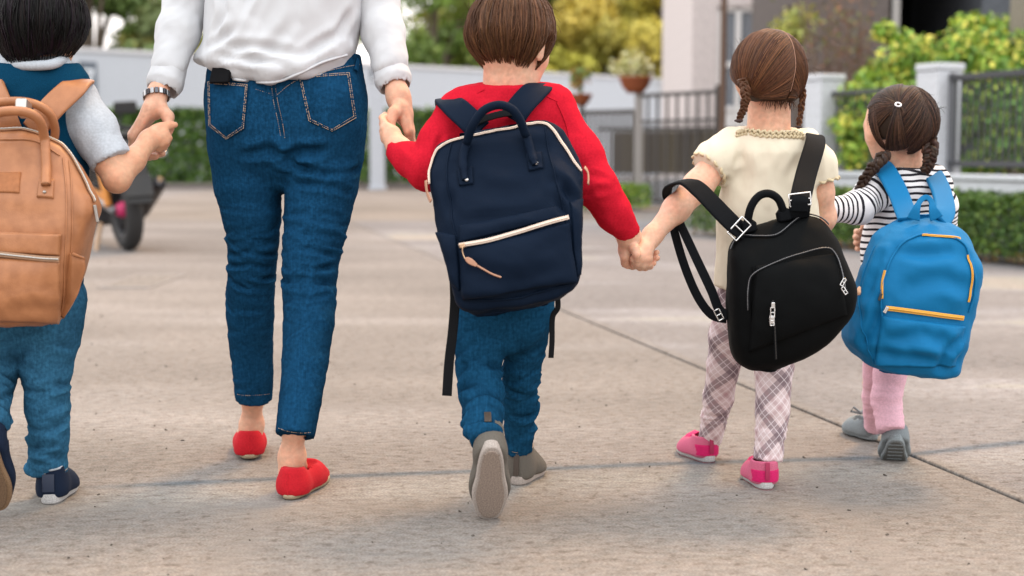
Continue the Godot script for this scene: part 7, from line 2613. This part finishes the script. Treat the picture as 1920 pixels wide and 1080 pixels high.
func build_tan_bag() -> void:
	var o := thing("backpack", "tan leather backpack with two round handles on the dark haired boy", "backpack", "children's backpacks")
	var m := fabric("tan_leather", lin(0.385, 0.163, 0.070), 0.42, 0.10, 7.0, 0.22, 0.0, 0.45)
	if not tex.has("hide"): tex.hide = noise_tex(256, 0.012, 15, false, 1.0, ramp([Color(0.90, 0.88, 0.86), Color(1, 1, 1)], [0.25, 0.75]), 5)
	m.albedo_texture = tex.hide
	var dk := mat("tan_edge", lin(0.30, 0.115, 0.05), 0.5)
	var zt := metal("zip_grey", lin(0.42, 0.40, 0.37), 0.35)
	var tape := mat("zip_tape_tan", lin(0.34, 0.20, 0.12), 0.7)
	var b := bag([[-60, 606, 96, 606, 0.02, 0.14, 2.6], [-100, 590, 118, 592, 0.0, 0.165, 3.2], [-120, 540, 138, 545, 0.0, 0.175, 4.0], [-132, 480, 158, 486, 0.0, 0.175, 4.2], [-142, 430, 172, 434, 0.0, 0.17, 3.8], [-150, 388, 185, 390, 0.0, 0.16, 3.2], [-138, 345, 170, 347, 0.0, 0.14, 3.0], [-108, 300, 144, 302, 0.01, 0.115, 3.0], [-80, 268, 116, 270, 0.015, 0.095, 2.8], [-45, 252, 82, 252, 0.025, 0.075, 2.6], [-25, 246, 62, 246, 0.03, 0.065, 2.4]], 3.02)
	var cs := []
	for q in [[[118, 290, 2.9], [150, 340, 2.88], [178, 385, 2.9], 0.010, 0.009], [[125, 300, 2.9], [135, 380, 2.87], [150, 440, 2.87], 0.010, 0.005], [[90, 560, 2.85], [100, 500, 2.85], [112, 440, 2.85], 0.010, 0.004], [[20, 580, 2.86], [60, 570, 2.85], [110, 580, 2.87], 0.014, 0.005], [[0, 300, 2.9], [60, 310, 2.89], [110, 300, 2.9], 0.03, 0.005], [[10, 395, 2.86], [60, 405, 2.85], [110, 392, 2.86], 0.02, 0.004]]:
		var p := pts(q.slice(0, 3))
		cs.append([p[0], p[1], q[3], q[4]])
		cs.append([p[1], p[2], q[3], q[4]])
	b.wr = func(p: Vector3, _n: Vector3) -> float:
		return 0.0045 * noise.get_noise_3d(p.x * 8.0, p.y * 7.0, p.z * 8.0) + 0.0015 * noise_b.get_noise_3d(p.x * 18.0, p.y * 16.0, p.z * 18.0) + crease(p, cs)
	bag_body(o, b, 84, 84, m)
	var pk := part("front_pocket", panel_on(b, [[-78, 478], [112, 490], [106, 600], [-70, 600]], 26, 18, 0.010, 0.012).mesh(), m, o)
	part("pocket_flap", panel_on(b, [[-78, 434], [115, 440], [112, 480], [-78, 470]], 24, 8, 0.010, 0.004).mesh(), m, o)
	zip(o, "zip", on_bag(b, [[-78, 470], [-20, 474], [40, 480], [80, 484], [110, 485]], 0.013, 6), tape, zt, 0.010)
	zip(o, "zip", on_bag(b, [[-70, 258], [-20, 248], [20, 245], [60, 250], [95, 262], [120, 278], [142, 308], [165, 345], [182, 380]], 0.004, 6), tape, zt, 0.008)
	part("zip_pull", bx(Transform3D(Basis(Vector3(0, 0, 1), 0.15), bag_point(b, 181, 388, 0.006)[0] + Vector3(0, -0.014, 0)), Vector3(0.007, 0.036, 0.004), 0.0015), zt, o)
	for q in [[[118, 296], [124, 360], [124, 430], [116, 560], [106, 602]], [[130, 300], [134, 360], [135, 440], [126, 560], [116, 600]], [[-82, 296], [-88, 360], [-88, 440], [-78, 560]], [[-40, 262], [20, 264], [70, 268], [112, 292]], [[-80, 434], [20, 437], [115, 441]]]:
		piping(o, "piping", b, q, 0.0017, m, 0.0015)
	part("side_pocket", panel_on(b, [[130, 474], [170, 482], [152, 525], [116, 590]], 12, 16, 0.012, 0.012).mesh(), m, o)
	piping(o, "pocket_rim", b, [[130, 474], [148, 482], [162, 482], [171, 478]], 0.0035, m, 0.014)
	part("leather_patch", panel_on(b, [[-2, 323], [39, 321], [38, 364], [-2, 362]], 10, 10, 0.0025).mesh(), fabric("tan_patch", lin(0.34, 0.135, 0.055), 0.5, 0.10, 7.0, 0.2), o)
	part("handle_foot", panel_on(b, [[74, 338], [102, 338], [101, 374], [70, 372]], 8, 8, 0.005).mesh(), m, o)
	part("handle_foot", panel_on(b, [[-64, 338], [-36, 338], [-34, 374], [-62, 372]], 8, 8, 0.005).mesh(), m, o)
	var path: PackedVector3Array = on_bag(b, [[-48, 360], [-48, 310], [-46, 272]], 0.010, 4)[0]
	var mid := ppts([[-46, 262, 2.925], [-38, 235, 2.90], [-15, 216, 2.885], [20, 208, 2.885], [55, 212, 2.885], [76, 230, 2.90], [84, 262, 2.925]], 5)
	for k in range(1, mid.size() - 1): path.append(mid[k])
	path.append_array(on_bag(b, [[85, 272], [87, 310], [88, 352]], 0.010, 4)[0])
	part("handle", cloth(tube(path, 0.0098, 12), null, white_c).mesh(), m, o)
	part("handle", cloth(tube(ppts([[-68, 256, 2.985], [-60, 225, 2.965], [-25, 198, 2.95], [20, 190, 2.945], [62, 194, 2.945], [92, 212, 2.96], [103, 240, 2.98], [102, 258, 2.99]], 5), 0.0092, 12), null, white_c).mesh(), m, o)
	rivets(o, b, [[86, 347], [85, 364], [-50, 347], [-49, 364]], 0.0035, zt, 0.0065)
	# metal clasp holding both handles
	part("clasp", bx(Transform3D(Basis(Vector3(1, 0, 0), -0.3), at(44, 203, 2.90)), Vector3(0.024, 0.034, 0.036), 0.004), metal("clasp_silver", lin(0.46, 0.43, 0.40), 0.35), o)
	# shoulder straps
	for q in [[[62, 246, 2.99], [76, 226, 2.985], [105, 194, 3.0], [138, 164, 3.03], [152, 152, 3.08, Vector3(0.1, 1, 0.2)], [150, 160, 3.14, Vector3(0, 0.8, -0.6)], [146, 210, 3.19, Vector3(0, 0, -1)], [140, 320, 3.20, Vector3(0, 0, -1)]], [[18, 248, 2.99], [8, 222, 2.985], [-6, 186, 3.0], [-16, 160, 3.03], [-20, 150, 3.08, Vector3(-0.1, 1, 0.2)], [-20, 160, 3.14, Vector3(0, 0.8, -0.6)], [-20, 210, 3.19, Vector3(0, 0, -1)], [-20, 320, 3.20, Vector3(0, 0, -1)]]]:
		var sp := part("shoulder_strap", strap_px(q, 0.052, 0.008).mesh(), m, o)

func build_black_bag() -> void:
	var o := thing("backpack", "black backpack hanging by one shoulder strap from the girl in yellow", "backpack", "children's backpacks")
	var m := fabric("black_nylon", lin(0.0022, 0.0028, 0.0033), 0.7, 0.12, 26.0, 0.25, 0.0, 0.2)
	var lea := fabric("black_leather", lin(0.0075, 0.0088, 0.0108), 0.65, 0.12, 30.0, 0.7, 0.0, 0.15)
	var sil := metal("silver", lin(0.72, 0.72, 0.72), 0.25)
	var teeth := metal("teeth_grey", lin(0.13, 0.13, 0.135), 0.45)
	var b := bag([[1400, 690, 1455, 692, 0.02, 0.10, 2.4], [1378, 674, 1510, 668, 0.0, 0.13, 2.8], [1368, 640, 1560, 632, 0.0, 0.145, 3.2], [1365, 590, 1592, 588, 0.0, 0.15, 3.6], [1365, 540, 1600, 545, 0.0, 0.15, 3.8], [1366, 500, 1590, 505, 0.0, 0.14, 3.6], [1369, 466, 1574, 464, 0.0, 0.12, 3.2], [1382, 444, 1556, 430, 0.01, 0.10, 2.8], [1408, 428, 1538, 410, 0.02, 0.085, 2.6], [1440, 416, 1515, 402, 0.03, 0.07, 2.4]], 3.13)
	b.wr = func(p: Vector3, _n: Vector3) -> float:
		return 0.004 * noise.get_noise_3d(p.x * 9.0, p.y * 8.0, p.z * 9.0) + 0.0013 * noise_b.get_noise_3d(p.x * 20.0, p.y * 18.0, p.z * 18.0)
	bag_body(o, b, 84, 84, m)
	part("front_pocket", panel_on(b, [[1416, 500], [1568, 476], [1586, 590], [1404, 660]], 28, 28, 0.008, 0.012).mesh(), m, o)
	zip(o, "zip", on_bag(b, [[1372, 468], [1388, 445], [1420, 444], [1450, 443], [1468, 434], [1490, 414], [1515, 402], [1535, 404], [1552, 420]], 0.003, 6), lea, teeth, 0.006)
	zip(o, "zip", on_bag(b, [[1404, 580], [1404, 540], [1412, 516], [1448, 497], [1500, 479], [1545, 469], [1562, 480], [1574, 510], [1580, 545]], 0.010, 6), lea, teeth, 0.006)
	var z := zip(o, "zip", on_bag(b, [[1447, 562], [1450, 600], [1452, 640], [1453, 668]], 0.0165, 6), lea, mat("teeth_black", lin(0.02, 0.02, 0.02), 0.4), 0.006)
	part("slider", bx(Transform3D(Basis(), bag_point(b, 1447, 570, 0.022)[0]), Vector3(0.009, 0.013, 0.005), 0.002), sil, z)
	for q in [[1446, 583, 0.0, z], [1445, 598, 0.06, z]]:
		buckle(q[3], "pull", bag_point(b, q[0], q[1], 0.024)[0], Basis(Vector3(0, 0, 1), q[2]), 0.008, 0.020, 0.0014, sil)
	part("pull_plate", bx(Transform3D(Basis(Vector3(0, 0, 1), 0.04), bag_point(b, 1444, 597, 0.023)[0]), Vector3(0.009, 0.016, 0.002), 0.0008), sil, z)
	for q in [[1573, 532, -0.5], [1575, 546, 0.6]]:
		buckle(o, "pull", bag_point(b, q[0], q[1], 0.020)[0], Basis(Vector3(0, 0, 1), q[2]), 0.006, 0.016, 0.0012, sil)
	piping(o, "seam", b, [[1410, 500], [1408, 600], [1410, 660]], 0.0014, m)
	# handle
	var path := ppts([[1402, 432, 3.06], [1403, 408, 3.045], [1410, 384, 3.04], [1424, 367, 3.04], [1442, 363, 3.04], [1458, 372, 3.045], [1466, 388, 3.05], [1470, 408, 3.06]], 5)
	part("handle", cloth(tube(path, 0.0088, 10), null, white_c).mesh(), lea, o)
	for q in [[1404, 425, 3.05], [1470, 404, 3.055]]:
		part("handle_foot", bx(Transform3D(Basis(Vector3(0, 0, 1), 0.2), at(q[0], q[1], q[2])), Vector3(0.034, 0.030, 0.022), 0.008), lea, o)
	# right strap, up over the shoulder
	part("shoulder_strap", strap_px([[1498, 408, 3.06], [1499, 392, 3.05], [1502, 368, 3.06], [1512, 325, 3.12], [1525, 282, 3.18], [1530, 262, 3.23, Vector3(0.3, 0.8, 0.5)], [1526, 254, 3.29, Vector3(0.2, 1, 0)], [1520, 264, 3.36, Vector3(0, 0.7, -0.7)], [1516, 330, 3.42, Vector3(0, 0, -1)]], 0.044, 0.006).mesh(), lea, o)
	buckle(o, "buckle", at(1500, 374, 3.045), Basis(Vector3(0, 0, 1), 0.12), 0.045, 0.026, 0.0021, sil)
	part("strap_keeper", strap_px([[1498, 396, 3.045], [1499, 386, 3.043], [1500, 376, 3.042], [1501, 368, 3.047]], 0.034, 0.006).mesh(), lea, o)
	# left strap, slipped down to the crook of the arm
	var out := Vector3(0.2, 0.5, 1)
	part("shoulder_strap", strap_px([[1400, 436, 3.06], [1384, 428, 3.05], [1365, 411, 3.05], [1335, 380, 3.07], [1310, 355, 3.10], [1288, 341, 3.13, Vector3(0.1, 0.9, 0.5)], [1262, 346, 3.19, Vector3(-0.3, 1, 0.2)], [1252, 362, 3.25, Vector3(-0.8, 0.4, -0.2)], [1256, 400, 3.26, Vector3(-0.8, -0.2, -0.4)]], 0.040, 0.006, out).mesh(), lea, o)
	buckle(o, "buckle", at(1386, 429, 3.04), Basis(Vector3(0, 0, 1), -0.75), 0.026, 0.046, 0.0021, sil)
	part("strap_tail", strap_px([[1256, 396, 3.26], [1266, 440, 3.22], [1284, 500, 3.17], [1308, 556, 3.13], [1334, 590, 3.10], [1362, 598, 3.08]], 0.019, 0.0025, Vector3(-0.4, 0, 1)).mesh(), lea, o)
	part("strap_tail", strap_px([[1262, 392, 3.25], [1280, 430, 3.20], [1308, 490, 3.14], [1334, 545, 3.10], [1348, 580, 3.08], [1366, 594, 3.07]], 0.021, 0.0025, Vector3(0.3, 0, 1)).mesh(), lea, o)
	buckle(o, "buckle", at(1348, 590, 3.065), Basis(Vector3(0, 0, 1), 0.5), 0.012, 0.024, 0.0017, sil)

func build_blue_bag() -> void:
	var o := thing("backpack", "bright blue backpack with yellow zips on the girl in stripes", "backpack", "children's backpacks")
	var m := fabric("blue_nylon", lin(0.0030, 0.150, 0.35), 0.66, 0.08, 26.0, 0.2, 0.03, 0.28)
	var yel := mat("zip_yellow", lin(0.70, 0.36, 0.04), 0.6)
	var yt := mat("teeth_yellow", lin(0.62, 0.30, 0.04), 0.5)
	var sil := metal("silver", Color.WHITE)
	var b := bag([[1650, 694, 1768, 704, 0.02, 0.12, 2.4], [1616, 680, 1796, 698, 0.0, 0.15, 2.6], [1586, 642, 1810, 655, 0.0, 0.165, 3.0], [1588, 605, 1820, 598, 0.0, 0.17, 3.2], [1602, 552, 1830, 535, 0.0, 0.17, 3.4], [1618, 505, 1829, 485, 0.0, 0.165, 3.2], [1634, 462, 1812, 448, 0.0, 0.145, 3.0], [1652, 434, 1792, 425, 0.01, 0.12, 2.8], [1676, 415, 1768, 410, 0.02, 0.09, 2.4], [1695, 407, 1750, 404, 0.03, 0.07, 2.2]], 3.40)
	var cs := []
	for q in [[[1690, 470, 3.25], [1740, 478, 3.24], [1790, 468, 3.25], 0.016, 0.005], [[1650, 560, 3.25], [1640, 610, 3.24], [1612, 655, 3.25], 0.012, 0.008], [[1700, 540, 3.24], [1760, 520, 3.23], [1810, 540, 3.25], 0.02, 0.006], [[1640, 660, 3.25], [1700, 668, 3.23], [1760, 672, 3.24], 0.014, 0.007], [[1760, 690, 3.25], [1768, 660, 3.24], [1800, 625, 3.25], 0.012, 0.009], [[1660, 640, 3.24], [1720, 625, 3.23], [1780, 640, 3.24], 0.018, 0.006], [[1650, 450, 3.27], [1640, 500, 3.25], [1622, 560, 3.25], 0.012, 0.006]]:
		var p := pts(q.slice(0, 3))
		cs.append([p[0], p[1], q[3], q[4]])
		cs.append([p[1], p[2], q[3], q[4]])
	b.wr = func(p: Vector3, _n: Vector3) -> float:
		return 0.009 * noise.get_noise_3d(p.x * 9.0, p.y * 9.0, p.z * 9.0) + 0.004 * noise_b.get_noise_3d(p.x * 18.0, p.y * 18.0, p.z * 18.0) + 1.7 * crease(p, cs)
	bag_body(o, b, 84, 84, m)
	piping(o, "piping", b, [[1655, 600], [1652, 560], [1660, 515], [1680, 470], [1705, 449], [1740, 440], [1780, 446], [1808, 462], [1822, 495], [1826, 540], [1818, 585]], 0.0028, m, 0.002)
	zip(o, "zip", on_bag(b, [[1728, 443], [1752, 444], [1775, 446], [1798, 450]], 0.0035, 6), yel, yt, 0.0055)
	zip(o, "zip", on_bag(b, [[1815, 478], [1820, 505], [1820, 535], [1814, 566]], 0.0035, 6), yel, yt, 0.0055)
	zip(o, "zip", on_bag(b, [[1660, 508], [1655, 530], [1654, 560]], 0.0035, 6), yel, yt, 0.0055)
	part("front_pocket", panel_on(b, [[1652, 592], [1810, 612], [1792, 688], [1640, 682]], 24, 16, 0.007, 0.010).mesh(), m, o)
	var z := zip(o, "zip", on_bag(b, [[1660, 577], [1700, 582], [1760, 590], [1805, 596]], 0.007, 6), yel, yt, 0.0105)
	part("slider", bx(Transform3D(Basis(Vector3(0, 0, 1), -0.5), bag_point(b, 1660, 580, 0.014)[0]), Vector3(0.008, 0.016, 0.004), 0.0012), sil, z)
	part("slider", bx(Transform3D(Basis(Vector3(0, 0, 1), -0.3), bag_point(b, 1651, 557, 0.008)[0]), Vector3(0.006, 0.018, 0.004), 0.0012), mat("slider_dark", lin(0.03, 0.03, 0.035), 0.4), o)
	piping(o, "seam", b, [[1640, 462], [1625, 510], [1612, 560], [1618, 620], [1640, 682]], 0.0018, m)
	# handle loop and shoulder straps
	part("handle", strap_px([[1712, 412, 3.30], [1718, 392, 3.30], [1726, 376, 3.31], [1737, 370, 3.315], [1746, 378, 3.31], [1750, 394, 3.30], [1756, 410, 3.30]], [0.030, 0.028, 0.026, 0.024, 0.02, 0.018, 0.016, 0.014, 0.012, 0.012, 0.012, 0.012, 0.012, 0.012, 0.012, 0.012, 0.012, 0.012, 0.012, 0.012, 0.012, 0.012, 0.014, 0.016, 0.018, 0.02, 0.024, 0.026, 0.028, 0.03, 0.03], 0.004).mesh(), m, o)
	for q in [[[1704, 412, 3.33], [1697, 396, 3.36], [1684, 362, 3.42], [1666, 328, 3.47], [1652, 311, 3.52, Vector3(-0.3, 1, 0.3)], [1640, 316, 3.58, Vector3(-0.5, 0.9, -0.4)], [1636, 345, 3.66, Vector3(-0.4, 0.3, -1)], [1634, 420, 3.69, Vector3(-0.2, 0, -1)], [1622, 520, 3.60, Vector3(-1, 0, -0.3)], [1612, 585, 3.45, Vector3(-1, 0, 0.2)]], [[1762, 412, 3.33], [1772, 396, 3.37], [1766, 362, 3.44], [1754, 334, 3.50], [1744, 318, 3.54, Vector3(0.1, 1, 0.2)], [1742, 322, 3.60, Vector3(0.1, 0.9, -0.5)], [1744, 350, 3.68, Vector3(0, 0.2, -1)], [1746, 440, 3.70, Vector3(0, 0, -1)]]]:
		part("shoulder_strap", strap_px(q, 0.048, 0.008).mesh(), m, o)
	# small pale charm on the side strap
	part("charm", lathe(PackedVector2Array([Vector2(0, -0.011), Vector2(0.008, -0.008), Vector2(0.010, 0.0), Vector2(0.004, 0.010), Vector2(0, 0.012)]), Transform3D(Basis(), at(1612, 546, 3.28)), 12).mesh(), mat("charm_peach", lin(0.75, 0.45, 0.28), 0.5), o)
func build_people() -> void:
	build_woman()
	build_red_boy()
	build_left_boy()
	build_yellow_girl()
	build_striped_girl()
	build_bags()

func _ready() -> void:
	var cam := Camera3D.new()
	cam.name = "camera"
	add_child(cam)
	cam.position = EYE
	cam.rotation = Vector3(-PITCH, 0, 0)
	var att := CameraAttributesPhysical.new()
	att.frustum_focal_length = 59.27
	att.frustum_near = 0.05
	att.frustum_far = 900.0
	att.frustum_focus_distance = 3.2
	att.exposure_aperture = 3.1
	cam.attributes = att
	cam.current = true

	var env := Environment.new()
	env.background_mode = Environment.BG_SKY
	var sm := ProceduralSkyMaterial.new()
	sm.sky_top_color = Color(0.98, 0.99, 1.0)
	sm.sky_horizon_color = Color(0.80, 0.77, 0.75)
	sm.sky_curve = 0.35
	sm.ground_bottom_color = Color(0.45, 0.42, 0.40)
	sm.ground_horizon_color = Color(0.62, 0.60, 0.58)
	sm.sky_energy_multiplier = 1.25
	sm.sun_angle_max = 1.0
	var sky := Sky.new()
	sky.sky_material = sm
	env.sky = sky
	env.tonemap_mode = Environment.TONE_MAPPER_LINEAR
	env.tonemap_exposure = 1.8
	env.sdfgi_enabled = true
	env.ssao_enabled = true
	env.ssil_enabled = true
	var we := WorldEnvironment.new()
	we.name = "world_environment"
	we.environment = env
	add_child(we)
	var sun := DirectionalLight3D.new()
	sun.name = "sun"
	sun.light_energy = 0.5
	sun.light_angular_distance = 16.0
	sun.light_color = Color(1.0, 0.80, 0.56)
	sun.shadow_enabled = true
	add_child(sun)
	sun.look_at_from_position(Vector3(2.6, 7.6, -6.4), Vector3(0, 0, -3.0))

	rng.seed = 20240
	noise.seed = 7
	noise.frequency = 1.0
	noise.fractal_octaves = 2
	noise_b.seed = 19
	noise_b.frequency = 1.0
	noise_b.fractal_octaves = 3
	var t0 := Time.get_ticks_msec()
	build_ground()
	build_walls()
	build_house()
	build_fences()
	build_trees()
	build_motorcycle()
	build_grit()
	print("setting ", Time.get_ticks_msec() - t0)
	build_people()
	print("all ", Time.get_ticks_msec() - t0)
